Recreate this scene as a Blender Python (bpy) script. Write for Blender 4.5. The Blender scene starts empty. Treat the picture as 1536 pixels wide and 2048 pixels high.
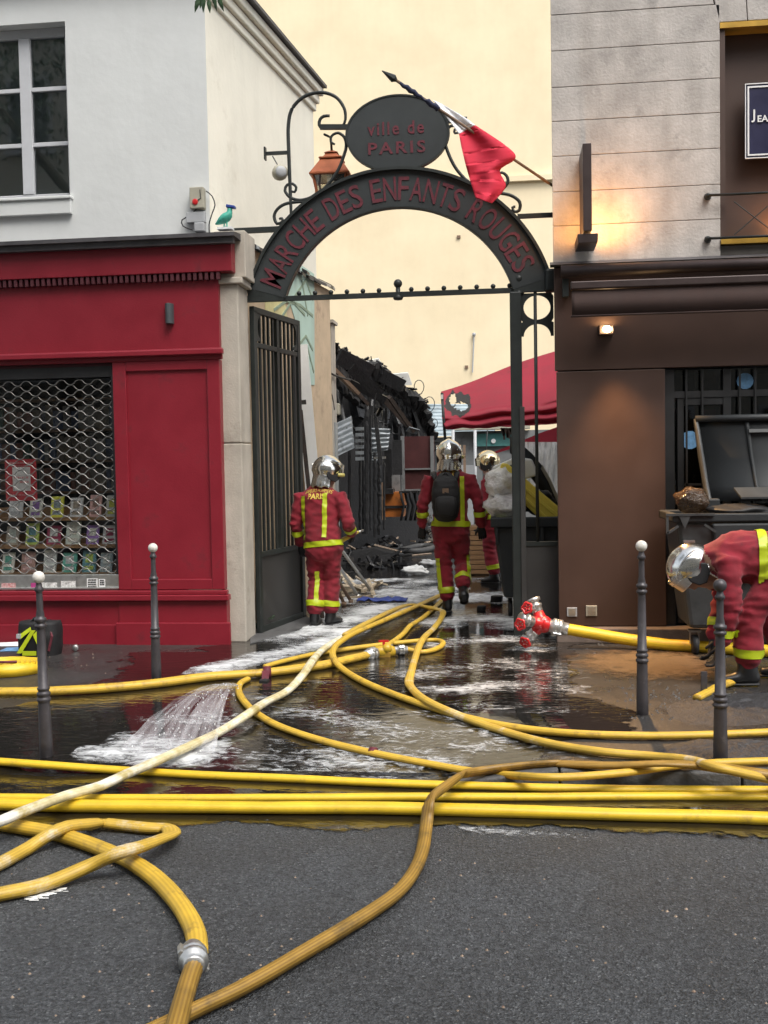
import bpy, bmesh, math, random
from mathutils import Vector, Matrix, noise
from mathutils.bvhtree import BVHTree
V = Vector
random.seed(7)
sc = bpy.context.scene
COL = sc.collection
# ------------------------------------------------------------------ camera
CAMZ = 1.68
FOC = 2100.0            # focal length in photo pixels (photo 1536 x 2048)
YAW, PITCH, ROLL = math.radians(6.6), math.atan(96/2100), -0.018
CAMR = Matrix.Rotation(YAW, 3, 'Z') @ Matrix.Rotation(math.pi/2-PITCH, 3, 'X') @ Matrix.Rotation(ROLL, 3, 'Z')
CAMP = V((0, 0, CAMZ))
cd = bpy.data.cameras.new('camera'); cam = bpy.data.objects.new('camera', cd); COL.objects.link(cam)
cam.matrix_world = Matrix.Translation(CAMP) @ CAMR.to_4x4()
cd.sensor_fit = 'VERTICAL'; cd.sensor_height = 36; cd.lens = 36*FOC/2048; cd.clip_end = 500; cd.clip_start = 0.05
sc.camera = cam
# ------------------------------------------------------------------ sky, sun, exposure
SUN_EL, SUN_AZ = math.radians(58), math.radians(142)     # azimuth clockwise from +Y: a veiled sun high behind the camera, to the right
w = bpy.data.worlds.new('World'); sc.world = w; w.use_nodes = True
nt = w.node_tree; bg = nt.nodes['Background']
sky = nt.nodes.new('ShaderNodeTexSky'); sky.sky_type = 'NISHITA'; sky.sun_disc = False
sky.sun_elevation = SUN_EL; sky.sun_rotation = SUN_AZ; sky.dust_density = 4; sky.air_density = 1.2
hs = nt.nodes.new('ShaderNodeHueSaturation'); hs.inputs['Saturation'].default_value = 0.35
nt.links.new(sky.outputs[0], hs.inputs['Color']); nt.links.new(hs.outputs[0], bg.inputs[0]); bg.inputs[1].default_value = 0.15
sd = bpy.data.lights.new('sun', 'SUN'); sd.energy = 1.5; sd.angle = math.radians(35); sd.color = (1, .97, .92)
so = bpy.data.objects.new('sun', sd); COL.objects.link(so)
sdir = V((math.sin(SUN_AZ)*math.cos(SUN_EL), math.cos(SUN_AZ)*math.cos(SUN_EL), math.sin(SUN_EL)))
so.rotation_euler = sdir.to_track_quat('Z', 'Y').to_euler(); so.location = sdir*40
vs = sc.view_settings; vs.view_transform = 'Standard'; vs.look = 'None'; vs.gamma = 1; vs.exposure = 0.80; vs.use_curve_mapping = False
sc.cycles.max_bounces = 8; sc.cycles.transparent_max_bounces = 16

# ------------------------------------------------------------------ measuring helpers: a sight line meets a plane of the place
def ray(px, py): return CAMR @ V(((px-768)/FOC, -(py-1024)/FOC, -1))
def GZ(px, py, z=0.0):
    d = ray(px, py); return CAMP + d*((z-CAMZ)/d.z)
def FY(px, py, Y):
    d = ray(px, py); return CAMP + d*(Y/d.y)
def FX(px, py, X):
    d = ray(px, py); return CAMP + d*(X/d.x)
KERB = 5.86
ROADZ = -0.10
def sstep(a, b, x):
    t = max(0, min(1, (x-a)/(b-a))); return t*t*(3-2*t)
def gz(x, y):
    """height of the ground"""
    if y < KERB-0.02 and not (x > .28 and y > KERB-.15): return ROADZ + 0.006*max(0, KERB-y)
    k = sstep(-0.1, 0.5, x)
    ramp = ROADZ+0.015 + (0-ROADZ-0.015)*sstep(KERB-0.3, 7.2, y)
    return ramp*(1-k) + 0.0*k
def GR(px, py, h=0.0):
    z = 0
    for _ in range(4):
        p = GZ(px, py, z+h); z = gz(p.x, p.y)
    return GZ(px, py, z+h)

# ------------------------------------------------------------------ materials
def nodes(m):
    m.use_nodes = True; t = m.node_tree; return t, t.nodes, t.links
def M(name, col, rough=.6, metal=0, var=.18, scale=6, bump=0, bscale=60, col2=None, spec=.5, streak=0, coat=0, stretch=(1,1,1), dirt=None, dirt_amt=0, dscale=2.5, sheen=0, rvar=.12):
    m = bpy.data.materials.new(name); t, N, L = nodes(m); b = N['Principled BSDF']
    geo = N.new('ShaderNodeNewGeometry'); mp = N.new('ShaderNodeMapping'); L.new(geo.outputs['Position'], mp.inputs[0]); mp.inputs['Scale'].default_value = stretch
    n1 = N.new('ShaderNodeTexNoise'); n1.inputs['Scale'].default_value = scale; n1.inputs['Detail'].default_value = 7; n1.inputs['Roughness'].default_value = .62
    L.new(mp.outputs[0], n1.inputs['Vector'])
    cr = N.new('ShaderNodeValToRGB'); e = cr.color_ramp.elements
    a = tuple(c*(1-var) for c in col); z = tuple(min(1, c*(1+var)) for c in (col2 or col))
    e[0].color = (*a, 1); e[1].color = (*z, 1); e[0].position = .3; e[1].position = .7
    L.new(n1.outputs[0], cr.inputs[0]); out = cr.outputs[0]
    if streak:
        m2 = N.new('ShaderNodeMapping'); L.new(geo.outputs['Position'], m2.inputs[0]); m2.inputs['Scale'].default_value = (3.5, 3.5, .45)
        n2 = N.new('ShaderNodeTexNoise'); n2.inputs['Scale'].default_value = 1.6; n2.inputs['Detail'].default_value = 6; L.new(m2.outputs[0], n2.inputs[0])
        r2 = N.new('ShaderNodeMapRange'); r2.inputs[1].default_value = .45; r2.inputs[2].default_value = .8; r2.inputs[4].default_value = streak; L.new(n2.outputs[0], r2.inputs[0])
        mx = N.new('ShaderNodeMixRGB'); mx.blend_type = 'MULTIPLY'; mx.inputs[2].default_value = (.45, .42, .38, 1)
        L.new(r2.outputs[0], mx.inputs[0]); L.new(out, mx.inputs[1]); out = mx.outputs[0]
    if dirt:
        n3 = N.new('ShaderNodeTexNoise'); n3.inputs['Scale'].default_value = dscale; n3.inputs['Detail'].default_value = 9; n3.inputs['Roughness'].default_value = .7; L.new(mp.outputs[0], n3.inputs[0])
        r3 = N.new('ShaderNodeMapRange'); r3.inputs[1].default_value = .62-dirt_amt*.3; r3.inputs[2].default_value = .78-dirt_amt*.25; L.new(n3.outputs[0], r3.inputs[0])
        mx = N.new('ShaderNodeMixRGB'); mx.inputs[2].default_value = (*dirt, 1); L.new(r3.outputs[0], mx.inputs[0]); L.new(out, mx.inputs[1]); out = mx.outputs[0]
    L.new(out, b.inputs['Base Color'])
    rr = N.new('ShaderNodeMapRange'); rr.inputs[3].default_value = max(.02, rough-rvar); rr.inputs[4].default_value = min(1, rough+rvar); L.new(n1.outputs[0], rr.inputs[0]); L.new(rr.outputs[0], b.inputs['Roughness'])
    b.inputs['Metallic'].default_value = metal; b.inputs['Specular IOR Level'].default_value = spec; b.inputs['Coat Weight'].default_value = coat
    b.inputs['Sheen Weight'].default_value = sheen
    if bump:
        nb = N.new('ShaderNodeTexNoise'); nb.inputs['Scale'].default_value = bscale; nb.inputs['Detail'].default_value = 5; L.new(mp.outputs[0], nb.inputs[0])
        bp = N.new('ShaderNodeBump'); bp.inputs['Strength'].default_value = min(1, bump); bp.inputs['Distance'].default_value = .01*max(1, bump); L.new(nb.outputs[0], bp.inputs['Height']); L.new(bp.outputs[0], b.inputs['Normal'])
    return m
def emit(name, col, s):
    m = bpy.data.materials.new(name); t, N, L = nodes(m); b = N['Principled BSDF']; b.inputs['Base Color'].default_value = (*col, 1)
    b.inputs['Emission Color'].default_value = (*col, 1); b.inputs['Emission Strength'].default_value = s; return m
def glass(name, tint=(.9, .95, .95), refl=.8, base=.0):
    m = bpy.data.materials.new(name); t, N, L = nodes(m); N.remove(N['Principled BSDF']); o = N['Material Output']
    tr = N.new('ShaderNodeBsdfTransparent'); tr.inputs[0].default_value = (*tint, 1); gl = N.new('ShaderNodeBsdfGlossy'); gl.inputs['Roughness'].default_value = .03
    fr = N.new('ShaderNodeFresnel'); fr.inputs[0].default_value = 1.5; ad = N.new('ShaderNodeMath'); ad.operation = 'MULTIPLY_ADD'; ad.inputs[1].default_value = refl; ad.inputs[2].default_value = base; ad.use_clamp = True
    L.new(fr.outputs[0], ad.inputs[0]); mx = N.new('ShaderNodeMixShader'); L.new(ad.outputs[0], mx.inputs[0]); L.new(tr.outputs[0], mx.inputs[1]); L.new(gl.outputs[0], mx.inputs[2]); L.new(mx.outputs[0], o.inputs[0])
    return m
def plastic(name, tint, alpha=.45, rough=.12):
    m = bpy.data.materials.new(name); t, N, L = nodes(m); b = N['Principled BSDF']; b.inputs['Base Color'].default_value = (*tint, 1); b.inputs['Roughness'].default_value = rough
    n = N.new('ShaderNodeTexNoise'); n.inputs['Scale'].default_value = 9; n.inputs['Detail'].default_value = 4; r = N.new('ShaderNodeMapRange'); r.inputs[3].default_value = alpha-.25; r.inputs[4].default_value = min(1, alpha+.35)
    L.new(n.outputs[0], r.inputs[0]); L.new(r.outputs[0], b.inputs['Alpha'])
    nb = N.new('ShaderNodeTexNoise'); nb.inputs['Scale'].default_value = 14; bp = N.new('ShaderNodeBump'); bp.inputs['Strength'].default_value = .8; bp.inputs['Distance'].default_value = .03; L.new(nb.outputs[0], bp.inputs['Height']); L.new(bp.outputs[0], b.inputs['Normal'])
    return m
K = {}
K['white_plaster'] = M('white_plaster', (.61, .625, .615), .85, var=.05, scale=1.2, bump=.3, bscale=9, streak=.06, dirt=(.62, .63, .62), dirt_amt=.12, dscale=1.5)
K['cream_plaster'] = M('cream_plaster', (.80, .77, .66), .85, var=.06, scale=1.5, bump=.25, bscale=14, streak=.10, dirt=(.62, .58, .47), dirt_amt=.10, dscale=1.2)
K['far_wall'] = M('far_wall', (.79, .66, .44), .9, var=.035, scale=.8, col2=(.82, .70, .48), bump=.15, bscale=5, streak=.05, dirt=(.76, .63, .41), dirt_amt=.10, dscale=.5)
K['stone'] = M('stone', (.46, .43, .40), .85, var=.2, scale=3, bump=.5, bscale=40, streak=.45, dirt=(.30, .28, .26), dirt_amt=.26, dscale=3.5)
K['stone_dark'] = M('stone_dark', (.10, .09, .08), .9)
K['pier'] = M('pier', (.44, .40, .34), .85, var=.14, scale=4, bump=.3, streak=.45, dirt=(.22, .19, .15), dirt_amt=.15)
K['red_paint'] = M('red_paint', (.215, .011, .022), .42, var=.10, scale=3, bump=.12, bscale=60, dirt=(.12, .016, .022), dirt_amt=.14, dscale=3)
K['red_dark'] = M('red_dark', (.07, .012, .018), .6)
K['zinc'] = M('zinc', (.10, .095, .10), .5, metal=.5, var=.25)
K['brown_paint'] = M('brown_paint', (.058, .030, .021), .5, var=.10, scale=3, bump=.05, dirt=(.07, .035, .025), dirt_amt=.08)
K['brown_cloth'] = M('brown_cloth', (.045, .026, .022), .9, var=.15, scale=8, bump=.1)
K['brown_metal'] = M('brown_metal', (.05, .034, .032), .45, metal=.3)
K['black_iron'] = M('black_iron', (.018, .022, .021), .5, var=.25, scale=10, spec=.4)
K['sign_black'] = M('sign_black', (.034, .039, .040), .55, var=.2, scale=4, spec=.3)
K['sign_red'] = M('sign_red', (.105, .012, .022), .65, var=.35, scale=25, dirt=(.05, .03, .033), dirt_amt=.25, dscale=14)
K['dark_door'] = M('dark_door', (.020, .020, .021), .45, var=.2)
K['gate_panel'] = M('gate_panel', (.030, .029, .028), .6, var=.25, scale=5, dirt=(.06, .055, .05), dirt_amt=.05)
K['steel'] = M('steel', (.42, .42, .41), .38, metal=.9, var=.2, scale=20)
K['grille'] = M('grille', (.27, .265, .25), .45, metal=.75, var=.2, scale=15)
K['alu'] = M('alu', (.55, .55, .53), .35, metal=.85, var=.15, scale=15, dirt=(.15, .14, .13), dirt_amt=.1, dscale=20)
K['window_frame'] = M('window_frame', (.50, .51, .53), .5, var=.06)
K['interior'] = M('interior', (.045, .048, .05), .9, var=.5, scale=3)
K['glass'] = glass('window_glass', (.97, .98, .98), .6, .0)
K['glass_window'] = glass('glass_window', (.7, .75, .78), 1.0, .07)
K['glass_dark'] = glass('glass_dark', (.35, .4, .42), .9, .02)
K['wood'] = M('wood', (.30, .17, .08), .6, var=.25, scale=6, stretch=(1, 8, 8))
K['wood_old'] = M('wood_old', (.20, .13, .085), .8, var=.3, scale=5, stretch=(2, 2, 9), dirt=(.03, .028, .025), dirt_amt=.3)
K['char'] = M('char', (.011, .011, .012), .75, var=.6, scale=14, bump=.8, bscale=30, dirt=(.045, .042, .04), dirt_amt=.02, dscale=6)
K['char_gloss'] = M('char_gloss', (.012, .012, .013), .4, var=.5, scale=14, bump=.8, bscale=25, dirt=(.09, .085, .08), dirt_amt=.08, dscale=8)
K['char_wood'] = M('char_wood', (.05, .033, .025), .8, var=.5, scale=7, bump=.5, dirt=(.012, .012, .012), dirt_amt=.5, dscale=4)
K['sheet'] = M('sheet', (.33, .36, .38), .5, metal=.35, var=.2, scale=4, dirt=(.05, .045, .04), dirt_amt=.3, dscale=3)
K['sheet_roof'] = M('sheet_roof', (.30, .36, .39), .5, metal=.2, var=.15, scale=3, dirt=(.14, .14, .13), dirt_amt=.15)
K['orange'] = M('orange', (.42, .13, .022), .5, var=.25, scale=6, dirt=(.03, .02, .015), dirt_amt=.25, dscale=5)
K['maroon'] = M('maroon', (.055, .014, .014), .5, var=.25, scale=5)
K['grey_paint'] = M('grey_paint', (.16, .165, .165), .7, var=.2, scale=3, dirt=(.06, .06, .06), dirt_amt=.2)
K['canvas_red'] = M('canvas_red', (.25, .010, .026), .8, var=.15, scale=3, bump=.1, bscale=120, dirt=(.13, .014, .02), dirt_amt=.08, dscale=1.5)
K['teal'] = M('teal', (.06, .19, .18), .7, var=.2)
K['mural'] = M('mural', (.45, .60, .52), .8, var=.1, scale=3, streak=.25, dirt=(.5, .48, .38), dirt_amt=.1)
K['mural_line'] = M('mural_line', (.26, .33, .24), .8)
K['mural_yellow'] = M('mural_yellow', (.62, .56, .28), .8)
K['peach'] = M('peach', (.56, .43, .29), .85, var=.12, scale=4, dirt=(.34, .24, .17), dirt_amt=.2)
K['rubble'] = M('rubble', (.30, .23, .17), .95, var=.5, scale=22, bump=1, bscale=40, dirt=(.17, .06, .04), dirt_amt=.25, dscale=9)
K['bin'] = M('bin', (.017, .020, .022), .6, var=.15, scale=6, bump=.06, bscale=150, dirt=(.06, .058, .052), dirt_amt=.06)
K['bin_scuff'] = M('bin_scuff', (.040, .043, .044), .5, var=.3, scale=9, dirt=(.03, .03, .03), dirt_amt=.2)
K['rubber'] = M('rubber', (.014, .014, .015), .6)
K['bag_clear'] = plastic('bag_clear', (.92, .92, .91), .68, .08)
K['bag_brown'] = plastic('bag_brown', (.055, .032, .016), .9, .12)
K['foam_box'] = M('foam_box', (.72, .73, .72), .6, var=.05)
K['yellow_plastic'] = M('yellow_plastic', (.78, .62, .09), .4, var=.1, scale=4, dirt=(.3, .24, .06), dirt_amt=.08)
K['litter'] = M('litter', (.12, .075, .05), .8, var=.6, scale=10, col2=(.5, .42, .3))
K['suit'] = M('suit', (.205, .009, .020), .9, var=.25, scale=9, bump=.25, bscale=220, sheen=.08, dirt=(.075, .010, .014), dirt_amt=.2, dscale=6)
K['hivis'] = M('hivis', (.42, .50, .012), .45, var=.10, scale=20, bump=.15, bscale=200)
K['yellow_text'] = M('yellow_text', (.66, .50, .08), .6, var=.05)
K['boot'] = M('boot', (.010, .010, .011), .38, var=.3)
K['glove'] = M('glove', (.012, .012, .014), .7, var=.3)
K['pack'] = M('pack', (.008, .008, .009), .7, var=.3, scale=20, bump=.2)
K['helmet'] = M('helmet', (.74, .74, .71), .16, metal=1, var=.18, scale=14, bump=.12, bscale=9, rvar=.06, dirt=(.35, .34, .32), dirt_amt=.04, dscale=8)
K['helmet_gold'] = M('helmet_gold', (.88, .76, .50), .10, metal=1, var=.12, scale=14, rvar=.05)
K['alu_cloth'] = M('alu_cloth', (.72, .73, .73), .22, metal=1, var=.15, scale=16, bump=1, bscale=14)
K['skin'] = M('skin', (.42, .24, .17), .55, var=.08, scale=12)
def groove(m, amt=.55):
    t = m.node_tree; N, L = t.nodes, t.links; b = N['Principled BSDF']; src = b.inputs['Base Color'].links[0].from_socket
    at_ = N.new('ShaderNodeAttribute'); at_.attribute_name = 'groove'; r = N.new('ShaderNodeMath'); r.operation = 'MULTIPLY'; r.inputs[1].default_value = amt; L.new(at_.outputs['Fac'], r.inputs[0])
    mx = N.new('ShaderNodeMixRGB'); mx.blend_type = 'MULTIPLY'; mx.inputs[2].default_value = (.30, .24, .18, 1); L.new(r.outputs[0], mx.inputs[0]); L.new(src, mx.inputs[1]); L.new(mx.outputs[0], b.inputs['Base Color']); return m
K['hose'] = M('hose', (.63, .41, .048), .5, var=.14, scale=9, dirt=(.24, .15, .04), dirt_amt=.24, dscale=8, col2=(.66, .42, .04))
K['hose_new'] = M('hose_new', (.72, .48, .022), .45, var=.12, scale=8, dirt=(.38, .25, .04), dirt_amt=.16, dscale=9)
K['hose_dirty'] = M('hose_dirty', (.36, .21, .035), .5, var=.22, scale=9, dirt=(.13, .085, .03), dirt_amt=.3, dscale=6)
K['hose_pale'] = M('hose_pale', (.50, .40, .14), .5, var=.2, scale=7, col2=(.72, .66, .45), dirt=(.78, .77, .72), dirt_amt=.5, dscale=3.5)
K['hose_foam'] = M('hose_foam', (.58, .38, .05), .5, var=.14, scale=9, dirt=(.74, .72, .64), dirt_amt=.22, dscale=4)
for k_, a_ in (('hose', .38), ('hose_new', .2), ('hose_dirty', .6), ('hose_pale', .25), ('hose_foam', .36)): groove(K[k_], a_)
K['hose_black'] = M('hose_black', (.05, .05, .05), .55, var=.3)
K['valve_red'] = M('valve_red', (.55, .016, .018), .32, var=.12, scale=12, coat=.3)
K['bollard'] = M('bollard', (.055, .050, .054), .42, var=.25, scale=14, metal=.2, dirt=(.13, .12, .12), dirt_amt=.08, dscale=12)
K['ball_white'] = M('ball_white', (.62, .60, .55), .5, var=.12, scale=18, dirt=(.2, .18, .15), dirt_amt=.18, dscale=16)
K['copper'] = M('copper', (.40, .12, .05), .4, metal=.4, var=.2, scale=12)
K['flag_white'] = M('flag_white', (.76, .77, .80), .85, var=.06)
K['flag_red'] = M('flag_red', (.52, .018, .045), .85, var=.08, scale=8)
K['flag_blue'] = M('flag_blue', (.02, .025, .06), .85)
K['navy'] = M('navy', (.010, .010, .045), .4)
K['white'] = M('white', (.75, .75, .74), .5, var=.04)
K['gold'] = M('gold', (.55, .33, .06), .4, metal=.5)
K['bird'] = M('bird', (.06, .36, .27), .35, var=.25, scale=25)
K['blue'] = M('blue', (.02, .05, .26), .5)
K['ivory_box'] = M('ivory_box', (.36, .34, .27), .6, var=.12)
K['grey_box'] = M('grey_box', (.36, .37, .38), .5, var=.1)
K['cable'] = M('cable', (.018, .018, .019), .6)
K['leaf'] = M('leaf', (.035, .075, .03), .5, var=.35, scale=20)
K['bark'] = M('bark', (.10, .085, .065), .9, var=.3, bump=.6)
K['kerb_stone'] = M('kerb_stone', (.085, .085, .085), .6, var=.3, scale=18, bump=.5, bscale=70, dirt=(.03, .03, .03), dirt_amt=.3, dscale=4)
K['step_stone'] = M('step_stone', (.16, .125, .105), .75, var=.25, scale=10, bump=.4)
K['opposite'] = M('opposite', (.46, .43, .37), .85, var=.1, scale=2)
K['slate'] = M('slate', (.06, .065, .07), .6)
K['mud'] = M('mud', (.028, .028, .030), .55, var=.5, scale=25, bump=1, bscale=60)

# ------------------------------------------------------------------ mesh building
class B:
    def __init__(s): s.v = []; s.f = []
    def add(s, vs, fs):
        o = len(s.v); s.v += [V(p) for p in vs]; s.f += [tuple(i+o for i in f) for f in fs]; return s
    def box(s, a, b):
        x0, y0, z0 = a; x1, y1, z1 = b
        return s.add([(x0,y0,z0),(x1,y0,z0),(x1,y1,z0),(x0,y1,z0),(x0,y0,z1),(x1,y0,z1),(x1,y1,z1),(x0,y1,z1)],
                     [(0,3,2,1),(4,5,6,7),(0,1,5,4),(1,2,6,5),(2,3,7,6),(3,0,4,7)])
    def slab(s, p0, p1, w, h, up=(0,0,1)):
        """rectangular bar from p0 to p1, w wide, h along up"""
        p0, p1 = V(p0), V(p1); t = (p1-p0).normalized(); u = V(up); sd_ = t.cross(u)
        if sd_.length < 1e-4: sd_ = t.cross(V((0,1,0)))
        sd_.normalize(); u = sd_.cross(t).normalized(); a = sd_*w/2; c = u*h/2
        return s.add([p0-a-c, p0+a-c, p0+a+c, p0-a+c, p1-a-c, p1+a-c, p1+a+c, p1-a+c], [(0,3,2,1),(4,5,6,7),(0,1,5,4),(1,2,6,5),(2,3,7,6),(3,0,4,7)])
    def tube(s, pts, r, n=8, rib=0, flat=None, cap=True):
        """tube along points; r number or list; flat: list of height factors"""
        pts = [V(p) for p in pts]; m = len(pts); rings = []; prev = None
        for i, p in enumerate(pts):
            t = (pts[min(i+1, m-1)]-pts[max(i-1, 0)])
            if t.length < 1e-9: t = V((0,0,1))
            t.normalize(); up = V((0,0,1))
            if prev is None:
                sdv = t.cross(up)
                if sdv.length < .05: sdv = t.cross(V((0,1,0)))
            else: sdv = prev - t*prev.dot(t)
            if abs(t.z) < .85:
                alt = t.cross(up).normalized()
                sdv = alt if (prev is None or alt.dot(prev) >= -.2) else sdv
            sdv.normalize(); prev = sdv; u = sdv.cross(t).normalized()
            rr = r[i] if isinstance(r, (list, tuple)) else r
            fl = flat[i] if flat else 1
            wd = rr*(1+(1-fl)*.5); ht = rr*fl
            ring = []
            for k in range(n):
                a = 2*math.pi*k/n; q = 1+(rib if k % 2 else -rib)
                ring.append(p+sdv*(math.cos(a)*wd*q)+u*(math.sin(a)*ht*q))
            rings.append(ring)
        o = len(s.v)
        for g in rings: s.v += g
        for i in range(m-1):
            for k in range(n):
                a = o+i*n+k; b = o+i*n+(k+1) % n; s.f.append((a, b, b+n, a+n))
        if cap: s.f.append(tuple(o+k for k in range(n))[::-1]); s.f.append(tuple(o+(m-1)*n+k for k in range(n)))
        return s
    def lathe(s, prof, c=(0,0,0), n=16, axis=(0,0,1)):
        """prof: (radius, height) pairs round an axis through c"""
        q = V((0,0,1)).rotation_difference(V(axis)); c = V(c); o = len(s.v)
        for r, h in prof:
            for k in range(n):
                a = 2*math.pi*k/n; s.v.append(c+q @ V((r*math.cos(a), r*math.sin(a), h)))
        for i in range(len(prof)-1):
            for k in range(n):
                a = o+i*n+k; b = o+i*n+(k+1) % n; s.f.append((a, b, b+n, a+n))
        s.f.append(tuple(o+k for k in range(n))[::-1]); s.f.append(tuple(o+(len(prof)-1)*n+k for k in range(n)))
        return s
    def ball(s, c, r, n=14, m=9, sc=(1,1,1)):
        prof = []; c = V(c); o = len(s.v)
        for i in range(m+1):
            th = math.pi*(i/m)*.996+.006
            for k in range(n):
                a = 2*math.pi*k/n; s.v.append(c+V((r*sc[0]*math.sin(th)*math.cos(a), r*sc[1]*math.sin(th)*math.sin(a), -r*sc[2]*math.cos(th))))
        for i in range(m):
            for k in range(n):
                a = o+i*n+k; b = o+i*n+(k+1) % n; s.f.append((a, b, b+n, a+n))
        s.f.append(tuple(o+k for k in range(n))[::-1]); s.f.append(tuple(o+m*n+k for k in range(n)))
        return s
    def prism(s, poly, d):
        """polygon (3D points) pushed along vector d"""
        d = V(d); n = len(poly); o = len(s.v); s.v += [V(p) for p in poly]+[V(p)+d for p in poly]
        s.f.append(tuple(o+i for i in range(n))[::-1]); s.f.append(tuple(o+n+i for i in range(n)))
        for i in range(n): j = (i+1) % n; s.f.append((o+i, o+j, o+n+j, o+n+i))
        return s
    def strip(s, a, b, d):
        """thick ribbon between two polylines a and b, pushed along d"""
        d = V(d); n = len(a); o = len(s.v); s.v += [V(p) for p in a]+[V(p) for p in b]+[V(p)+d for p in a]+[V(p)+d for p in b]
        for i in range(n-1):
            s.f += [(o+i, o+i+1, o+n+i+1, o+n+i), (o+2*n+i, o+3*n+i, o+3*n+i+1, o+2*n+i+1), (o+i, o+2*n+i, o+2*n+i+1, o+i+1), (o+n+i, o+n+i+1, o+3*n+i+1, o+3*n+i)]
        s.f += [(o, o+n, o+3*n, o+2*n), (o+n-1, o+3*n-1, o+4*n-1, o+2*n-1)]
        return s
    def o(s, name, mat, parent=None, smooth=False, bevel=0, kind=None, label=None, cat=None, group=None, fix=True, local=False):
        me = bpy.data.meshes.new(name); me.from_pydata([tuple(p) for p in s.v], [], s.f)
        if fix:
            bm = bmesh.new(); bm.from_mesh(me); bmesh.ops.recalc_face_normals(bm, faces=bm.faces); bm.to_mesh(me); bm.free()
        return link(me, name, mat, parent, smooth, bevel, kind, label, cat, group, local)
def link(me, name, mat, parent=None, smooth=False, bevel=0, kind=None, label=None, cat=None, group=None, local=False):
    ob = bpy.data.objects.new(name, me); COL.objects.link(ob)
    mats = mat if isinstance(mat, (list, tuple)) else [mat]
    for mm in mats:
        if mm is not None and len(me.materials) < len(mats): me.materials.append(K[mm] if isinstance(mm, str) else mm)
    if smooth: me.polygons.foreach_set('use_smooth', [True]*len(me.polygons))
    if bevel:
        md = ob.modifiers.new('bevel', 'BEVEL'); md.width = bevel; md.segments = 2; md.limit_method = 'ANGLE'; md.angle_limit = .7
    if parent:
        ob.parent = parent
        if not local: ob.matrix_parent_inverse = root_mat(parent).inverted()
    if kind: ob['kind'] = kind
    if label: ob['label'] = label
    if cat: ob['category'] = cat
    if group: ob['group'] = group
    return ob
def root_mat(o):
    m = o.matrix_basis.copy()
    if o.parent: m = root_mat(o.parent) @ o.matrix_parent_inverse @ m
    return m
def thing(name, label, cat, loc=(0,0,0), group=None, rot=None):
    o = bpy.data.objects.new(name, None); COL.objects.link(o); o.location = loc; o.empty_display_size = .1
    if rot: o.rotation_euler = rot
    o['label'] = label; o['category'] = cat
    if group: o['group'] = group
    return o
def dup(o, parent=None):
    c = o.copy(); COL.objects.link(c)
    if parent: c.parent = parent
    for ch in o.children: dup(ch, c)
    return c
def crom(pts, step=.05):
    """Catmull-Rom through points given as (vector, extra...) tuples"""
    out = []; n = len(pts)
    P = [list(p) for p in pts]
    for i in range(n-1):
        p0, p1, p2, p3 = P[max(i-1,0)], P[i], P[i+1], P[min(i+2,n-1)]
        L = math.sqrt(sum((a-b)**2 for a, b in zip(p1[:3], p2[:3]))); k = max(2, int(L/step))
        for j in range(k):
            t = j/k
            out.append([.5*((2*b)+(-a+c)*t+(2*a-5*b+4*c-d)*t*t+(-a+3*b-3*c+d)*t**3) for a, b, c, d in zip(p0, p1, p2, p3)])
    out.append(P[-1]); return out
def text_mesh(body, size=1.0, ext=.0, align='CENTER', spacing=1.0, bold=0.0, shear=0.0):
    """flat lettering as (verts, faces), x right, y up"""
    cu = bpy.data.curves.new('t', 'FONT'); cu.body = body; cu.size = size; cu.extrude = ext; cu.align_x = align; cu.align_y = 'CENTER'; cu.space_character = spacing; cu.offset = bold; cu.shear = shear; cu.resolution_u = 3
    ob = bpy.data.objects.new('t', cu); COL.objects.link(ob); bpy.context.view_layer.update()
    me = bpy.data.meshes.new_from_object(ob.evaluated_get(bpy.context.evaluated_depsgraph_get()))
    vs = [v.co.copy() for v in me.vertices]; fs = [tuple(p.vertices) for p in me.polygons]
    bpy.data.objects.remove(ob); bpy.data.curves.remove(cu); bpy.data.meshes.remove(me)
    return vs, fs
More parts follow.
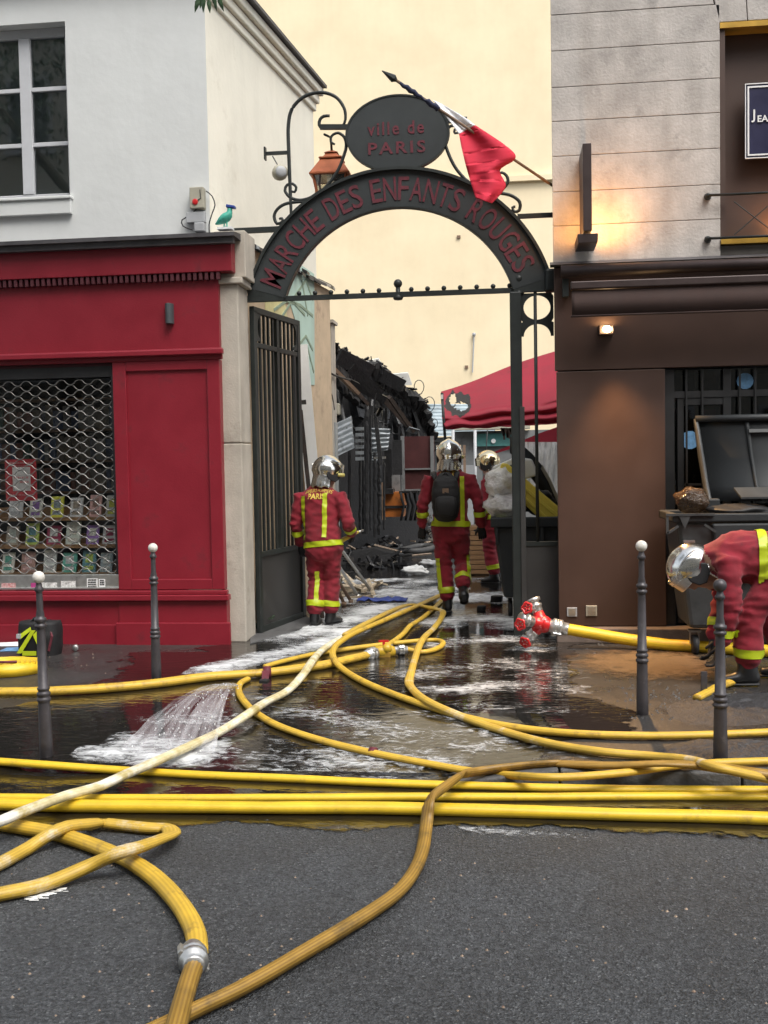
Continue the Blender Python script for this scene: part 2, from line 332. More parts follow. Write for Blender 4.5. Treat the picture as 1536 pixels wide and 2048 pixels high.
# ================================================================== GROUND
def asphalt(name, c0, c1, rough, wet=False):
    m = bpy.data.materials.new(name); t, N, L = nodes(m); b = N['Principled BSDF']
    geo = N.new('ShaderNodeNewGeometry')
    big = N.new('ShaderNodeTexNoise'); big.inputs['Scale'].default_value = .9; big.inputs['Detail'].default_value = 8; big.inputs['Roughness'].default_value = .65; L.new(geo.outputs['Position'], big.inputs[0])
    vo = N.new('ShaderNodeTexVoronoi'); vo.inputs['Scale'].default_value = 120; L.new(geo.outputs['Position'], vo.inputs['Vector'])
    fine = N.new('ShaderNodeTexNoise'); fine.inputs['Scale'].default_value = 62; fine.inputs['Detail'].default_value = 6; fine.inputs['Roughness'].default_value = .7; L.new(geo.outputs['Position'], fine.inputs[0])
    cr = N.new('ShaderNodeValToRGB'); e = cr.color_ramp.elements; e[0].position = .35; e[1].position = .68; e[0].color = (*c0, 1); e[1].color = (*c1, 1); L.new(fine.outputs[0], cr.inputs[0])
    # pale stones in the mix: a random value per cell
    cs = N.new('ShaderNodeSeparateColor'); L.new(vo.outputs['Color'], cs.inputs[0])
    gt = N.new('ShaderNodeMapRange'); gt.inputs[1].default_value = .93; gt.inputs[2].default_value = 1.0; gt.inputs[4].default_value = .6; L.new(cs.outputs[0], gt.inputs[0])
    mx = N.new('ShaderNodeMixRGB'); mx.inputs[2].default_value = (c1[0]*2.1, c1[1]*2.1, c1[2]*2.0, 1); L.new(gt.outputs[0], mx.inputs[0]); L.new(cr.outputs[0], mx.inputs[1])
    m2 = N.new('ShaderNodeMixRGB'); m2.blend_type = 'MULTIPLY'; m2.inputs[0].default_value = .55; br = N.new('ShaderNodeMapRange'); br.inputs[1].default_value = .3; br.inputs[2].default_value = .7; br.inputs[3].default_value = .6; br.inputs[4].default_value = 1.35
    L.new(big.outputs[0], br.inputs[0]); L.new(mx.outputs[0], m2.inputs[1]); L.new(br.outputs[0], m2.inputs[2]); L.new(m2.outputs[0], b.inputs['Base Color'])
    rr = N.new('ShaderNodeMapRange'); rr.inputs[1].default_value = .35; rr.inputs[2].default_value = .65; rr.inputs[3].default_value = rough[0]; rr.inputs[4].default_value = rough[1]; L.new(big.outputs[0], rr.inputs[0]); L.new(rr.outputs[0], b.inputs['Roughness'])
    bp = N.new('ShaderNodeBump'); bp.inputs['Distance'].default_value = 0.021 if not wet else .004; bp.inputs['Strength'].default_value = 1.0 if not wet else .5
    ad = N.new('ShaderNodeMath'); ad.operation = 'ADD'; L.new(vo.outputs['Distance'], ad.inputs[0]); L.new(fine.outputs[0], ad.inputs[1])
    L.new(ad.outputs[0], bp.inputs['Height']); L.new(bp.outputs[0], b.inputs['Normal'])
    return m
K['road'] = asphalt('road_asphalt', (.024, .0265, .029), (.140, .148, .158), (.5, .8))
K['pave'] = asphalt('wet_pavement', (.020, .019, .019), (.050, .047, .045), (.16, .5), True)
def grid(name, xs, ys, zf, mat, kind=None, keep=None):
    nx, ny = len(xs), len(ys); me = bpy.data.meshes.new(name)
    vs = [(x, y, zf(x, y)) for y in ys for x in xs]
    fs = [(j*nx+i, j*nx+i+1, (j+1)*nx+i+1, (j+1)*nx+i) for j in range(ny-1) for i in range(nx-1) if keep is None or keep((xs[i]+xs[i+1])/2, (ys[j]+ys[j+1])/2)]
    me.from_pydata(vs, [], fs)
    if keep:
        bm = bmesh.new(); bm.from_mesh(me); bmesh.ops.delete(bm, geom=[v for v in bm.verts if not v.link_faces], context='VERTS'); bm.to_mesh(me); bm.free()
    return link(me, name, mat, None, True, 0, kind)
def fr(a, b, n): return [a+(b-a)*i/n for i in range(n+1)]
grid('road', [-60]+fr(-8, 8, 16)+[60], [-9.2, -4]+fr(0, KERB-.005, 12), lambda x, y: ROADZ+.006*max(0, KERB-y), 'road', 'structure')
grid('pavement', [-60, -20]+fr(-7, 5, 96)+[20, 60], fr(KERB-.02+.02, 8, 24)+fr(8.5, 40, 30), gz, 'pave', 'structure')
# kerb: granite blocks, raised on the right, dropped level with the road in front of the gate
kroot = bpy.data.objects.new('kerb', None); COL.objects.link(kroot); kroot.location = (0, KERB, 0); kroot['kind'] = 'structure'; kroot['label'] = 'grey granite kerb along the gutter, raised to the right of the gate'; kroot['category'] = 'kerb'
x = .28
while x < 7:
    L_ = .9+random.random()*.2; B().box((x, KERB-.15, ROADZ-.1), (x+L_-.012, KERB-.003, .004+random.uniform(-.004, .004))).o('kerb_block', 'kerb_stone', kroot, bevel=.012); x += L_
B().prism([(-.35, KERB-.15, ROADZ-.1), (.27, KERB-.15, ROADZ-.1), (.27, KERB-.15, .0), (-.35, KERB-.15, ROADZ+.012)], (0, .147, 0)).o('kerb_block', 'kerb_stone', kroot, bevel=.01)

# ------------------------------------------------------------------ water lying on the asphalt
def nz(x, y, s, seed=0): return noise.noise(V((x*s, y*s, seed)))
def fbm(x, y, s, seed=0): return nz(x, y, s, seed)+.5*nz(x, y, s*2.1, seed+3)+.25*nz(x, y, s*4.3, seed+7)
def wetf(x, y):
    """positive where water stands"""
    n = fbm(x, y, 1.1)*.45; g = -1
    if y < KERB+.9:
        g = y-(5.0+n*.28)
        if y > KERB-.12: g = min(g, (KERB+.2-y) if x < .25 else (KERB-.145-y)*4)
    lo = -3.3+n*1.2-(.5 if y < 7 else 0)+(.6 if y > 9.2 else 0); hi = .62+n*.9 if y < 9.7 else 3
    if y < KERB+.5: hi = min(hi, .2)
    if y > KERB-.1 and -5 < x < 2.6: g = max(g, min(x-lo, hi-x))
    return g
def wet(x, y): return wetf(x, y) > -.12
def water_mat():
    m = bpy.data.materials.new('water'); t, N, L = nodes(m); b = N['Principled BSDF']
    b.inputs['Base Color'].default_value = (.010, .009, .008, 1); b.inputs['Roughness'].default_value = .035; b.inputs['IOR'].default_value = 1.6; b.inputs['Specular IOR Level'].default_value = .8
    geo = N.new('ShaderNodeNewGeometry'); mp = N.new('ShaderNodeMapping'); mp.inputs['Scale'].default_value = (1, 2.2, 1); L.new(geo.outputs['Position'], mp.inputs[0])
    n1 = N.new('ShaderNodeTexNoise'); n1.inputs['Scale'].default_value = 7; n1.inputs['Detail'].default_value = 4; n1.inputs['Distortion'].default_value = .6; L.new(mp.outputs[0], n1.inputs[0])
    big = N.new('ShaderNodeTexNoise'); big.inputs['Scale'].default_value = .8; big.inputs['Detail'].default_value = 2; L.new(geo.outputs['Position'], big.inputs[0])
    r = N.new('ShaderNodeMapRange'); r.inputs[1].default_value = .35; r.inputs[2].default_value = .65; r.inputs[3].default_value = .03; r.inputs[4].default_value = .30; L.new(big.outputs[0], r.inputs[0])
    bp = N.new('ShaderNodeBump'); bp.inputs['Distance'].default_value = .03; L.new(r.outputs[0], bp.inputs['Strength']); L.new(n1.outputs[0], bp.inputs['Height']); L.new(bp.outputs[0], b.inputs['Normal'])
    at_ = N.new('ShaderNodeAttribute'); at_.attribute_name = 'wet'; nn = N.new('ShaderNodeTexNoise'); nn.inputs['Scale'].default_value = 16; nn.inputs['Detail'].default_value = 6; L.new(geo.outputs['Position'], nn.inputs[0])
    am = N.new('ShaderNodeMath'); am.operation = 'MULTIPLY_ADD'; am.inputs[1].default_value = .22; L.new(nn.outputs[0], am.inputs[0]); L.new(at_.outputs['Fac'], am.inputs[2])
    ar = N.new('ShaderNodeMapRange'); ar.inputs[1].default_value = .09; ar.inputs[2].default_value = .13; L.new(am.outputs[0], ar.inputs[0]); L.new(ar.outputs[0], b.inputs['Alpha'])
    return m
K['water'] = water_mat()
def wz(x, y):
    if y < KERB+.02 and x > -.4: return ROADZ+.014
    return max(gz(x, y), ROADZ+.004)+.005
wo = grid('water', fr(-7, 4, 220), fr(4.6, 20, 380), wz, 'water', 'structure', wet)
at = wo.data.attributes.new('wet', 'FLOAT', 'POINT'); at.data.foreach_set('value', [wetf(v.co.x, v.co.y) for v in wo.data.vertices])
# ------------------------------------------------------------------ white fire-fighting foam, thick in bands and torn into lace elsewhere
strokes = [
 ([(420,1342),(520,1318),(620,1292),(700,1262)], .22, .80), ([(600,1275),(700,1240),(800,1205),(880,1180)], .42, .74),
 ([(640,1210),(760,1192),(860,1180)], .40, .62), ([(720,1165),(800,1158)], .35, .75), ([(760,1185),(860,1160)], .3, .6),
 ([(905,1200),(960,1192),(1030,1200)], .45, .80), ([(900,1245),(1000,1240),(1035,1255)], .45, .66),
 ([(880,1290),(1000,1280),(1080,1300)], .30, .50), ([(840,1350),(1000,1330),(1100,1350)], .35, .46), ([(860,1385),(1010,1375),(1130,1380)], .22, .54), ([(960,1410),(1100,1420)], .25, .42),
 ([(185,1508),(260,1512),(380,1522)], .15, .78), ([(260,1480),(340,1490),(430,1495)], .18, .62), ([(300,1450),(420,1440)], .25, .40),
 ([(420,1500),(560,1520),(760,1535)], .22, .50), ([(460,1465),(640,1510),(880,1530)], .30, .47), ([(520,1400),(640,1370)], .2, .42),
 ([(600,1420),(800,1470),(950,1500)], .35, .40), ([(850,1430),(1000,1480),(1120,1520)], .30, .38), ([(420,1535),(800,1560),(1050,1562)], .10, .45),
 ([(60,1660),(140,1668)], .08, .35), ([(900,1660),(1040,1672),(1200,1680)], .07, .42), ([(430,1640),(700,1650)], .05, .30), ([(840,1150),(900,1140)], .5, .45), ([(950,1160),(1010,1150)], .5, .5)]
SW = []
for pts, wd, st in strokes:
    q = [GR(*p) for p in pts]; SW.append((q, wd, st, min(p.x for p in q)-wd, max(p.x for p in q)+wd, min(p.y for p in q)-wd, max(p.y for p in q)+wd))
def segd(p, a, b):
    ab = b-a; t = max(0, min(1, (p-a).dot(ab)/max(ab.length_squared, 1e-9))); return (p-a-ab*t).length
def foam_d(x, y):
    p = V((x, y)); d = 0
    for pts, wd, st, xa, xb, ya, yb in SW:
        if y < ya or y > yb or x < xa or x > xb: continue
        dd = min(segd(p, a.xy, b.xy) for a, b in zip(pts, pts[1:]))
        wd *= 1.35
        if dd < wd:
            e = 1-dd/wd; d = max(d, (st+.06)*e**.45)
    return d
cell = .03; nx, ny = int(6.2/cell), int(10.5/cell); vidx = {}; fv = []; fd = []
for j in range(ny):
    for i in range(nx):
        x = -4.4+i*cell; y = 4.7+j*cell; d = foam_d(x, y)
        if d > 0: d *= max(.35, min(1.12, .93+.42*fbm(x, y*1.5, 1.7, 11)))
        if d > .02:
            vidx[(i, j)] = len(fv); h = max(0, d-.6)*.05*(1+1.2*nz(x, y, 9, 2)); fv.append((x, y, wz(x, y)+.006+max(0, h))); fd.append(d)
ff = [(vidx[(i,j)], vidx[(i+1,j)], vidx[(i+1,j+1)], vidx[(i,j+1)]) for (i, j) in vidx if (i+1,j) in vidx and (i+1,j+1) in vidx and (i,j+1) in vidx]
me = bpy.data.meshes.new('foam'); me.from_pydata(fv, [], ff); at = me.attributes.new('foam_amount', 'FLOAT', 'POINT'); at.data.foreach_set('value', fd)
m = bpy.data.materials.new('foam'); t, N, L = nodes(m); b = N['Principled BSDF']; b.inputs['Base Color'].default_value = (.72, .74, .75, 1); b.inputs['Roughness'].default_value = .55
geo = N.new('ShaderNodeNewGeometry'); mp = N.new('ShaderNodeMapping'); mp.inputs['Scale'].default_value = (1, 1.9, 1); L.new(geo.outputs['Position'], mp.inputs[0])
n1 = N.new('ShaderNodeTexNoise'); n1.inputs['Scale'].default_value = 9; n1.inputs['Detail'].default_value = 10; n1.inputs['Roughness'].default_value = .70; n1.inputs['Distortion'].default_value = 1.2; L.new(mp.outputs[0], n1.inputs[0])
ag = N.new('ShaderNodeAttribute'); ag.attribute_name = 'foam_amount'
ad = N.new('ShaderNodeMath'); ad.operation = 'MULTIPLY_ADD'; ad.inputs[1].default_value = .80; L.new(ag.outputs['Fac'], ad.inputs[0]); L.new(n1.outputs[0], ad.inputs[2])
mr = N.new('ShaderNodeMapRange'); mr.inputs[1].default_value = .82; mr.inputs[2].default_value = 1.16; mr.inputs[4].default_value = .93; L.new(ad.outputs[0], mr.inputs[0]); L.new(mr.outputs[0], b.inputs['Alpha'])
bp = N.new('ShaderNodeBump'); bp.inputs['Distance'].default_value = .02; bp.inputs['Strength'].default_value = .6; L.new(n1.outputs[0], bp.inputs['Height']); L.new(bp.outputs[0], b.inputs['Normal'])
K['foam'] = m
link(me, 'foam', 'foam', None, True, 0, 'stuff', 'white fire-fighting foam spread in bands and lace over the wet ground', 'foam')

# ================================================================== HOUSE ACROSS THE STREET (behind the camera: it shades the street)
ob = thing('apartment_house', 'pale six-storey apartment house across the street, behind the viewer', 'building', (0, -9.5, 0))
B().box((-22, -16, -.1), (22, -9.5, 17.5)).o('wall', 'opposite', ob)
B().box((-22.2, -16, 17.5), (22.2, -9.2, 18)).o('cornice', 'stone', ob)
B().prism([(-22, -9.5, 18), (-22, -16, 18), (-22, -14, 20.5), (-22, -11.2, 20.5)], (44, 0, 0)).o('roof', 'slate', ob)
win = None
for fl in range(5):
    for i in range(14):
        cx = -19.5+i*3; cz = 1.0+fl*3.3
        if win is None:
            win = B().box((-.65, -.06, 0), (.65, .04, 2.1)).box((-.75, -.06, -.12), (.75, .14, 0)).o('window', 'window_frame', ob, local=True)
            pn = B().box((-.55, .045, .1), (.55, .05, 2.0)).o('pane', 'glass_dark', win, local=True); wnd = win
        else: wnd = dup(win, ob)
        wnd.location = (cx, .03, cz)

# ================================================================== FAR WALL
fw = thing('blank_gable_wall', 'huge cream rendered blank wall closing the view behind the market', 'wall', (-2, 32, 0))
B().box((-16, 32, 0), (12, 34, 22)).o('render_face', 'far_wall', fw)
def fwbox(x0, y0, x1, y1, d, mat, name):
    a = FY(x0, y1, 32); c = FY(x1, y0, 32); B().box((a.x, 32-d, a.z), (c.x, 31.999, c.z)).o(name, mat, fw)
a = FY(600, 383, 32); c = FY(1110, 352, 32)
B().slab((a.x, 31.93, (a.z+c.z)/2), (c.x+1, 31.93, (a.z+c.z)/2), .14, .16).o('ledge', 'far_wall', fw)
B().tube([FY(945, 745, 31.93), FY(948, 672, 31.93)], .022, 6).ball(FY(948, 669, 31.93), .06, 8, 6).o('vent_pipe', 'grey_box', fw)
fwbox(914, 471, 921, 477, .05, 'wood_old', 'vent'); fwbox(930, 731, 936, 737, .05, 'wood_old', 'vent')

# ================================================================== LEFT HOUSE (white upper storey, red bookshop below)
lh = thing('white_house', 'white plastered house with a red wooden bookshop front on its ground floor', 'building', (-4.5, 9.85, 0))
WX0, WX1, WZ0, WZ1 = -5.08, -4.13, 4.31, 5.97
b_ = B()
b_.box((-9, 9.85, 3.2), (WX0, 10.2, 6.75)); b_.box((WX1, 9.85, 3.2), (-2.755, 10.2, 6.75)); b_.box((WX0, 9.85, 3.2), (WX1, 10.2, WZ0)); b_.box((WX0, 9.85, WZ1), (WX1, 10.2, 6.75))
b_.o('front_wall', 'white_plaster', lh)
B().box((-9, 10.5, 3.25), (-2.95, 10.54, 6.5)).o('room_wall', M('room_grey', (.30, .34, .37), .9, var=.4, scale=2), lh)
wf = B().box((WX0, 9.97, WZ0), (WX0+.06, 10.03, WZ1)).box((WX1-.06, 9.97, WZ0), (WX1, 10.03, WZ1)).box((WX0+.06, 9.97, WZ1-.09), (WX1-.06, 10.03, WZ1)).box((WX0+.06, 9.97, WZ0), (WX1-.06, 10.03, WZ0+.07)).box((-4.66, 9.965, WZ0+.07), (-4.545, 10.035, WZ1-.09)).o('window', 'window_frame', lh, bevel=.006)
for xa, xb in ((WX0+.06, -4.66), (-4.545, WX1-.06)):
    for zc in (4.86, 5.39): B().box((xa, 9.975, zc-.02), (xb, 10.02, zc+.02)).o('glazing_bar', 'window_frame', wf, bevel=.004)
    zz = [WZ0+.07, 4.84, 4.88, 5.37, 5.41, WZ1-.09]
    for i in range(3): B().box((xa, 10.0, zz[2*i]), (xb, 10.006, zz[2*i+1])).o('pane', 'glass_window', wf)
B().box((-5.0, 10.06, WZ0+.1), (-4.66, 10.08, WZ0+.55)).o('blind', M('blind', (.55, .52, .4), .8, var=.2, scale=40, stretch=(1, 1, 9)), wf)
B().box((WX0-.03, 9.78, WZ0-.03), (WX1+.03, 10.0, WZ0)).box((WX0-.02, 9.80, WZ0-.17), (WX1+.02, 9.848, WZ0-.03)).o('window_sill', 'white_plaster', wf, bevel=.008)
# flank wall along the passage, running slightly off square
def fl(y, dx=0.0): return -2.752+.13*(y-9.85)+dx
YE = 13.15
B().prism([(fl(9.852), 9.852, 3.3), (fl(YE), YE, 3.3), (-6, YE, 3.3), (-6, 9.852+.36, 3.3)], (0, 0, 3.3)).o('flank_wall', 'cream_plaster', lh)
zE = 6.12
for i, (dx, z0, z1) in enumerate(((.04, zE-.02, zE+.07), (.08, zE+.075, zE+.17), (.13, zE+.175, zE+.27))):
    B().prism([(fl(9.80, dx), 9.86, z0), (fl(YE, dx), YE+.02*i+.04, z0), (fl(YE, dx)-1, YE+.02*i+.04, z0), (fl(9.8, dx)-.6, 9.86, z0)], (0, 0, z1-z0)).o('eaves_moulding', 'cream_plaster', lh, bevel=.015)
B().prism([(fl(9.8, .17), 9.7, zE+.275), (fl(YE, .17), YE+.08, zE+.275), (-9, YE+.08, zE+.275), (-9, 9.7, zE+.275)], (0, 0, .035)).o('gutter_edge', 'zinc', lh)
B().prism([(fl(9.8, .25), 9.72, zE+.38), (-9, 9.72, zE+.38), (-9, 12, 8.4), (-2.4, 12, 8.4)], (0, 1.2, .05)).o('roof', 'slate', lh)
# shopfront
XR = -2.60
B().box((-8, 9.70, 2.80), (XR-.05, 9.848, 3.60)).o('fascia', 'red_paint', lh)
B().box((-8, 9.63, 3.50), (XR+.10, 9.69, 3.80)).box((-8, 9.69, 3.5), (XR+.10, 9.845, 3.58)).box((XR+.04, 9.6901, 3.581), (XR+.10, 9.845, 3.8)).o('cornice', 'red_paint', lh, bevel=.006)
B().box((-8, 9.52, 3.80), (XR+.16, 9.845, 3.835)).prism([(-8, 9.52, 3.836), (-8, 9.845, 3.836), (-8, 9.845, 3.875)], (XR+.16+8, 0, 0)).box((-8, 9.56, 3.745), (XR+.14, 9.628, 3.80)).o('cornice_cap', 'zinc', lh)
d = B(); x = -5.4
while x < XR-.04: d.box((x, 9.64, 3.43), (x+.03, 9.70, 3.498)); x += .055
d.o('dentil_course', 'red_dark', lh)
B().box((-8, 9.66, 2.69), (XR-.02, 9.70, 2.80)).box((-8, 9.60, 2.735), (XR+.0, 9.66, 2.785)).o('moulding', 'red_paint', lh, bevel=.008)
# right pilaster with a recessed panel
px0, px1 = -3.69, XR-.05
B().box((px0, 9.66, .52), (px0+.13, 9.84, 2.69)).box((px1-.12, 9.66, .52), (px1, 9.84, 2.69)).box((px0+.13, 9.66, 2.60), (px1-.12, 9.84, 2.69)).box((px0+.13, 9.66, .52), (px1-.12, 9.84, .62)).o('pilaster_frame', 'red_paint', lh, bevel=.006)
B().box((px0+.13, 9.685, .62), (px1-.12, 9.83, 2.60)).o('pilaster_panel', 'red_paint', lh)
B().box((-8, 9.60, .42), (XR-.0, 9.70, .475)).box((-8, 9.63, .475), (XR-.02, 9.70, .515)).o('sill_rail', 'red_paint', lh, bevel=.008)
B().box((-8, 9.66, .0), (px0, 9.84, .415)).box((px0+.003, 9.645, .0), (XR-.03, 9.84, .415)).o('stall_riser', 'red_paint', lh, bevel=.005)
B().box((-8, 9.63, -.02), (px0-.02, 9.655, .19)).box((px0-.018, 9.60, -.02), (XR+.01, 9.64, .21)).o('plinth', 'red_paint', lh, bevel=.006)
B().box((-8, 9.72, 2.62), (px0, 9.84, 2.69)).o('window_head', 'red_dark', lh)
shopglass = B().box((-8, 9.80, .66), (px0, 9.806, 2.62)).o('shop_pane', 'glass', lh)
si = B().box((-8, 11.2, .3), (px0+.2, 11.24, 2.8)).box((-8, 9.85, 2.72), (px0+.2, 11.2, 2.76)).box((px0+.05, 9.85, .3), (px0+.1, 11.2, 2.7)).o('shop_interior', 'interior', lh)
# roller grille: a wavy rod per row, hooked to its neighbours
gr = B().box((px0-.035, 9.705, .62), (px0, 9.755, 2.66)).box((-8, 9.71, 2.56), (px0-.036, 9.78, 2.66)).o('roller_grille', 'dark_door', lh)
base = None; z = .70; row = 0; per = .178
while z < 2.55:
    if row < 2:
        pts = []; x = -6.0
        while x < px0-.03:
            ph = 2*math.pi*(x/per)+(math.pi if row % 2 else 0); s_ = math.sin(ph); pts.append((x, 9.735+(.004 if row % 2 else -.004), .0225*math.copysign(abs(s_)**.62, s_))); x += per/14
        r_ = B().tube(pts, .0046, 6).o('rod', 'grille', gr, True, local=True)
        if row == 0: rodA = r_
        else: rodB = r_
    else: r_ = dup(rodA if row % 2 == 0 else rodB, gr)
    r_.location = (0, 0, z); z += .0505; row += 1
gr.matrix_parent_inverse = root_mat(lh).inverted()
tray = B().box((-8, 9.69, .545), (px0-.002, 9.76, .665)).box((-8, 9.67, .525), (px0-.002, 9.77, .545)).o('bottom_bar', 'alu', gr, bevel=.004)
def sticker(x0, y0, x1, y1, mat, nm='sticker', Y=9.687):
    a = FY(x0, y1, Y); c = FY(x1, y0, Y); return B().box((a.x, Y, a.z), (c.x, Y+.002, c.z)).o(nm, mat, gr)
K['sticker'] = M('sticker', (.6, .6, .58), .5, var=.5, scale=40, dirt=(.1, .1, .1), dirt_amt=.35, dscale=30)
K['sticker_pink'] = M('sticker_pink', (.4, .05, .2), .5); K['sticker_red'] = M('sticker_red', (.55, .35, .34), .5, var=.5, scale=60, dirt=(.4, .02, .03), dirt_amt=.4, dscale=40)
for a in ((3,1166,31,1184,'sticker_red'), (62,1166,74,1178,'sticker_pink'), (84,1165,114,1180,'sticker'), (122,1162,151,1175,'sticker'), (174,1157,195,1177,'white'), (198,1158,210,1174,'white')): sticker(*a)
for x0_, x1_, ys_ in ((176, 193, (1160, 1164.5, 1169, 1173.5)), (200, 208.5, (1161, 1165, 1169))):
    b_ = B()
    for yy in ys_:
        xx = x0_
        while xx < x1_-1:
            w_ = random.uniform(1.2, 3.2); a = FY(xx, yy+1.4, 9.6855); c = FY(min(xx+w_, x1_), yy-1.4, 9.6855); b_.box((a.x, 9.6850, a.z), (c.x, 9.6862, c.z)); xx += w_+.7
    b_.o('sticker_print', 'dark_door', gr)
# book shelves along the back of the shop
for zz in (1.45, 1.78, 2.11, 2.44): B().box((-5.6, 10.75, zz-.025), (px0-.02, 10.98, zz)).o('back_shelf', 'wood_old', lh)
SPC = [M('spine_%d' % i, c, .6, var=.3, scale=8) for i, c in enumerate(((.10, .11, .14), (.16, .14, .11), (.06, .09, .16), (.17, .08, .06), (.20, .20, .19), (.07, .12, .10)))]
for zz in (1.45, 1.78, 2.11):
    xx = -5.5
    while xx < px0-.1:
        w_ = random.uniform(.05, .12); hh = random.uniform(.18, .27); B().box((xx, 10.76+random.uniform(0, .03), zz+.001), (xx+w_-.006, 10.95, zz+hh)).o('row_of_books', random.choice(SPC), lh); xx += w_
# things in the shop window
for zz, dpt in ((.66, 10.0), (.93, 10.10), (1.20, 10.2)):
    B().box((-6, dpt-.12, zz-.03), (px0-.05, dpt+.15, zz)).box((-6, dpt+.13, zz), (px0-.05, dpt+.15, zz+.10)).o('window_shelf', 'wood', lh)
ip = thing('shop_poster', 'red framed poster with a white middle taped inside the shop window', 'poster', (-4.55, 9.85, 1.4))
a = FY(12, 1002, 9.84); c = FY(72, 918, 9.84)
B().box((a.x, 9.84, a.z), (c.x, 9.842, c.z)).o('sheet', M('poster_red', (.48, .05, .06), .5, var=.2, scale=12), ip)
a = FY(26, 982, 9.836); c = FY(60, 934, 9.836); B().box((a.x, 9.836, a.z), (c.x, 9.838, c.z)).o('print', M('poster_white', (.62, .6, .58), .5, var=.2, scale=14), ip)
b_ = B()
for x0_, x1_, yy, hh, mt_ in ((18, 66, 926, 3.5, 0), (22, 60, 932, 2, 0), (28, 58, 955, 4, 1), (40, 58, 964, 4, 1), (20, 64, 990, 2, 0)):
    xx = x0_
    while xx < x1_-1:
        w_ = random.uniform(2, 6); a = FY(xx, yy+hh/2, 9.834); c = FY(min(xx+w_, x1_), yy-hh/2, 9.834); b_.box((a.x, 9.8335, a.z), (c.x, 9.8352, c.z)); xx += w_+1.2
b_.o('print_lines', M('poster_pink', (.55, .25, .25), .5), ip)
bkcol = [(.75,.75,.72),(.55,.56,.5),(.62,.60,.08),(.6,.61,.6),(.58,.35,.33),(.5,.5,.48),(.35,.30,.24),(.35,.45,.10),(.24,.03,.07),(.48,.52,.47),(.25,.14,.38),(.45,.45,.45),(.55,.53,.47),(.30,.18,.15),(.5,.52,.5),(.12,.35,.28),(.10,.22,.25),(.25,.30,.32)]
bnm = ['white','grey-white','yellow','pale grey','pink and white','off-white','brown','lime green','dark red','pale green','purple','light grey','cream','russet','silver-white','sea green','petrol blue','slate blue']
rows = [('upper', 1.20, 10.19, 1), ('middle', .93, 10.09, 1), ('lower', .66, 9.98, 1)]
cols = [-4.66, -4.47, -4.28, -4.09, -3.905, -3.765]
xc = [FY(xp, 1030, 10.1).x for xp in (22, 62, 105, 144, 183, 217)]
for ri, (rn, rz_, ry, _) in enumerate(rows):
    for ci in range(6):
        q = ri*6+ci; h = .20+random.uniform(-.02, .03); wd = .135+random.uniform(-.015, .012)
        t_ = thing('book', f'{bnm[q]} covered book standing on the {rn} shelf of the shop window', 'book', (xc[ci], ry, rz_), 'books in the shop window'); 
        tl = .05
        K['bk%d' % q] = M('book_%d' % q, tuple(min(.8, v*1.35) for v in bkcol[q]), .45, var=.12, scale=16)
        B().prism([(xc[ci]-wd/2, ry, rz_), (xc[ci]+wd/2, ry, rz_), (xc[ci]+wd/2, ry+tl, rz_+h), (xc[ci]-wd/2, ry+tl, rz_+h)], (0, .022, .004)).o('cover', 'bk%d' % q, t_)
        c2 = bkcol[(q*7+3) % 18]; K['bp%d' % q] = M('book_print_%d' % q, tuple(min(.6, v*1.1) for v in c2), .5, var=.4, scale=50)
        zf = lambda u: rz_+h*u
        for (u0, u1, k0, k1) in ((.12, .30, .15, .85), (.45, .86, .22, .78)):
            B().add([(xc[ci]-wd/2+wd*k0, ry+tl*u0-.002, zf(u0)), (xc[ci]-wd/2+wd*k1, ry+tl*u0-.002, zf(u0)), (xc[ci]-wd/2+wd*k1, ry+tl*u1-.002, zf(u1)), (xc[ci]-wd/2+wd*k0, ry+tl*u1-.002, zf(u1))], [(0,1,2,3)]).o('cover_print', 'bp%d' % q, t_)
# small wall lamp on the fascia
a = FY(335, 625, 9.62); wl = thing('wall_lamp', 'unlit dark grey half-round wall lamp on the red fascia', 'lamp', (a.x, 9.7, a.z))
pr_ = [(a.x+.04*math.cos(t), 9.695-.075*max(0, math.sin(t)), a.z-.1) for t in fr(0, math.pi, 10)]
B().prism(pr_, (0, 0, .19)).o('shade', M('lamp_grey', (.05, .06, .065), .5), wl, bevel=.004)
# stone pier between shop and gate
sp = thing('stone_pier', 'weathered limestone gate pier beside the red shopfront', 'pier', (-2.57, 9.95, 0))
B().box((-2.70, 9.76, 0), (-2.475, 10.14, 1.9)).box((-2.70, 9.763, 1.906), (-2.478, 10.14, 3.40)).o('shaft', 'pier', sp, bevel=.012)
B().box((-2.74, 9.72, 3.40), (-2.43, 10.2, 3.46)).prism([(-2.70, 9.77, 3.46), (-2.40, 9.77, 3.46), (-2.40, 9.77, 3.9), (-2.70, 9.77, 3.9)], (0, .4, 0)).o('capital', 'pier', sp, bevel=.01)

# ================================================================== RIGHT HOUSE
rh = thing('stone_house', 'grey stone-faced house with a brown shopfront to the right of the gate', 'building', (2.5, 9.95, 0))
B().prism([(.49, 9.975, 0), (6.5, 9.975, 0), (6.5, 17, 0), (1.55, 17, 0)], (0, 0, 3.5)).o('lower_core', 'brown_paint', rh) if False else None
WL, WB, WT = 1.975, 3.62, 5.60
core = B(); core.prism([(.478, 9.968, 3.45), (WL, 9.968, 3.45), (WL, 13, 3.45), (.93, 13, 3.45)], (0, 0, 3.6)); core.prism([(WL, 9.968, WT), (6.5, 9.968, WT), (6.5, 13, WT), (WL, 13, WT)], (0, 0, 1.45)); core.box((3.3, 9.968, 3.45), (6.5, 13, WT-.001)); core.box((WL, 9.968, 3.45), (3.3, 13, WB-.01)); core.o('upper_core', 'stone_dark', rh)
zs = [FY(1110, y, 9.95).z for y in (520, 452, 384, 313, 243, 175, 102, 30)]
zs[0] = 3.47
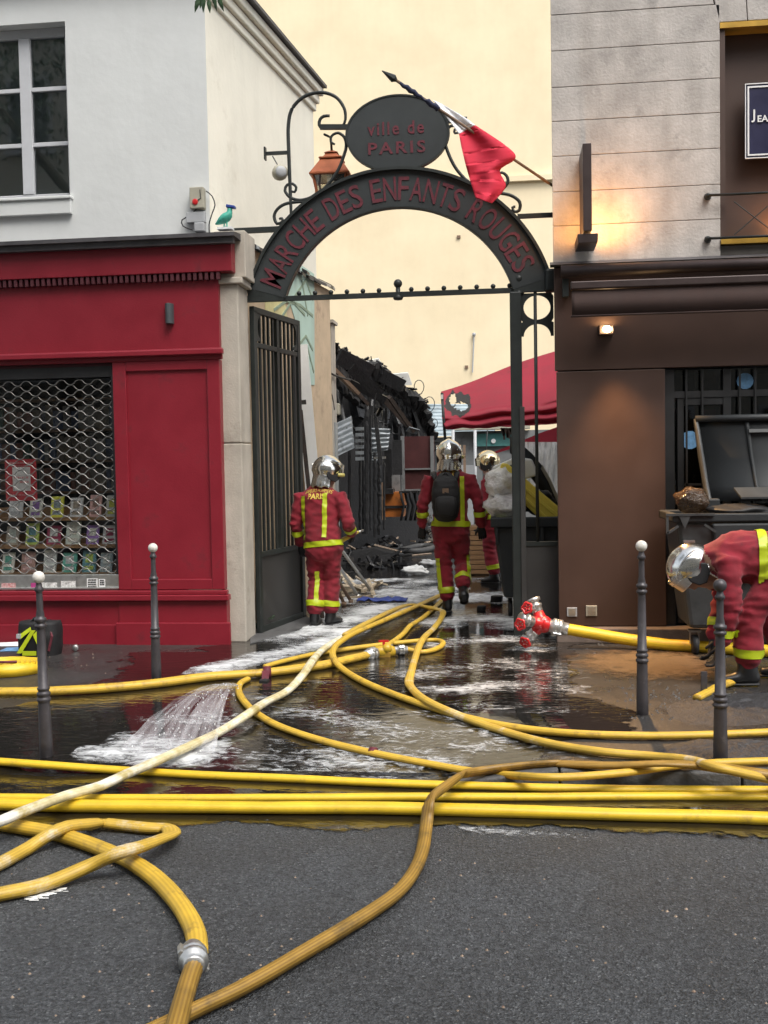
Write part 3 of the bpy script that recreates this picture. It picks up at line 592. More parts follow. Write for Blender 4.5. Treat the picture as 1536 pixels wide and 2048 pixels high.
for i in range(7):
    B().box((.47, 9.95, zs[i]+.0025), (WL, 9.967, zs[i+1]-.0025)).o('stone_course', 'stone', rh, bevel=.004)
    B().box((3.3, 9.95, zs[i]+.004), (6.5, 9.967, zs[i+1]-.004)).o('stone_course', 'stone', rh, bevel=.004)
zt = zs[7]
B().prism([(.47, 9.95, zt+.004), (WL-.05, 9.95, zt+.004), (WL-.09, 9.95, zt+.17), (WL-.09, 9.95, zt+.30), (.47, 9.95, zt+.30)], (0, .017, 0)).o('stone_course', 'stone', rh, bevel=.003)
B().prism([(WL-.002, 9.95, WT+.006), (2.215, 9.95, WT+.006), (2.17, 9.95, zt+.62), (WL-.07, 9.95, zt+.62), (WL-.07, 9.95, zt+.165)], (0, .017, 0)).o('stone_course', 'stone', rh, bevel=.003)
B().prism([(2.223, 9.95, WT+.006), (3.3, 9.95, WT+.006), (3.3, 9.95, zt+.62), (2.178, 9.95, zt+.62)], (0, .017, 0)).o('stone_course', 'stone', rh, bevel=.003)
B().box((.47, 9.95, zt+.305), (1.90, 9.967, zt+.62)).o('stone_course', 'stone', rh, bevel=.003)
B().box((.47, 9.9, 6.75), (6.5, 10, 7.05)).o('cornice', 'stone', rh)
# window of the upper floor with a brown lining
wr = B().box((WL, 9.97, WB), (WL+.05, 10.2, WT)).box((WL+.05, 10.14, WB), (3.3, 10.2, WT)).o('window', 'brown_paint', rh)
B().box((WL+.002, 9.945, WT-.05), (3.3, 10.13, WT-.002)).o('lintel_trim', 'gold', wr)
B().box((WL+.002, 9.93, WB), (3.3, 10.13, WB+.045)).o('sill_trim', 'gold', wr)
for zz in (FY(1410, 392, 9.9).z, FY(1410, 478, 9.9).z):
    r_ = B().tube([(1.86, 9.88, zz), (3.4, 9.88, zz)], .012, 8).lathe([(.028, 0), (.034, .02), (.022, .05), (.012, .07)], (1.86, 9.95, zz), 12, (0, -1, 0)).o('guard_rail', 'black_iron', wr, True)
for xx in (2.08, 2.45):
    B().tube([(xx, 9.88, zz+.02), (xx+.36, 9.88, zz+.32)], .005, 5).tube([(xx, 9.88, zz+.32), (xx+.36, 9.88, zz+.02)], .005, 5).o('guard_cross', 'black_iron', wr)
sb = thing('shop_sign', 'navy blue square sign with white borders and white lettering in the upper window', 'sign', (2.5, 10.05, 4.4))
a = FY(1490, 318, 10.0); c = FY(1490, 168, 10.0); S_ = c.z-a.z
B().box((a.x, 10.0, a.z), (a.x+S_*1.25, 10.03, c.z)).o('panel', 'navy', sb)
def frame(x0, z0, x1, z1, w_, y, d_, nm, mat, par): B().box((x0, y, z0), (x0+w_, y+d_, z1)).box((x1-w_, y, z0), (x1, y+d_, z1)).box((x0+w_, y, z0), (x1-w_, y+d_, z0+w_)).box((x0+w_, y, z1-w_), (x1-w_, y+d_, z1)).o(nm, mat, par)
frame(a.x, a.z, a.x+S_*1.25, c.z, .008, 9.992, .006, 'outer_border', 'white', sb); frame(a.x+.022, a.z+.025, a.x+S_*1.25-.022, c.z-.025, .014, 9.992, .006, 'inner_border', 'white', sb)
p = FY(1505, 238, 9.99)
for ch, s_, dx in (('J', .12, 0), ('EAN', .082, .040)):
    vs, fs = text_mesh(ch, s_, .002, 'LEFT', bold=.0015); lo = min(v.y for v in vs); B().add([(p.x+dx+v.x, 9.99+v.z, p.z-.03+v.y-lo) for v in vs], fs).o('lettering', 'white', sb)
# blade sign seen edge-on with its uplight
a = FY(1150, 302, 9.7); bsn = thing('blade_sign', 'narrow bronze blade sign standing out from the stone wall, lit from below', 'sign', (.72, 9.8, 3.7))
B().box((.715, 9.50, 3.70), (.79, 9.94, 4.46)).o('box', 'brown_metal', bsn, bevel=.004)
B().prism([(.67, 9.52, 3.60), (.84, 9.52, 3.60), (.845, 9.52, 3.68), (.665, 9.52, 3.68)], (0, .40, 0)).o('lamp_housing', 'brown_metal', bsn, bevel=.004)
K['lit'] = emit('lit_lamp', (1, .62, .25), 14)
B().box((.80, 9.56, 3.681), (.84, 9.80, 3.686)).box((.672, 9.56, 3.681), (.70, 9.80, 3.686)).o('lamp_lens', 'lit', bsn)
def spot(name, loc, to, e, size, blend=.6, col=(1, .55, .2), r=.03):
    l = bpy.data.lights.new(name, 'SPOT'); l.energy = e; l.spot_size = math.radians(size); l.spot_blend = blend; l.color = col; l.shadow_soft_size = r
    o = bpy.data.objects.new(name, l); COL.objects.link(o); o.location = loc; o.rotation_euler = (V(loc)-V(to)).to_track_quat('Z', 'Y').to_euler(); return o
spot('blade_sign_uplight', (.84, 9.60, 3.70), (.98, 9.955, 3.98), 22, 140, 1.0, (1, .42, .10))
spot('blade_sign_uplight_left', (.67, 9.60, 3.70), (.55, 9.955, 4.0), 9, 140, 1.0, (1, .42, .10))
B().box((2.42, 10.0, WB+.046), (2.62, 10.05, WB+.075)).o('sill_lamp', 'lit', wr)
spot('window_uplight', (2.52, 10.02, 3.71), (2.45, 10.14, 4.3), 7, 130, .9, (1, .5, .15))
# ledge, awning box, valance
B().prism([(.44, 9.80, 3.47), (.44, 9.95, 3.47), (.44, 9.95, 3.52)], (6, 0, 0)).o('zinc_ledge', 'zinc', rh)
aw = thing('awning', 'folded dark brown shop awning with its valance hanging over the brown shopfront', 'awning', (2, 9.8, 3.3))
B().prism([(.53, 9.90+.06*math.sin(t)-.13, 3.40+.055*math.cos(t)) for t in fr(0, 2*math.pi, 12)[:-1]], (5.5, 0, 0)).o('roller_box', 'brown_metal', aw, True)
B().box((.545, 9.80, 3.18), (.60, 9.89, 3.34)).o('arm_bracket', 'black_iron', aw)
B().prism([(.60, 9.58, 3.19), (.60, 9.52, 3.20), (.60, 9.52, 3.265), (.60, 9.60, 3.275)], (5.4, 0, 0)).o('front_bar', 'brown_metal', aw, bevel=.008)
va = B(); top = []; bot = []
for i, xx in enumerate(fr(.61, 5.9, 160)): top.append((xx, 9.545, 3.19)); bot.append((xx, 9.545+.012*nz(xx, 0, 3)+.006*nz(xx, 0, 11), 2.965))
va.strip(top, bot, (0, .004, 0)).o('valance', 'brown_cloth', aw, True)
B().tube([(.60, 9.548, 2.962), (5.9, 9.548, 2.962)], .010, 8).o('hem_rod', 'brown_cloth', aw, True)
# brown shopfront
B().box((.475, 9.90, 2.515), (6.5, 9.974, 3.46)).o('fascia', 'brown_paint', rh, bevel=.004)
B().box((.488, 9.90, .135), (1.468, 9.974, 2.503)).o('door_side_panel', 'brown_paint', rh, bevel=.004)
B().prism([(.50, 9.975, 0), (1.46, 9.975, 0), (1.46, 13, 0), (.92, 13, 0)], (0, 0, 3.449)).o('side_wall', 'brown_paint', rh)
B().box((.46, 9.78, -.02), (6.5, 9.985, .128)).o('step', 'step_stone', rh, bevel=.012)
for (x0, y0, x1, y1, mt, nm) in ((1134, 1215, 1154, 1233, 'grey_box', 'socket_plate'), (1172, 1211, 1194, 1232, 'ivory_box', 'socket_plate')):
    a = FY(x0, y1, 9.89); c = FY(x1, y0, 9.89); B().box((a.x, 9.885, a.z), (c.x, 9.9, c.z)).o(nm, mt, rh, bevel=.003); B().box((a.x+.015, 9.882, a.z+.012), (c.x-.015, 9.885, c.z-.012)).o(nm, 'steel', rh)
# glazed door and side light with bars
DX = 1.47
df = B().box((DX, 9.96, .13), (DX+.09, 10.05, 2.50)).box((DX+.09, 9.97, 2.24), (6, 10.05, 2.30)).o('door_frame', 'dark_door', rh)
dr = B().box((DX+.12, 9.98, .15), (DX+.18, 10.03, 2.24)).box((2.0, 9.975, .15), (2.07, 10.03, 2.5)).box((DX+.18, 9.98, 2.17), (2.0, 10.03, 2.24)).box((DX+.18, 9.98, .15), (2.0, 10.03, .7)).box((2.07, 9.98, .15), (4, 10.03, .6)).o('glazed_door', 'dark_door', rh, bevel=.004)
B().box((DX+.09, 10.035, .6), (4, 10.041, 2.5)).o('pane', 'glass_dark', dr)
for xx in (1405, 1373, 1480, 1511):
    p = FY(xx, 800, 9.96); B().box((p.x-.008, 9.955, .7), (p.x+.008, 9.97, 2.5)).o('bar', 'dark_door', dr)
for xx in (2.45, 2.62, 2.80): B().box((xx-.008, 9.955, .7), (xx+.008, 9.97, 2.5)).o('bar', 'dark_door', dr)
B().box((DX+.18, 9.955, 1.43), (2.0, 9.968, 1.45)).o('bar', 'dark_door', dr)
K['sky_blue'] = M('sky_blue', (.14, .30, .50), .5, var=.25, scale=30); K['pinkred'] = M('pinkred', (.40, .05, .09), .7, var=.3, scale=14)
for xx, yy, rr in ((1490, 762, .075), (1380, 880, .085)):
    p = FY(xx, yy, 10.033); B().lathe([(rr, 0), (rr, .003)], p, 14, (0, -1, 0)).o('round_decal', 'sky_blue', dr)
def inbox(x0, y0, x1, y1, Y, mt, nm='shelf_goods'):
    a = FY(x0, y1, Y); c = FY(x1, y0, Y); B().box((a.x, Y, a.z), (c.x, Y+.05, c.z)).o(nm, mt, rh)
inbox(1348, 789, 1372, 803, 10.15, 'pinkred'); inbox(1348, 815, 1372, 840, 10.15, 'pinkred'); inbox(1376, 800, 1392, 835, 10.2, 'pinkred'); inbox(1408, 818, 1432, 838, 10.2, 'pinkred')
inbox(1390, 735, 1430, 812, 10.3, 'rubble', 'curtain'); inbox(1440, 735, 1478, 830, 10.35, 'grey_paint', 'curtain')
for i in range(9): inbox(1350+i*8, 955+random.randint(-15, 8), 1356+i*8, 995, 10.3, random.choice(['wood', 'rubble', 'grey_paint', 'litter']))
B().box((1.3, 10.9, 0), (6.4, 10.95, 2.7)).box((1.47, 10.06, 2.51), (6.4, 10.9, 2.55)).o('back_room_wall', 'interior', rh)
# sconce
p = FY(1212, 660, 9.84); sc_ = thing('sconce', 'lit up-and-down wall lamp on the brown fascia under the awning', 'lamp', (p.x, 9.9, p.z))
B().box((p.x-.065, 9.80, p.z-.045), (p.x+.065, 9.895, p.z-.035)).box((p.x-.065, 9.80, p.z-.035), (p.x-.058, 9.895, p.z+.04)).box((p.x+.058, 9.80, p.z-.035), (p.x+.065, 9.895, p.z+.04)).box((p.x-.057, 9.885, p.z-.034), (p.x+.057, 9.895, p.z+.05)).o('body', 'brown_metal', sc_)
B().ball((p.x+.01, 9.845, p.z+.008), .032, 12, 8, (1.25, .9, .95)).o('bulb', emit('bulb', (1, .72, .38), 40), sc_, True)
spot('sconce_downlight', (p.x, 9.72, p.z-.06), (p.x+.35, 8.55, 0), 260, 95, 1.0)
bl = bpy.data.lights.new('sconce_bulb', 'POINT'); bl.energy = 1.0; bl.color = (1, .6, .25); bl.shadow_soft_size = .03; bo = bpy.data.objects.new('sconce_bulb', bl); COL.objects.link(bo); bo.location = (p.x, 9.78, p.z+.03)
# ================================================================== GATE ARCH
GY = 10.15
def c2(x, y): return (x/2.4+480, y/2.4+120)            # reading off an enlarged detail
def gp(px, py, dy=0): return FY(px, py, GY+dy)
ga = thing('gate_arch', 'black iron entrance arch lettered in red with an oval plate on top', 'arch', (-1, GY, 0))
AC = V((-1.0, GY, 2.985)); RI, RO = 1.155, 1.495
def arc(r, a0, a1, n, y=0): return [AC+V((r*math.cos(a), y, r*math.sin(a))) for a in fr(a0, a1, n)]
A0, A1 = math.radians(16.5), math.radians(163.5)
B().strip(arc(RI, A0, A1, 64, -.03), arc(RO, A0, A1, 64, -.03), (0, .06, 0)).o('arch_band', 'sign_black', ga)
B().strip(arc(RO, A0, A1, 64, -.07), arc(RO+.028, A0, A1, 64, -.07), (0, .14, 0)).o('arch_rim', 'black_iron', ga)
B().strip(arc(RI-.012, A0, A1, 64, -.045), arc(RI, A0, A1, 64, -.045), (0, .09, 0)).o('arch_rim', 'black_iron', ga)
for s_ in (-1, 1):          # feet of the band with a hollowed inner corner
    q = [(1.10, .30), (1.10, .335), (1.165, .35), (1.215, .40), (1.235, .445), (1.44, .445), (1.49, .42), (1.47, .37), (1.50, .32), (1.52, .30)]
    B().prism([(AC.x+s_*u, GY-.028, AC.z+v) for u, v in q], (0, .056, 0)).o('arch_foot', 'black_iron', ga)
word = 'MARCHE DES ENFANTS ROUGES'
adv = {'M': 1.18, 'N': 1.05, 'G': 1.05, 'O': 1.08, 'U': 1.0, ' ': .55, 'E': .88, 'S': .92, 'R': .95, 'F': .85, 'T': .9, 'A': 1.0, 'D': 1.0, 'H': 1.02, 'C': .98}
tot = sum(adv[c] for c in word); a_hi, a_lo = math.radians(160.5), math.radians(22.5); pos = 0
for ch in word:
    aw_ = adv[ch]; ang = a_hi+(a_lo-a_hi)*((pos+aw_/2)/tot); pos += aw_
    if ch == ' ': continue
    vs, fs = text_mesh(ch, .30, .003, bold=.002); x0 = min(v.x for v in vs); x1 = max(v.x for v in vs); y0 = min(v.y for v in vs); y1 = max(v.y for v in vs)
    tw = aw_*.118; rm = (RI+RO)/2-.003; th = .222
    out = []
    for v in vs:
        lx = ((v.x-x0)/(x1-x0)-.5)*tw; ly = ((v.y-y0)/(y1-y0)-.5)*th
        out.append(AC+V((math.cos(ang), 0, math.sin(ang)))*(rm+ly)+V((math.sin(ang), 0, -math.cos(ang)))*lx+V((0, -.034+v.z, 0)))
    B().add(out, fs).o('letter', 'sign_red', ga)
oc = gp(795, 268); ox, oz = .495, .36
B().prism([oc+V((ox*math.cos(t), -.03, oz*math.sin(t))) for t in fr(0, 2*math.pi, 72)[:-1]], (0, .06, 0)).o('oval_plate', 'sign_black', ga, bevel=.008)
B().strip([oc+V((ox*.97*math.cos(t), -.036, oz*.97*math.sin(t))) for t in fr(0, 2*math.pi, 72)], [oc+V((ox*1.01*math.cos(t), -.036, oz*1.01*math.sin(t))) for t in fr(0, 2*math.pi, 72)], (0, .07, 0)).o('oval_rim', 'black_iron', ga)
for body, cx, cy, wd, ht in (('ville de', 792, 258, .54, .125), ('PARIS', 794, 297, .55, .115)):
    vs, fs = text_mesh(body, .16, .002, bold=.003, spacing=1.25); x0 = min(v.x for v in vs); x1 = max(v.x for v in vs); y0 = min(v.y for v in vs); y1 = max(v.y for v in vs); p = gp(cx, cy)
    B().add([(p.x+((v.x-x0)/(x1-x0)-.5)*wd, GY-.033+v.z, p.z+((v.y-y0)/(y1-y0)-.5)*ht) for v in vs], fs).o('oval_lettering', 'sign_red', ga)
a = gp(775, 352); c = gp(822, 330); B().box((a.x, GY-.029, a.z+.02), (c.x, GY+.029, c.z)).o('stem', 'black_iron', ga)
def scroll(pts, r=.016, nm='scroll', dy=0, par=None, conv=c2):
    q = crom([tuple(gp(*conv(*p), dy)) for p in pts], .02); B().tube([V(p) for p in q], [r*(1-.35*abs(2*i/len(q)-1)**4) for i in range(len(q))], 8).o(nm, 'black_iron', par or ga, True)
scroll([(455,405),(436,392),(440,365),(470,350),(500,370),(510,410),(500,455),(470,530),(420,600),(370,645),(300,672),(245,662),(216,628),(226,600),(252,594),(270,612),(262,634),(244,628)])
scroll([(330,680),(270,682),(215,692),(178,718),(164,752),(178,786),(204,776),(200,760),(188,764)])
scroll([(392,330),(380,312),(384,286),(402,270),(430,268)])
scroll([(1055,345),(1032,352),(1030,336),(1050,318),(1010,318),(982,360),(990,420),(1030,510),(1090,580),(1170,632),(1245,628),(1284,590),(1280,556),(1256,540),(1238,554),(1244,576),(1256,572)])
scroll([(1160,640),(1230,638),(1300,650),(1342,682),(1340,722),(1316,728),(1308,708),(1322,704)])
scroll([(246,790),(244,700),(240,600),(234,440),(232,320),(250,235),(310,175),(390,156),(460,178),(500,232),(506,285),(496,312)], .018, 'lantern_hook')
a = gp(*c2(385, 322)); c = gp(*c2(530, 322)); B().slab((a.x, GY, a.z), (c.x, GY, c.z), .04, .045).o('bracket_bar', 'black_iron', ga)
a = gp(*c2(965, 293)); c = gp(*c2(1090, 280)); B().slab((a.x, GY, a.z), (c.x, GY, a.z), .04, .045).o('bracket_bar', 'black_iron', ga)
a = gp(*c2(122, 450)); c = gp(*c2(236, 450)); B().slab((a.x, GY, a.z), (c.x, GY, a.z), .03, .03).box((a.x-.01, GY-.03, a.z-.06), (a.x+.005, GY+.03, a.z+.06)).o('wall_bracket', 'black_iron', ga)
a = gp(455, 463); c = gp(560, 460); B().slab((a.x, GY, a.z), (c.x, GY, a.z), .045, .05).o('tie_bar', 'black_iron', ga)
a = gp(1035, 433); B().slab((a.x, GY, a.z), (.48, GY, a.z), .04, .04).o('tie_bar', 'black_iron', ga)
a = gp(495, 605); c = gp(1100, 573); zb = (a.z+c.z)/2
B().slab((-2.475, GY, zb), (.50, GY, zb), .05, .045).o('cross_bar', 'black_iron', ga)
for i in range(17):
    xx = -2.28+i*.1565
    if abs(xx+1.0) < .06: continue
    B().ball((xx, GY, zb+.045), .024, 10, 7).o('finial', 'black_iron', ga, True)
for xx in (-1.0, .155): B().ball((xx, GY, zb+.105), .042, 14, 9).lathe([(.04, -.05), (.05, -.03), (.022, .0), (.022, .07)], (xx, GY, zb), 12).o('ball_finial', 'black_iron', ga, True)
# left end blocks and cable clamp
B().box((-2.48, GY-.02, zb+.02), (-2.40, GY+.06, zb+.24)).o('hinge_block', 'black_iron', ga, bevel=.02)
a = gp(503, 527); B().box((a.x-.05, GY-.02, a.z-.07), (a.x+.03, GY+.06, a.z+.08)).o('cable_clamp', 'black_iron', ga, bevel=.02)
pts = [gp(458+i*3.2, 510+2*math.sin(i*2.2)) for i in range(15)]
B().tube(pts, [.022+.008*(i % 2) for i in range(15)], 8).o('cable_sleeve', 'cable', ga, True)
B().box((.40, GY-.09, zb-.03), (.50, GY+.06, zb+.18)).o('hinge_block', 'black_iron', ga, bevel=.02)
# fixed side panel on the right
fp = thing('gate_side_panel', 'narrow fixed iron side panel of the gate in front of the grey bin', 'gate', (.27, GY, 0))
x0 = FY(1023, 900, GY).x; x1 = FY(1046, 900, GY).x
B().box((x0, GY-.05, 0), (x1, GY+.05, zb-.02)).o('post', 'black_iron', fp, bevel=.01)
B().box((x1-.03, GY-.062, .0), (x1+.018, GY-.0, 2.2)).o('stile', 'gate_panel', fp, bevel=.004)
xb = FY(1073, 850, GY).x; B().tube([(xb, GY, .9), (xb, GY, zb-.02)], .016, 8).o('bar', 'black_iron', fp, True)
B().box((x1+.01, GY-.02, .02), (.50, GY+.02, .88)).o('panel', 'gate_panel', fp); B().box((x1, GY-.03, .87), (.50, GY+.03, .91)).o('rail', 'black_iron', fp)
for cz, r_ in ((zb-.17, .115), (zb-.44, .115)):
    ci = []; sq = []
    for t in fr(0 if cz > zb-.3 else 0, 2*math.pi if cz > zb-.3 else math.pi, 32):
        cx = (x1+.47)/2; co, si_ = math.cos(t), math.sin(t); k = min(.155/max(abs(co), 1e-6), .135/max(abs(si_), 1e-6)); ci.append((cx+r_*co*1.1, GY-.012, cz+r_*si_)); sq.append((cx+max(r_*1.1+.01, k)*co if False else cx+k*co, GY-.012, cz+k*si_))
    B().strip(ci, sq, (0, .024, 0)).o('ring_plate', 'black_iron', fp)
# open left leaf
H0, H1 = V((-2.45, 10.17, 0)), V((-2.215, 11.32, 0)); lt = 3.22
gl = thing('gate_leaf', 'tall open black iron gate leaf with vertical bars against the left wall', 'gate', H0)
def on(u, z, off=0): p = H0.lerp(H1, u); n_ = V((H1.y-H0.y, -(H1.x-H0.x), 0)).normalized(); return V((p.x, p.y, z))+n_*off
def lslab(u0, z0, u1, z1, w_, h_, nm, mat='black_iron', bev=.004): return B().slab(on(u0, z0), on(u1, z1), w_, h_).o(nm, mat, gl, bevel=bev)
B().slab(on(.03, .02), on(.03, lt), .05, .075, (H1-H0)).o('stile', 'black_iron', gl, bevel=.006); B().slab(on(.97, .02), on(.97, lt), .05, .08, (H1-H0)).o('stile', 'black_iron', gl, bevel=.006)
lslab(.0, lt, 1, lt, .05, .06, 'rail'); lslab(.05, 2.88, .95, 2.88, .04, .05, 'rail'); lslab(.05, .80, .95, .80, .04, .05, 'rail'); lslab(.05, .05, .95, .05, .04, .06, 'rail')
B().strip([on(.06, .08), on(.94, .08)], [on(.06, .78), on(.94, .78)], V((-.02, .005, 0))).o('panel', 'gate_panel', gl)
for i in range(9):
    u = .15+i*.0875
    if i == 4: B().slab(on(u, .82), on(u, lt), .04, .06, (H1-H0)).o('bar', 'black_iron', gl)
    else: B().slab(on(u, .82), on(u, lt), .022, .028, (H1-H0)).o('bar', 'black_iron', gl)
B().slab(on(.88, .82), on(.88, 2.88), .03, .05, (H1-H0)).o('lock_bar', 'black_iron', gl)
for u in (.06, .94):   # rounded corner plates
    s_ = 1 if u < .5 else -1
    B().prism([on(u, lt-.03), on(u+s_*.10, lt-.03), on(u+s_*.06, lt-.05), on(u+s_*.03, lt-.10), on(u+s_*.02, lt-.17), on(u+s_*.03, lt-.24), on(u+s_*.09, lt-.30), on(u, lt-.30)], V((.02, -.004, 0))).o('corner_plate', 'black_iron', gl)
# lantern
lp = FY(664, 330, 10.5); ln = thing('lantern', 'copper-roofed glass street lantern hanging behind the arch', 'lamp', (lp.x, 10.5, lp.z-.35))
zr = FY(664, 353, 10.5).z; zt_ = FY(664, 318, 10.5).z
def ring4(w_, z): return [(lp.x-w_, 10.5-w_, z), (lp.x+w_, 10.5-w_, z), (lp.x+w_, 10.5+w_, z), (lp.x-w_, 10.5+w_, z)]
def frust(b, w0, z0, w1, z1): b.add(ring4(w0, z0)+ring4(w1, z1), [(0,3,2,1), (4,5,6,7), (0,1,5,4), (1,2,6,5), (2,3,7,6), (3,0,4,7)])
b_ = B(); frust(b_, .20, zr-.02, .20, zr); frust(b_, .195, zr+.001, .10, zt_-.02); frust(b_, .115, zt_-.02, .115, zt_); frust(b_, .085, zt_+.001, .05, zt_+.05); frust(b_, .07, zt_+.051, .03, zt_+.075); b_.o('hood', 'copper', ln, bevel=.005)
b_ = B()
for sx, sy in ((-1,-1), (1,-1), (1,1), (-1,1)): b_.slab((lp.x+sx*.165, 10.5+sy*.165, zr-.02), (lp.x+sx*.09, 10.5+sy*.09, zr-.42), .02, .02)
frust(b_, .10, zr-.45, .10, zr-.42); b_.o('cage', 'copper', ln)
b_ = B(); frust(b_, .088, zr-.42, .160, zr-.021); b_.o('glazing', glass('lantern_glass', (.75, .75, .7), .8, .15), ln)
B().tube([(lp.x, 10.5, zt_+.07), (lp.x, 10.46, zt_+.2), (lp.x-.02, 10.2, FY(660, 265, GY).z)], .012, 8).o('hanger', 'black_iron', ln, True)
p = FY(560, 345, GY); fl_ = thing('bulkhead_light', 'round white caged lamp head under the wall bracket left of the arch', 'lamp', p)
B().lathe([(.03, -.09), (.068, -.06), (.076, -.01), (.074, .03), (.05, .05)], p, 18, (.45, -1, -.1)).o('drum', 'ivory_box', fl_, True); B().lathe([(.055, .05), (.05, .058), (.02, .064)], p, 18, (.45, -1, -.1)).o('lens', 'grey_box', fl_, True); B().tube([p+V((-.02, 0, .07)), gp(545, 312)], .006, 6).o('stay', 'black_iron', fl_)
# flag
fg = thing('flag', 'limp tricolour flag, its red part hanging from a slanting pole over the arch', 'flag', (.46, 10.0, 3.9))
pa, pb = FY(787, 157, 9.30), V((.475, 10.02, FY(1108, 371, 10.02).z))
B().tube([pa, pb], .013, 10).o('pole', 'wood_old', fg, True); dr_ = (pa-pb).normalized()
B().lathe([(.014, -.03), (.034, .0), (.03, .02), (.004, .12)], pa, 8, tuple(dr_)).o('spear_tip', 'black_iron', fg)
def onp(px): # point on the pole seen at image column px
    lo, hi = 0, 1
    for _ in range(40):
        m_ = (lo+hi)/2; q = CAMR.transposed() @ (pa.lerp(pb, m_)-CAMP); xx = 768+FOC*q.x/-q.z
        if xx < px: lo = m_
        else: hi = m_
    return pa.lerp(pb, lo)
B().tube([onp(x)+V((0, -.012, -.012*(i % 2))) for i, x in enumerate(range(800, 884, 7))], [.012+.012*math.sin(i*.5) if i < 8 else .026 for i in range(12)], 8).o('blue_band', 'flag_blue', fg, True)
rowsf = [((866,200),(884,208)), ((894,236),(928,234)), ((918,268),(950,250)), ((924,300),(1030,309)), ((934,340),(1000,340)), ((943,370),(1011,373)), ((951,396),(984,407))]
def flagpts(i0, i1, n=14):
    G_ = []
    L_ = crom([(*r[0], 0) for r in rowsf[i0:i1+1]], 4); R_ = crom([(*r[1], 0) for r in rowsf[i0:i1+1]], 4); k = 16*(i1-i0)
    for j in range(k+1):
        f_ = j/k; l = L_[int(f_*(len(L_)-1))]; r = R_[int(f_*(len(R_)-1))]
        for i in range(n+1):
            u = i/n; px = l[0]+(r[0]-l[0])*u; py = l[1]+(r[1]-l[1])*u; Yp = 9.52+(px-870)/240*.36
            G_.append(FY(px, py, Yp+.032*math.sin(u*7+py*.018)*(min(1, (py-200)/80))+.010*math.sin(py*.05+u*3)))
    return G_, n+1, k+1
def patch(nm, i0, i1, mat):
    P_, nx_, ny_ = flagpts(i0, i1); b = B(); b.add(P_, [(j*nx_+i, j*nx_+i+1, (j+1)*nx_+i+1, (j+1)*nx_+i) for j in range(ny_-1) for i in range(nx_-1)]); o_ = b.o(nm, mat, fg, True); md = o_.modifiers.new('s', 'SOLIDIFY'); md.thickness = .003
patch('white_band', 0, 2, 'flag_white'); patch('red_band', 2, 6, 'flag_red')

# ------------------------------------------------------------------ fixtures on the white house corner
p = FY(398, 398, 9.82); jb = thing('alarm_box', 'old beige alarm box with a red button on the white wall corner', 'box', (p.x, 9.85, p.z))
B().box((p.x-.075, 9.76, p.z-.10), (p.x+.06, 9.848, p.z+.10)).o('case', 'ivory_box', jb, bevel=.008); B().lathe([(.028, 0), (.028, .008), (.015, .012)], (p.x-.02, 9.76, p.z-.04), 12, (0, -1, 0)).o('button', 'valve_red', jb); B().tube([(p.x+.03, 9.757, p.z+.07), (p.x+.035, 9.757, p.z-.01), (p.x+.0, 9.757, p.z-.03)], .004, 5).o('crack', 'cable', jb)
p = FY(395, 440, 9.82); jb = thing('junction_box', 'grey electrical junction boxes under the beige alarm box', 'box', (p.x, 9.85, p.z))
B().box((p.x-.10, 9.78, p.z-.03), (p.x+.08, 9.848, p.z+.07)).o('upper_box', 'grey_box', jb, bevel=.006); B().box((p.x-.02, 9.76, p.z-.12), (p.x+.08, 9.845, p.z-.035)).o('lower_box', 'grey_box', jb, bevel=.01)
def cable(pts, r, nm, label, Y=None, mat='cable'):
    q = crom([tuple(FY(x, y, Y)) if Y else tuple(pt) for pt in pts for x, y in [pt[:2]]], .03); B().tube([V(p) for p in q], r, 6).o(nm, mat, None, True, label=label, cat='cable')
cable([(393, 418), (378, 432), (364, 440), (366, 452), (385, 460)], .006, 'cable', 'thin cable looping from the alarm box to the junction boxes', 9.80)
cable([(412, 382), (424, 392), (430, 410), (425, 425), (418, 450), (420, 475)], .006, 'cable', 'thin cable running down the corner of the white wall', 9.80)
cable([(475, 470), (480, 490), (484, 505), (486, 535), (497, 540)], .007, 'cable', 'black cable hanging from the tie bar past the stone pier', 9.95)
# pigeon figurine on the cornice
p = FY(449, 467, 9.62); p.z = 3.885; pg = thing('bird_figurine', 'turquoise pigeon figurine with a blue cap standing on the end of the cornice', 'figurine', p)
B().box((p.x-.06, p.y-.04, p.z-.01), (p.x+.08, p.y+.05, p.z+.01)).o('plinth', 'foam_box', pg)
SB = .8
rings = [(-.105, .035, .008), (-.08, .045, .022), (-.05, .065, .038), (-.01, .09, .055), (.03, .115, .058), (.055, .14, .048), (.065, .17, .034), (.068, .195, .030), (.072, .22, .028), (.075, .24, .010)]
B().tube([(p.x+x_*SB, p.y, p.z+.02+z_*.95*SB) for x_, z_, r_ in rings], [r_*SB for *_, r_ in rings], 14).o('body', 'bird', pg, True)
B().tube([(p.x-.0, p.y-.01, p.z+.01), (p.x+.005, p.y-.01, p.z+.07)], .007, 6).tube([(p.x+.03, p.y-.02, p.z+.01), (p.x+.03, p.y-.015, p.z+.08)], .007, 6).o('leg', 'bird', pg)
B().prism([(p.x+.025, p.y-.03, p.z+.19), (p.x+.11, p.y-.025, p.z+.18), (p.x+.108, p.y-.025, p.z+.205), (p.x+.028, p.y-.03, p.z+.22)], (0, .06, 0)).o('cap', 'blue', pg, bevel=.006)

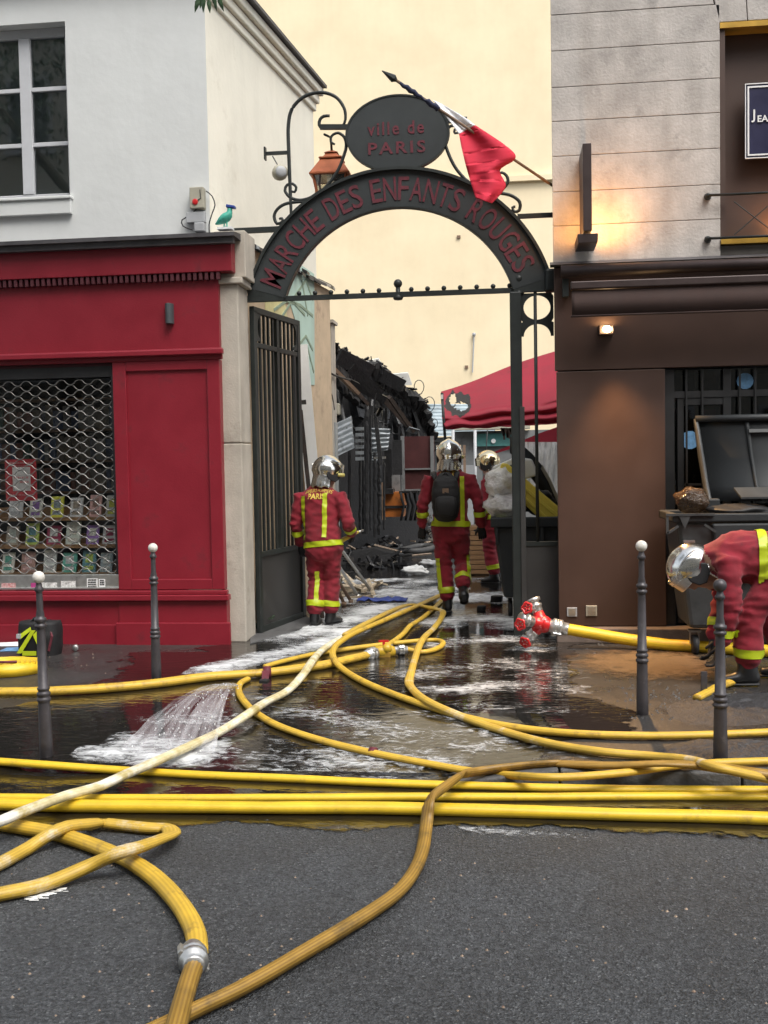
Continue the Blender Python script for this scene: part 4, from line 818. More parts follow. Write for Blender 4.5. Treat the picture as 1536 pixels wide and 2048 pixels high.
# ================================================================== INSIDE THE PASSAGE
def onflank(px, py, dx=0.06):
    d = ray(px, py); # X = -2.752+dx+.13*(Y-9.85)
    t = (-2.752+dx-.13*9.85)/(d.x-.13*d.y); return CAMP+d*t
YL = 13.5
lw = thing('mural_wall', 'low painted passage wall with a pale green mural and a ragged tiled top', 'wall', (fl(11.8), 11.8, 0))
B().prism([(fl(10.25, .06), 10.25, 0), (fl(YL, .06), YL, 0), (fl(YL, -.1), YL, 0), (fl(10.25, -.1), 10.25, 0)], (0, 0, 3.93)).o('wall_face', 'peach', lw)
for i in range(22):
    y0 = 10.2+i*.155; zt2 = 3.95+random.uniform(-.02, .03)
    B().prism([(fl(y0, .12+random.uniform(-.02, .03)), y0, zt2-.03), (fl(y0+.15, .12+random.uniform(-.02, .03)), y0+.15, zt2-.03), (fl(y0+.15, -.02), y0+.15, zt2+.05), (fl(y0, -.02), y0, zt2+.05)], (0, 0, .035)).o('tile', random.choice(['stone_dark', 'sheet', 'char_gloss', 'pier']), lw)
def mural(pts, mat, dx=.064): B().prism([onflank(x, y, dx) for x, y in pts], V((.003, 0, 0))).o('mural_paint', mat, lw)
mural([(575, 512), (628, 548), (629, 770), (604, 770), (590, 640), (566, 560)], 'mural')
mural([(531, 555), (560, 540), (575, 640), (560, 640), (530, 625)], 'mural_yellow')
for pl in ([(560, 640), (585, 600), (612, 560), (626, 600)], [(570, 600), (600, 610), (626, 632)], [(604, 560), (616, 632)], [(590, 700), (612, 672), (626, 700)], [(600, 740), (614, 690), (628, 745)], [(548, 620), (580, 596), (610, 630)]):
    for (xa, ya), (xb_, yb_) in zip(pl, pl[1:]):
        A_ = onflank(xa, ya, .070); C_ = onflank(xb_, yb_, .070); B().slab(A_, C_, .004, .035, (0, 0, 1) if abs(xa-xb_) > 4 else (0, 1, 0)).o('mural_paint', 'mural_line', lw)
# broken masonry edge, then a concrete post
bm_ = B(); pts = []; rr_ = []
for i in range(40):
    f_ = i/39; q = FY(628+8*f_+2.5*nz(i, 0, .35), 560+370*f_, 13.62); pts.append(q); rr_.append(.07+.035*nz(i*.55, 3, 1)+(.03 if .3 < f_ < .5 else 0))
bm_.tube(pts+[V((pts[-1].x, 13.62, 0))], rr_+[.08], 9); o_ = bm_.o('broken_masonry', 'rubble', None, False, label='crumbling strip of broken masonry at the end of the mural wall', cat='masonry')
cp = thing('concrete_post', 'tall grey concrete post with a flat cap beside the burnt stall', 'post', (FY(648, 900, 13.9).x, 13.9, 0))
a = FY(634, 700, 13.9).x; c = FY(664, 700, 13.9).x; zt3 = FY(648, 640, 13.9).z
B().box((a, 13.9, 0), (c, 14.2, zt3-.04)).o('shaft', 'pier', cp, bevel=.01); B().box((a-.03, 13.86, zt3-.04), (c+.03, 14.24, zt3)).o('cap', 'pier', cp); a2 = FY(668, 800, 14).x; B().box((c+.002, 13.95, 0), (a2+.02, 14.15, FY(668, 845, 14).z)).o('edge_board', 'sheet', cp)
cable([FY(632, 560, 13.8), FY(640, 640, 13.8), FY(644, 690, 13.8), FY(640, 735, 13.8)], .012, 'cable', 'black cable hanging down the face of the concrete post')
cable([FY(640, 735, 13.82), FY(655, 742, 13.82), FY(668, 750, 13.9), FY(700, 760, 15)], .014, 'cable', 'black cable strung from the concrete post to the burnt roof')
cable([FY(642, 738, 13.84), FY(652, 770, 13.84), FY(664, 790, 13.88), FY(669, 820, 13.95)], .006, 'cable', 'thin wire sagging across the lower part of the concrete post')
# boards and poles leaning on the left
def lean(nm, label, top, foot, w_, h_, mat, cat='board'): B().slab(top, foot, w_, h_, (1, 0, 0)).o(nm, mat, None, bevel=.003, label=label, cat=cat)
lean('leaning_board', 'long white board leaning against the mural wall behind the gate leaf', onflank(600, 690, .2), GR(648, 1232), .02, .17, 'foam_box')
lean('leaning_board', 'narrow grey board leaning against the mural wall beside the white board', onflank(607, 800, .25), GR(668, 1225), .03, .06, 'gate_panel')
lean('leaning_board', 'reddish scorched board leaning low against the mural wall', onflank(602, 900, .22), GR(640, 1215), .03, .14, 'peach')
lean('leaning_board', 'thin dark strip leaning against the mural wall nearest the gate leaf', onflank(601, 820, .28), GR(645, 1238), .025, .045, 'char_wood')
for i, (tx, ty, fx, fy) in enumerate(((640, 1040, 745, 1190), (632, 1060, 716, 1197), (625, 1080, 702, 1207), (622, 1060, 688, 1212))):
    T = onflank(tx, ty, .12); F = GR(fx, fy); nmz = ['the rightmost', 'the second from the right', 'the third from the right', 'the leftmost'][i]
    B().tube([T, F+V((0, 0, .03))], .021, 8).lathe([(.03, 0), (.03, .05)], F, 10).o('metal_pole', 'alu' if i < 2 else 'wood_old', None, True, label=f'thin pole leaning behind the first firefighter, {nmz} of the four', cat='pole', group='poles leaning on the passage wall')
# ------------------------------------------------------------------ burnt market stall
bs = thing('burnt_stall', 'blackened collapsed market stall with a sagging burnt roof', 'stall', (-3, 18, 0))
T = [(660,684),(676,695),(690,706),(704,714),(716,722),(740,722),(760,728),(772,738),(786,757),(800,768),(818,778),(836,786),(848,802),(857,826),(864,850),(869,872),(868,892)]
Bt = [(660,762),(676,780),(690,796),(706,808),(722,816),(736,820),(752,812),(768,806),(782,818),(794,832),(806,846),(818,858),(830,868),(840,876),(850,884),(858,890),(866,896)]
n_ = len(T); P_ = []; rows_ = 12; Ls = crom([(*p, 0) for p in T], 3); Bs = crom([(*p, 0) for p in Bt], 3); NX = 90
for j in range(rows_+1):
    v_ = j/rows_
    for i in range(NX+1):
        u = i/NX; a = Ls[int(u*(len(Ls)-1))]; c = Bs[int(u*(len(Bs)-1))]
        px = a[0]+(c[0]-a[0])*v_; py = a[1]+(c[1]-a[1])*v_; Yp = 15.4+u*6.0-(1-v_)*.2+.9*(1-abs(2*v_-1))*.25
        if j == 0: py += 5*nz(i*.5, 1, 1)
        if j == rows_: py += 6*nz(i*.4, 5, 1)
        P_.append(FY(px, py, Yp+.14*nz(i*.35, j*.6, 1)))
nx_ = NX+1
ro = B().add(P_, [(j*nx_+i, j*nx_+i+1, (j+1)*nx_+i+1, (j+1)*nx_+i) for j in range(rows_) for i in range(NX)]).o('roof', 'char', bs); md = ro.modifiers.new('s', 'SOLIDIFY'); md.thickness = .12
b_ = B()
for k in range(70):      # rags, laths and flakes along the roof
    u = random.random(); v_ = random.choice([0, 0, .05, random.random()]); i = int(u*NX); j = min(rows_, int(v_*rows_)); q = P_[j*nx_+i]+V((0, -.05, .02)); e_ = V((random.uniform(-.16, .16), random.uniform(-.2, .1), random.uniform(-.08, .10)))
    b_.slab(q-e_*.5, q+e_*.5, random.uniform(.01, .05), random.uniform(.005, .03), (random.random(), random.random(), 1))
b_.o('roof_shreds', 'char_gloss', bs, kind='stuff')
b_ = B()
for k in range(7):
    i = random.randint(45, 85); q = P_[i]+V((0, 0, .02)); r_ = random.uniform(.05, .16); ph = random.uniform(0, 6); sp_ = random.uniform(2, 5)
    b_.tube([q+V((r_*math.cos(ph+t)*.8+.05*t*.3, random.uniform(-.01, .01), r_*math.sin(ph+t)+r_*.3)) for t in fr(0, sp_, 9)], .008, 5)
for k in range(7):
    i = random.randint(20, 80); q = P_[rows_*nx_+i]; w_ = random.uniform(.2, .6)
    b_.tube([q+V((w_*(t-.5), -.1, -random.uniform(.35, .4)*(1-(2*t-1)**2))) for t in fr(0, 1, 10)], .009, 5)
b_.o('burnt_wires', 'char_gloss', bs, kind='stuff')
def fbox(x0, y0, x1, y1, Y, d_, nm, mat, par=None, bev=0):
    a = FY(x0, y1, Y); c = FY(x1, y0, Y); return B().box((a.x, Y, a.z), (c.x, Y+d_, c.z)).o(nm, mat, par or bs, bevel=bev)
a = FY(640, 740, 19.6); c = FY(866, 880, 21.4)
B().prism([(a.x-.5, 16.2, 0), (a.x-.4, 16.2, 0), (c.x-1.55, 19.6, 0), (c.x-.15, 21.5, 0), (c.x-.15, 21.6, 0), (a.x-.5, 21.6, 0)], (0, 0, 2.45)).o('back_wall', 'char', bs)
fbox(640, 770, 745, 870, 17.2, .1, 'back_wall', 'char'); B().prism([FY(x_, y_, 21.2) for x_, y_ in ((650, 735), (765, 762), (815, 800), (845, 850), (858, 905), (650, 905))], (0, .1, 0)).o('back_wall', 'char', bs)
def corrug(pts, ribs, nm, mat, Y, par=None, amp=.018, dy=None, **kw):
    """corrugated sheet between four image corners; ribs run along the first edge"""
    a, b, c, d = [FY(x, y, Y+(dy[i] if dy else 0)) for i, (x, y) in enumerate(pts)]; k = ribs*6; vs = []
    for i in range(k+1):
        t = i/k; l = a.lerp(d, t); r = b.lerp(c, t); off = V((0, -1, .25)).normalized()*(amp*math.sin(t*ribs*2*math.pi))
        for u in fr(0, 1, 6): vs.append(l.lerp(r, u)+off+V((0, .03*nz(u*2, t*3, 1.3, 4), 0)))
    o_ = B().add(vs, [(i*7+j, i*7+j+1, (i+1)*7+j+1, (i+1)*7+j) for i in range(k) for j in range(6)]).o(nm, mat, par or bs, True, **kw); md = o_.modifiers.new('s', 'SOLIDIFY'); md.thickness = .004; return o_
corrug([(671, 847), (703, 832), (709, 896), (673, 913)], 6, 'corrugated_sheet', 'sheet', 15.9, dy=[0, .5, .5, 0])
corrug([(741, 856), (781, 858), (776, 900), (743, 906)], 5, 'corrugated_sheet', 'sheet', 16.9)
corrug([(743, 908), (758, 908), (756, 925), (744, 925)], 3, 'corrugated_sheet', 'sheet', 16.9)
for i in range(6): fbox(711, 854+i*12, 727, 861+i*12, 16.6, .05, 'louvre', 'sheet')
for i, (x_, y0, y1, w_) in enumerate(((733, 812, 1068, 9), (741, 830, 1062, 5), (750, 905, 1075, 7), (759, 912, 1070, 8), (768, 925, 1060, 5), (720, 850, 1060, 6), (699, 830, 1085, 7), (727, 880, 1068, 6))):
    q = []; rr_ = []
    for k in range(26): f_ = k/25; q.append(FY(x_+2.2*nz(k*.5, i*3, 1), y0+(y1-y0)*f_, 16.35+.08*i)); rr_.append((w_/2/128)*(1+.5*nz(k*.8, i*5+2, 1)))
    B().tube(q, rr_, 7).o('burnt_post', 'char_gloss' if i % 2 else 'char', bs)
B().slab(FY(751, 835, 16.2), FY(762, 930, 16.2), .06, .06).o('burnt_post', 'char', bs); fbox(748, 913, 771, 918, 16.2, .05, 'pipe_bracket', 'steel')
B().slab(FY(664, 735, 15.0), FY(714, 786, 15.4), .05, .13, (0, -1, .3)).o('rafter', 'wood_old', bs); B().slab(FY(714, 786, 15.42), FY(738, 812, 15.6), .05, .10, (0, -1, .3)).o('rafter', 'char_wood', bs)
B().slab(FY(778, 794, 17.0), FY(826, 862, 17.4), .06, .13, (0, -1, .3)).o('rafter', 'char_wood', bs); B().slab(FY(815, 858, 17.3), FY(836, 864, 17.4), .01, .12, (0, -1, .8)).o('torn_sheet', 'sheet', bs)
q = [FY(722+x_*30, 800+16*math.sin(x_*3.14)+3*math.sin(x_*17), 15.5) for x_ in fr(0, 1, 16)]; B().strip(q, [p+V((0, .06, .09)) for p in q], (0, .01, .01)).o('torn_sheet', 'char_gloss', bs)
b_ = B(); random.seed(33)
for k in range(34):   # charred beams and sheets hanging from the collapsed roof
    px = random.uniform(672, 862); u = (px-660)/210; top = 745+125*u*u+random.uniform(-5, 25); Yp = 15.9+u*4.6+random.uniform(0, .8); ln_ = random.uniform(25, 95); dx_ = random.uniform(-14, 26)
    b_.slab(FY(px, top, Yp), FY(px+dx_, top+ln_, Yp+random.uniform(-.4, .4)), random.uniform(.03, .07), random.uniform(.05, .20), (random.uniform(-1, 1), -1, .2))
b_.o('hanging_beams', 'char_gloss', bs, kind='stuff')
for (xa, ya, xb_, yb_, Yp, hh, mt) in ((676, 712, 742, 745, 15.3, .24, 'char'), (700, 735, 760, 790, 15.5, .16, 'char'), (742, 740, 805, 772, 17.2, .22, 'char'), (800, 782, 850, 838, 19.6, .26, 'char'), (688, 760, 770, 800, 16.0, .12, 'char_gloss'), (770, 800, 815, 850, 17.6, .10, 'char_wood')):
    B().slab(FY(xa, ya, Yp), FY(xb_, yb_, Yp+.5), .06, hh, (0, -.6, 1)).o('rafter', mt, bs)
# skylight scraps over the roof
sk = M('skylight', (.52, .52, .49), .4, var=.2, scale=5, dirt=(.30, .27, .22), dirt_amt=.25)
B().prism([FY(x, y, 18.3) for x, y in ((722, 726), (757, 717), (764, 732), (771, 745), (745, 735))], (0, .05, .02)).o('skylight_sheet', sk, bs); B().prism([FY(x, y, 19.6) for x, y in ((778, 749), (816, 746), (824, 770), (800, 771))], (0, .05, .02)).o('skylight_sheet', sk, bs)
fbox(668, 806, 678, 830, 15.2, .15, 'junction_box', 'ivory_box', None, .02)
# stall window and counter
wd_ = fbox(803, 872, 868, 986, 18.9, .05, 'stall_window', 'maroon')
for x0_, y0_, x1_, y1_ in ((803, 872, 808, 986), (862, 872, 867, 986), (808, 936, 862, 940), (808, 978, 862, 986)): fbox(x0_, y0_, x1_, y1_, 18.85, .05, 'window_bar', 'grey_paint', wd_)
fbox(784, 950, 800, 984, 18.0, .05, 'scorched_panel', 'grey_paint'); fbox(770, 898, 783, 985, 18.2, .06, 'scorched_panel', 'char_gloss'); fbox(786, 880, 803, 950, 18.4, .06, 'scorched_panel', 'char')
ct = thing('orange_counter', 'scorched orange wooden counter inside the burnt stall', 'counter', FY(790, 1035, 17.6))
fbox(768, 984, 808, 1012, 17.6, .5, 'board', 'orange', ct); fbox(768, 1016, 806, 1034, 17.6, .5, 'board', 'orange', ct); fbox(768, 1011, 812, 1017, 17.57, .5, 'rail', 'char', ct); fbox(764, 965, 769, 1040, 17.55, .1, 'post', 'wood_old', ct); fbox(770, 978, 786, 988, 17.5, .3, 'burnt_ledge', 'char', ct)
for ci, xo in enumerate((804, 822)):
    chr_ = thing('burnt_chair', ['blackened chair with bent legs, next to the orange counter', 'blackened chair with bent legs, farther from the orange counter'][ci], 'chair', FY(xo, 1040, 17.2+.2*ci), 'burnt chairs by the counter')
    for k, x_ in enumerate((0, 9, 20, 28)):
        B().tube([FY(xo+x_+dx_, y_, 17.2+.2*ci+.12*(k % 2)) for dx_, y_ in ((-3, 984), (0, 1000), (4, 1012), (1, 1026), (-2, 1041))], .022, 6).o('leg', 'char', chr_, True)
    fbox(xo-6, 982, xo+30, 987, 17.2+.2*ci, .3, 'seat', 'char_gloss', chr_)
# debris heaps
def bag2(c, rx, rz_, seed, label):
    vs = []; n_, m_ = 28, 18
    for j in range(m_+1):
        th = math.pi*j/m_
        for i in range(n_):
            a = 2*math.pi*i/n_; d_ = V((math.sin(th)*math.cos(a), math.sin(th)*math.sin(a), math.cos(th))); k = 1+.5*noise.noise(d_*1.9+V((seed, 0, 0)))+.3*noise.noise(d_*5+V((0, seed, 0)))
            vs.append(c+V((d_.x*rx*k, d_.y*rx*.8*k, max(-rz_*.8, d_.z*rz_*k))))
    B().add(vs, [(j*n_+i, j*n_+(i+1) % n_, (j+1)*n_+(i+1) % n_, (j+1)*n_+i) for j in range(m_) for i in range(n_)]).o('plastic_bag', 'foam_box', None, True, label=label, cat='bag')
b_ = B(); random.seed(11)
def deb(n, xr, yr, hmax, b):
    for k in range(n):
        p = GR(random.uniform(*xr), random.uniform(*yr)); e_ = V((random.gauss(0, .10), random.gauss(0, .12), random.gauss(0, .05))); z_ = abs(random.gauss(0, hmax)); 
        b.slab(p+V((0, 0, z_+.02))-e_, p+V((0, 0, z_+.03))+e_, random.uniform(.015, .09), random.uniform(.01, .04), (random.gauss(0, .3), random.gauss(0, .3), 1))
deb(300, (690, 860), (1050, 1092), .12, b_); deb(160, (705, 800), (1085, 1125), .05, b_); deb(80, (780, 850), (1036, 1062), .12, b_); deb(150, (690, 790), (1030, 1062), .30, b_)
deb(220, (685, 790), (1045, 1105), .18, b_); deb(120, (700, 800), (1100, 1140), .03, b_); b_.o('burnt_debris', 'char_gloss', None, kind='stuff', label='heap of burnt debris on the ground in front of the stall', cat='debris')
b_ = B(); random.seed(12); deb(26, (700, 860), (1060, 1120), .08, b_); b_.o('pale_debris', 'rubble', None, kind='stuff', label='pale broken scraps scattered over the burnt debris', cat='debris')
b_ = B(); deb(22, (660, 760), (1160, 1200), .03, b_); b_.o('wet_scraps', 'litter', None, kind='stuff', label='wet scraps of wood and plastic at the feet of the leaning poles', cat='debris')
fbx = GR(735, 1128); B().prism([fbx+V(q) for q in ((-.35, 0, 0), (.4, 0, 0), (.42, .1, .18), (.1, .1, .26), (-.3, .1, .2))], (0, .4, .0)).o('burnt_crate', 'char', None, bevel=.02, label='black burnt crate lying on the wet alley floor before the debris', cat='crate')
p = GR(738, 1075); qa = FY(732, 1088, p.y-.6); qb = FY(745, 1058, p.y-.6); B().box((qa.x, p.y-.6, 0), (qb.x, p.y-.3, qb.z)).o('scorched_box', 'maroon', None, bevel=.01, label='scorched dark red box standing among the debris behind the first firefighter', cat='box')
p = GR(765, 1205); b_ = B(); vs = []
for j in range(9):
    for i in range(13): vs.append(p+V((-.3+i*.05, -.13+j*.035+.02*math.sin(i), .03+.05*max(0, nz(i*.5, j*.5, 1, 9))+.03*nz(i, j, .6, 3))))
o_ = b_.add(vs, [(j*13+i, j*13+i+1, (j+1)*13+i+1, (j+1)*13+i) for j in range(8) for i in range(12)]).o('blue_cloth', 'blue', None, True, label='crumpled blue cloth lying in the foam', cat='cloth'); o_.modifiers.new('s', 'SOLIDIFY').thickness = .008
for i, (x_, y_, s_) in enumerate(((832, 1150, .16), (855, 1132, .12))):
    p = GR(x_, y_); bag2(p+V((0, 0, s_*.35)), s_*1.1, s_*.5, i+31, label=['small white plastic bag lying left of the second firefighter', 'smaller white plastic bag just behind the first bag'][i])
for i, (x_, y_, s_) in enumerate(((993, 1205, .07), (962, 1222, .05))):
    p = GR(x_, y_); B().prism([p+V((s_*math.cos(t)*(1+.4*nz(t, i, 1)), s_*math.sin(t), 0)) for t in fr(0, 6.28, 9)[:-1]], (.01, 0, s_*1.2)).o('charred_lump', 'char', None, bevel=.01, label=['charred lump lying in the foam near the bin wheel', 'small charred scrap lying in the foam left of the bin'][i], cat='debris')
# black hoses burnt on the floor
for i, pts in enumerate(([(800,1088),(830,1080),(865,1083),(880,1090),(850,1100),(815,1102),(798,1096),(802,1088)], [(770,1098),(800,1100),(840,1092),(880,1094)])):
    q = crom([(*GR(x, y, .05), ) for x, y in pts], .06); B().tube([V(p) for p in q], .055, 10).o('charred_hose', 'hose_black', None, True, label=['grey soot-covered hose lying in a loop on the alley floor', 'grey soot-covered hose lying straight across the alley floor'][i], cat='hose')
# ------------------------------------------------------------------ far end of the market
mr_ = thing('market_hall', 'pale blue corrugated roof of the market hall far down the passage', 'building', FY(880, 1000, 27))
corrug([(846, 808), (990, 808), (990, 872), (852, 872)], 9, 'roof', 'sheet_roof', 27, mr_, .05, [1.5, 1.5, -.5, -.5]); fbox(840, 872, 1000, 1060, 27.6, .2, 'wall', 'grey_paint', mr_)
gs = thing('grey_stall', 'grey closed stall with a teal sign band under the red canopy', 'stall', FY(980, 1060, 23))
fbox(908, 858, 1150, 1075, 23, .2, 'wall', 'grey_paint', gs); fbox(950, 866, 1030, 893, 22.9, .08, 'sign_band', 'teal', gs); fbox(908, 850, 1060, 860, 22.7, .5, 'roof_edge', 'ivory_box', gs); p = FY(987, 882, 22.88); B().lathe([(.05, 0), (.05, .02)], p, 14, (0, -1, 0)).o('round_badge', 'white', gs)
for x_ in (906, 950): B().tube([FY(x_, 860, 22.7), FY(x_+1, 1060, 22.7)], .035, 8).o('pole', 'grey_box', gs, True)
fbox(915, 930, 948, 1060, 22.9, .06, 'door', 'grey_box', gs); fbox(927, 890, 931, 960, 22.5, .06, 'post', 'wood_old', gs)
B().tube([FY(x_, y_, 20) for x_, y_ in ((975, 860), (972, 900), (966, 935), (967, 970), (972, 985), (968, 1000))], .012, 6).o('cable', 'cable', None, True, label='black cable dangling below the red canopy by the teal sign', cat='cable')
# red canopy
rc = thing('red_canopy', 'red canvas market canopy with a burnt hole near its left corner', 'canopy', FY(890, 1100, 15.2))
NXc, NYc = 170, 64; Pc = []
topl = lambda u: (882+(1180-882)*u, 784-(784-677)*u+2*math.sin(u*9)); fold = lambda u: (884+(1180-884)*u, 836-27*u+4*math.sin(u*13)); bot = lambda u: (891+(1180-891)*u, 858-6*u-10*u*u+3*nz(u*12, 0, 1))
for j in range(NYc+1):
    v_ = j/NYc
    for i in range(NXc+1):
        u = i/NXc
        if v_ < .68: a, c, w_ = topl(u), fold(u), v_/.68; Y_ = 17.2-1.8*w_
        else: a, c, w_ = fold(u), bot(u), (v_-.68)/.32; Y_ = 15.4-.1*w_
        px = a[0]+(c[0]-a[0])*w_; py = a[1]+(c[1]-a[1])*w_
        Y_ += (.05*math.sin(py*.33+u*8+2*nz(u*6, v_, 1)) if v_ > .62 else .03*nz(u*5, v_*4, 1))
        Pc.append((px, py, FY(px, py, Y_)))
fcs = []; mats_ = []
for j in range(NYc):
    for i in range(NXc):
        px, py = Pc[j*(NXc+1)+i][:2]; d1 = math.hypot((px-905)/7, (py-800)/14)+.35*nz(px, py, .18); d2 = math.hypot((px-922)/15, (py-813)/9)+.35*nz(px, py, .2, 4)
        if min(d1, d2) < .9: continue
        fcs.append((j*(NXc+1)+i, j*(NXc+1)+i+1, (j+1)*(NXc+1)+i+1, (j+1)*(NXc+1)+i)); e_ = math.hypot((px-915)/26, (py-808)/24)+.4*nz(px, py, .1, 8); mats_.append(1 if e_ < 1.0 else 0)
cv = B().add([p[2] for p in Pc], fcs).o('canvas', ['canvas_red', 'char'], rc, True, fix=False)
for pl, mi in zip(cv.data.polygons, mats_): pl.material_index = mi
cv.modifiers.new('s', 'SOLIDIFY').thickness = .006
B().tube([FY(884, 786, 15.45), FY(888, 850, 15.38), FY(893, 905, 15.38), V((FY(893, 905, 15.38).x, 15.38, 0))], .022, 8).o('pole', 'black_iron', rc, True)
fbox(882, 789, 886, 798, 15.4, .03, 'corner_patch', 'white', rc)
B().strip([FY(x_, y_, 15.0) for x_, y_ in ((985, 905), (1040, 883), (1080, 866), (1160, 838))], [FY(x_, y_, 15.0) for x_, y_ in ((985, 909), (1040, 892), (1080, 886), (1160, 882))], (0, .02, 0)).o('lower_valance', 'canvas_red', rc); b_ = B()
for k in range(14): p = FY(1002+k*2.6, 856, 15.25); b_.slab(p, p+V((random.uniform(-.03, .03), 0, -random.uniform(.05, .17))), .03, .006, (0, 1, 0))
b_.o('burnt_rags', 'char_wood', rc, kind='stuff')
vs = []
for j in range(15):
    for i in range(25): vs.append(FY(1040+i*4, 884+j*9, 14.6+.09*math.sin(i*1.1+j*.25)+.03*nz(i, j, .5)))
B().add(vs, [(j*25+i, j*25+i+1, (j+1)*25+i+1, (j+1)*25+i) for j in range(14) for i in range(24)]).o('plastic_curtain', 'bag_clear', None, True, label='clear plastic curtain hanging below the red canopy behind the bin', cat='curtain')
# slatted wooden crate stand
st = thing('slatted_stand', 'low stand of horizontal brown wooden slats between two firefighters', 'stand', GR(960, 1150))
for i in range(10): 
    z0 = .02+i*.072; B().box((-.62, 15.6, z0), (.05, 15.64, z0+.06)).o('slat', 'wood', st, bevel=.004)
B().box((-.60, 15.641, 0), (.04, 15.9, .74)).o('carcass', 'wood_old', st)
# ------------------------------------------------------------------ bins
def tbox(b, x0, y0, z0, x1, y1, z1, ti=.0, tj=.0):
    """box narrowing downwards: ti, tj inset at the bottom"""
    b.add([(x0+ti, y0+tj, z0), (x1-ti, y0+tj, z0), (x1-ti, y1-tj, z0), (x0+ti, y1-tj, z0), (x0, y0, z1), (x1, y0, z1), (x1, y1, z1), (x0, y1, z1)], [(0,3,2,1),(0,1,5,4),(1,2,6,5),(2,3,7,6),(3,0,4,7),(4,5,6,7)]); return b
def caster(x_, y_, par, r_=.09):
    B().lathe([(r_*.5, -.025), (r_, -.022), (r_, .022), (r_*.5, .025)], (x_, y_, r_), 18, (1, 0, .0)).o('wheel', 'rubber', par, True)
    B().slab((x_-.035, y_+.02, r_), (x_-.035, y_+.04, r_*2.3), .008, .05, (0, 1, 0)).slab((x_+.035, y_+.02, r_), (x_+.035, y_+.04, r_*2.3), .008, .05, (0, 1, 0)).box((x_-.05, y_-.02, r_*2.25), (x_+.05, y_+.08, r_*2.45)).o('fork', 'steel', par)
ab = thing('wheeled_bin', 'overfilled dark grey wheeled bin behind the gate panel, heaped with bags', 'bin', (.22, 11.8, 0))
X0 = FY(987, 1060, 11.25).x; X1 = .58
tbox(B(), X0, 11.25, .22, X1, 12.35, 1.00, .10, .05).o('body', 'bin', ab, bevel=.03)
B().box((X0-.03, 11.20, .985), (X1+.02, 11.27, 1.09)).box((X0-.03, 11.27, .985), (X0+.03, 12.4, 1.09)).box((X1-.03, 11.27, .985), (X1+.02, 12.4, 1.09)).o('rim', 'bin', ab, bevel=.012)
for x_ in (X0+.02, X0+.25, X0+.5): B().box((x_, 11.215, .80), (x_+.03, 11.25, .99)).o('rib', 'bin', ab, bevel=.005)
caster(X0+.17, 11.45, ab); caster(X1-.15, 11.45, ab); caster(X0+.17, 12.2, ab)
# its raised lid, curved
lidp = [FY(x_, y_, 12.2) for x_, y_ in ((1020, 872), (1045, 890), (1065, 908), (1085, 932), (1100, 958), (1112, 985), (1122, 1010))]; lidq = [FY(x_, y_, 12.2) for x_, y_ in ((1020, 905), (1040, 925), (1055, 945), (1072, 968), (1088, 990), (1100, 1010), (1112, 1030))]
B().strip(lidp, lidq, (0, .5, 0)).o('lid', 'bin', ab, True); B().strip([p+V((0, -.012, .012)) for p in lidp[3:]], [p+V((-.02, -.012, -.03)) for p in lidp[3:]], (0, .01, 0)).o('lid_edge', 'ivory_box', ab)
p0, p1 = FY(1004, 925, 11.5), FY(1140, 1040, 11.5); axis = (p1-p0).normalized(); nrm = V((axis.z, 0, -axis.x)); nrm = nrm if nrm.z < 0 else -nrm
yl = thing('yellow_crate', 'yellow plastic tray leaning diagonally on top of the bags', 'tray', p0)
def onl(u, v_, y_): return p0+axis*u+nrm*v_+V((0, y_, 0))
LL = (p1-p0).length
B().prism([onl(0, .0, 0), onl(.06, -.03, 0), onl(LL, -.03, 0), onl(LL, .22, 0), onl(.16, .17, 0), onl(.03, .10, 0)], (0, .45, 0)).o('shell', 'yellow_plastic', yl, bevel=.02)
B().prism([onl(.12, .035, -.02), onl(LL, .035, -.02), onl(LL, .075, -.02), onl(.12, .065, -.02)], (0, .03, 0)).o('rib', 'yellow_plastic', yl, bevel=.006); B().prism([onl(.20, .11, -.02), onl(LL, .14, -.02), onl(LL, .17, -.02), onl(.20, .135, -.02)], (0, .03, 0)).o('rib', 'yellow_plastic', yl, bevel=.006)
fbx_ = thing('foam_box', 'white foam fish box lying askew on the bags', 'box', FY(1010, 960, 11.7)); o_ = None
pp = [FY(x_, y_, 11.75) for x_, y_ in ((984, 934), (1030, 914), (1064, 918), (1078, 950), (1000, 975), (988, 960))]; B().prism(pp, (0, .4, 0)).o('shell', 'foam_box', fbx_, bevel=.02); B().prism([FY(x_, y_, 11.738) for x_, y_ in ((998, 938), (1032, 926), (1040, 960), (1004, 968))], (0, .008, 0)).o('hollow', 'grey_paint', fbx_)
def bag(nm, label, cx, cy, Y, rx, rz_, mat, seed, ry=None):
    c = FY(cx, cy, Y); vs = []; n_, m_ = 28, 18
    for j in range(m_+1):
        th = math.pi*j/m_
        for i in range(n_):
            a = 2*math.pi*i/n_; d_ = V((math.sin(th)*math.cos(a), math.sin(th)*math.sin(a), math.cos(th))); k = 1+.25*noise.noise(d_*1.7+V((seed, 0, 0)))+.20*abs(noise.noise(d_*4.0+V((0, seed, 0))))+.14*abs(noise.noise(d_*8+V((seed, 1, 0))))-.1
            vs.append(c+V((d_.x*rx*k, d_.y*(ry or rx)*k, d_.z*rz_*k)))
    B().add(vs, [(j*n_+i, j*n_+(i+1) % n_, (j+1)*n_+(i+1) % n_, (j+1)*n_+i) for j in range(m_) for i in range(n_)]).o(nm, mat, None, True, label=label, cat='bag')
bag('rubbish_bag', 'white translucent rubbish bag, upper one on the overfilled bin', 1004, 966, 11.50, .20, .16, 'bag_clear', 1); bag('rubbish_bag', 'clear rubbish bag full of red and brown waste at the rim of the bin', 1010, 1008, 11.5, .22, .15, 'bag_clear', 5)
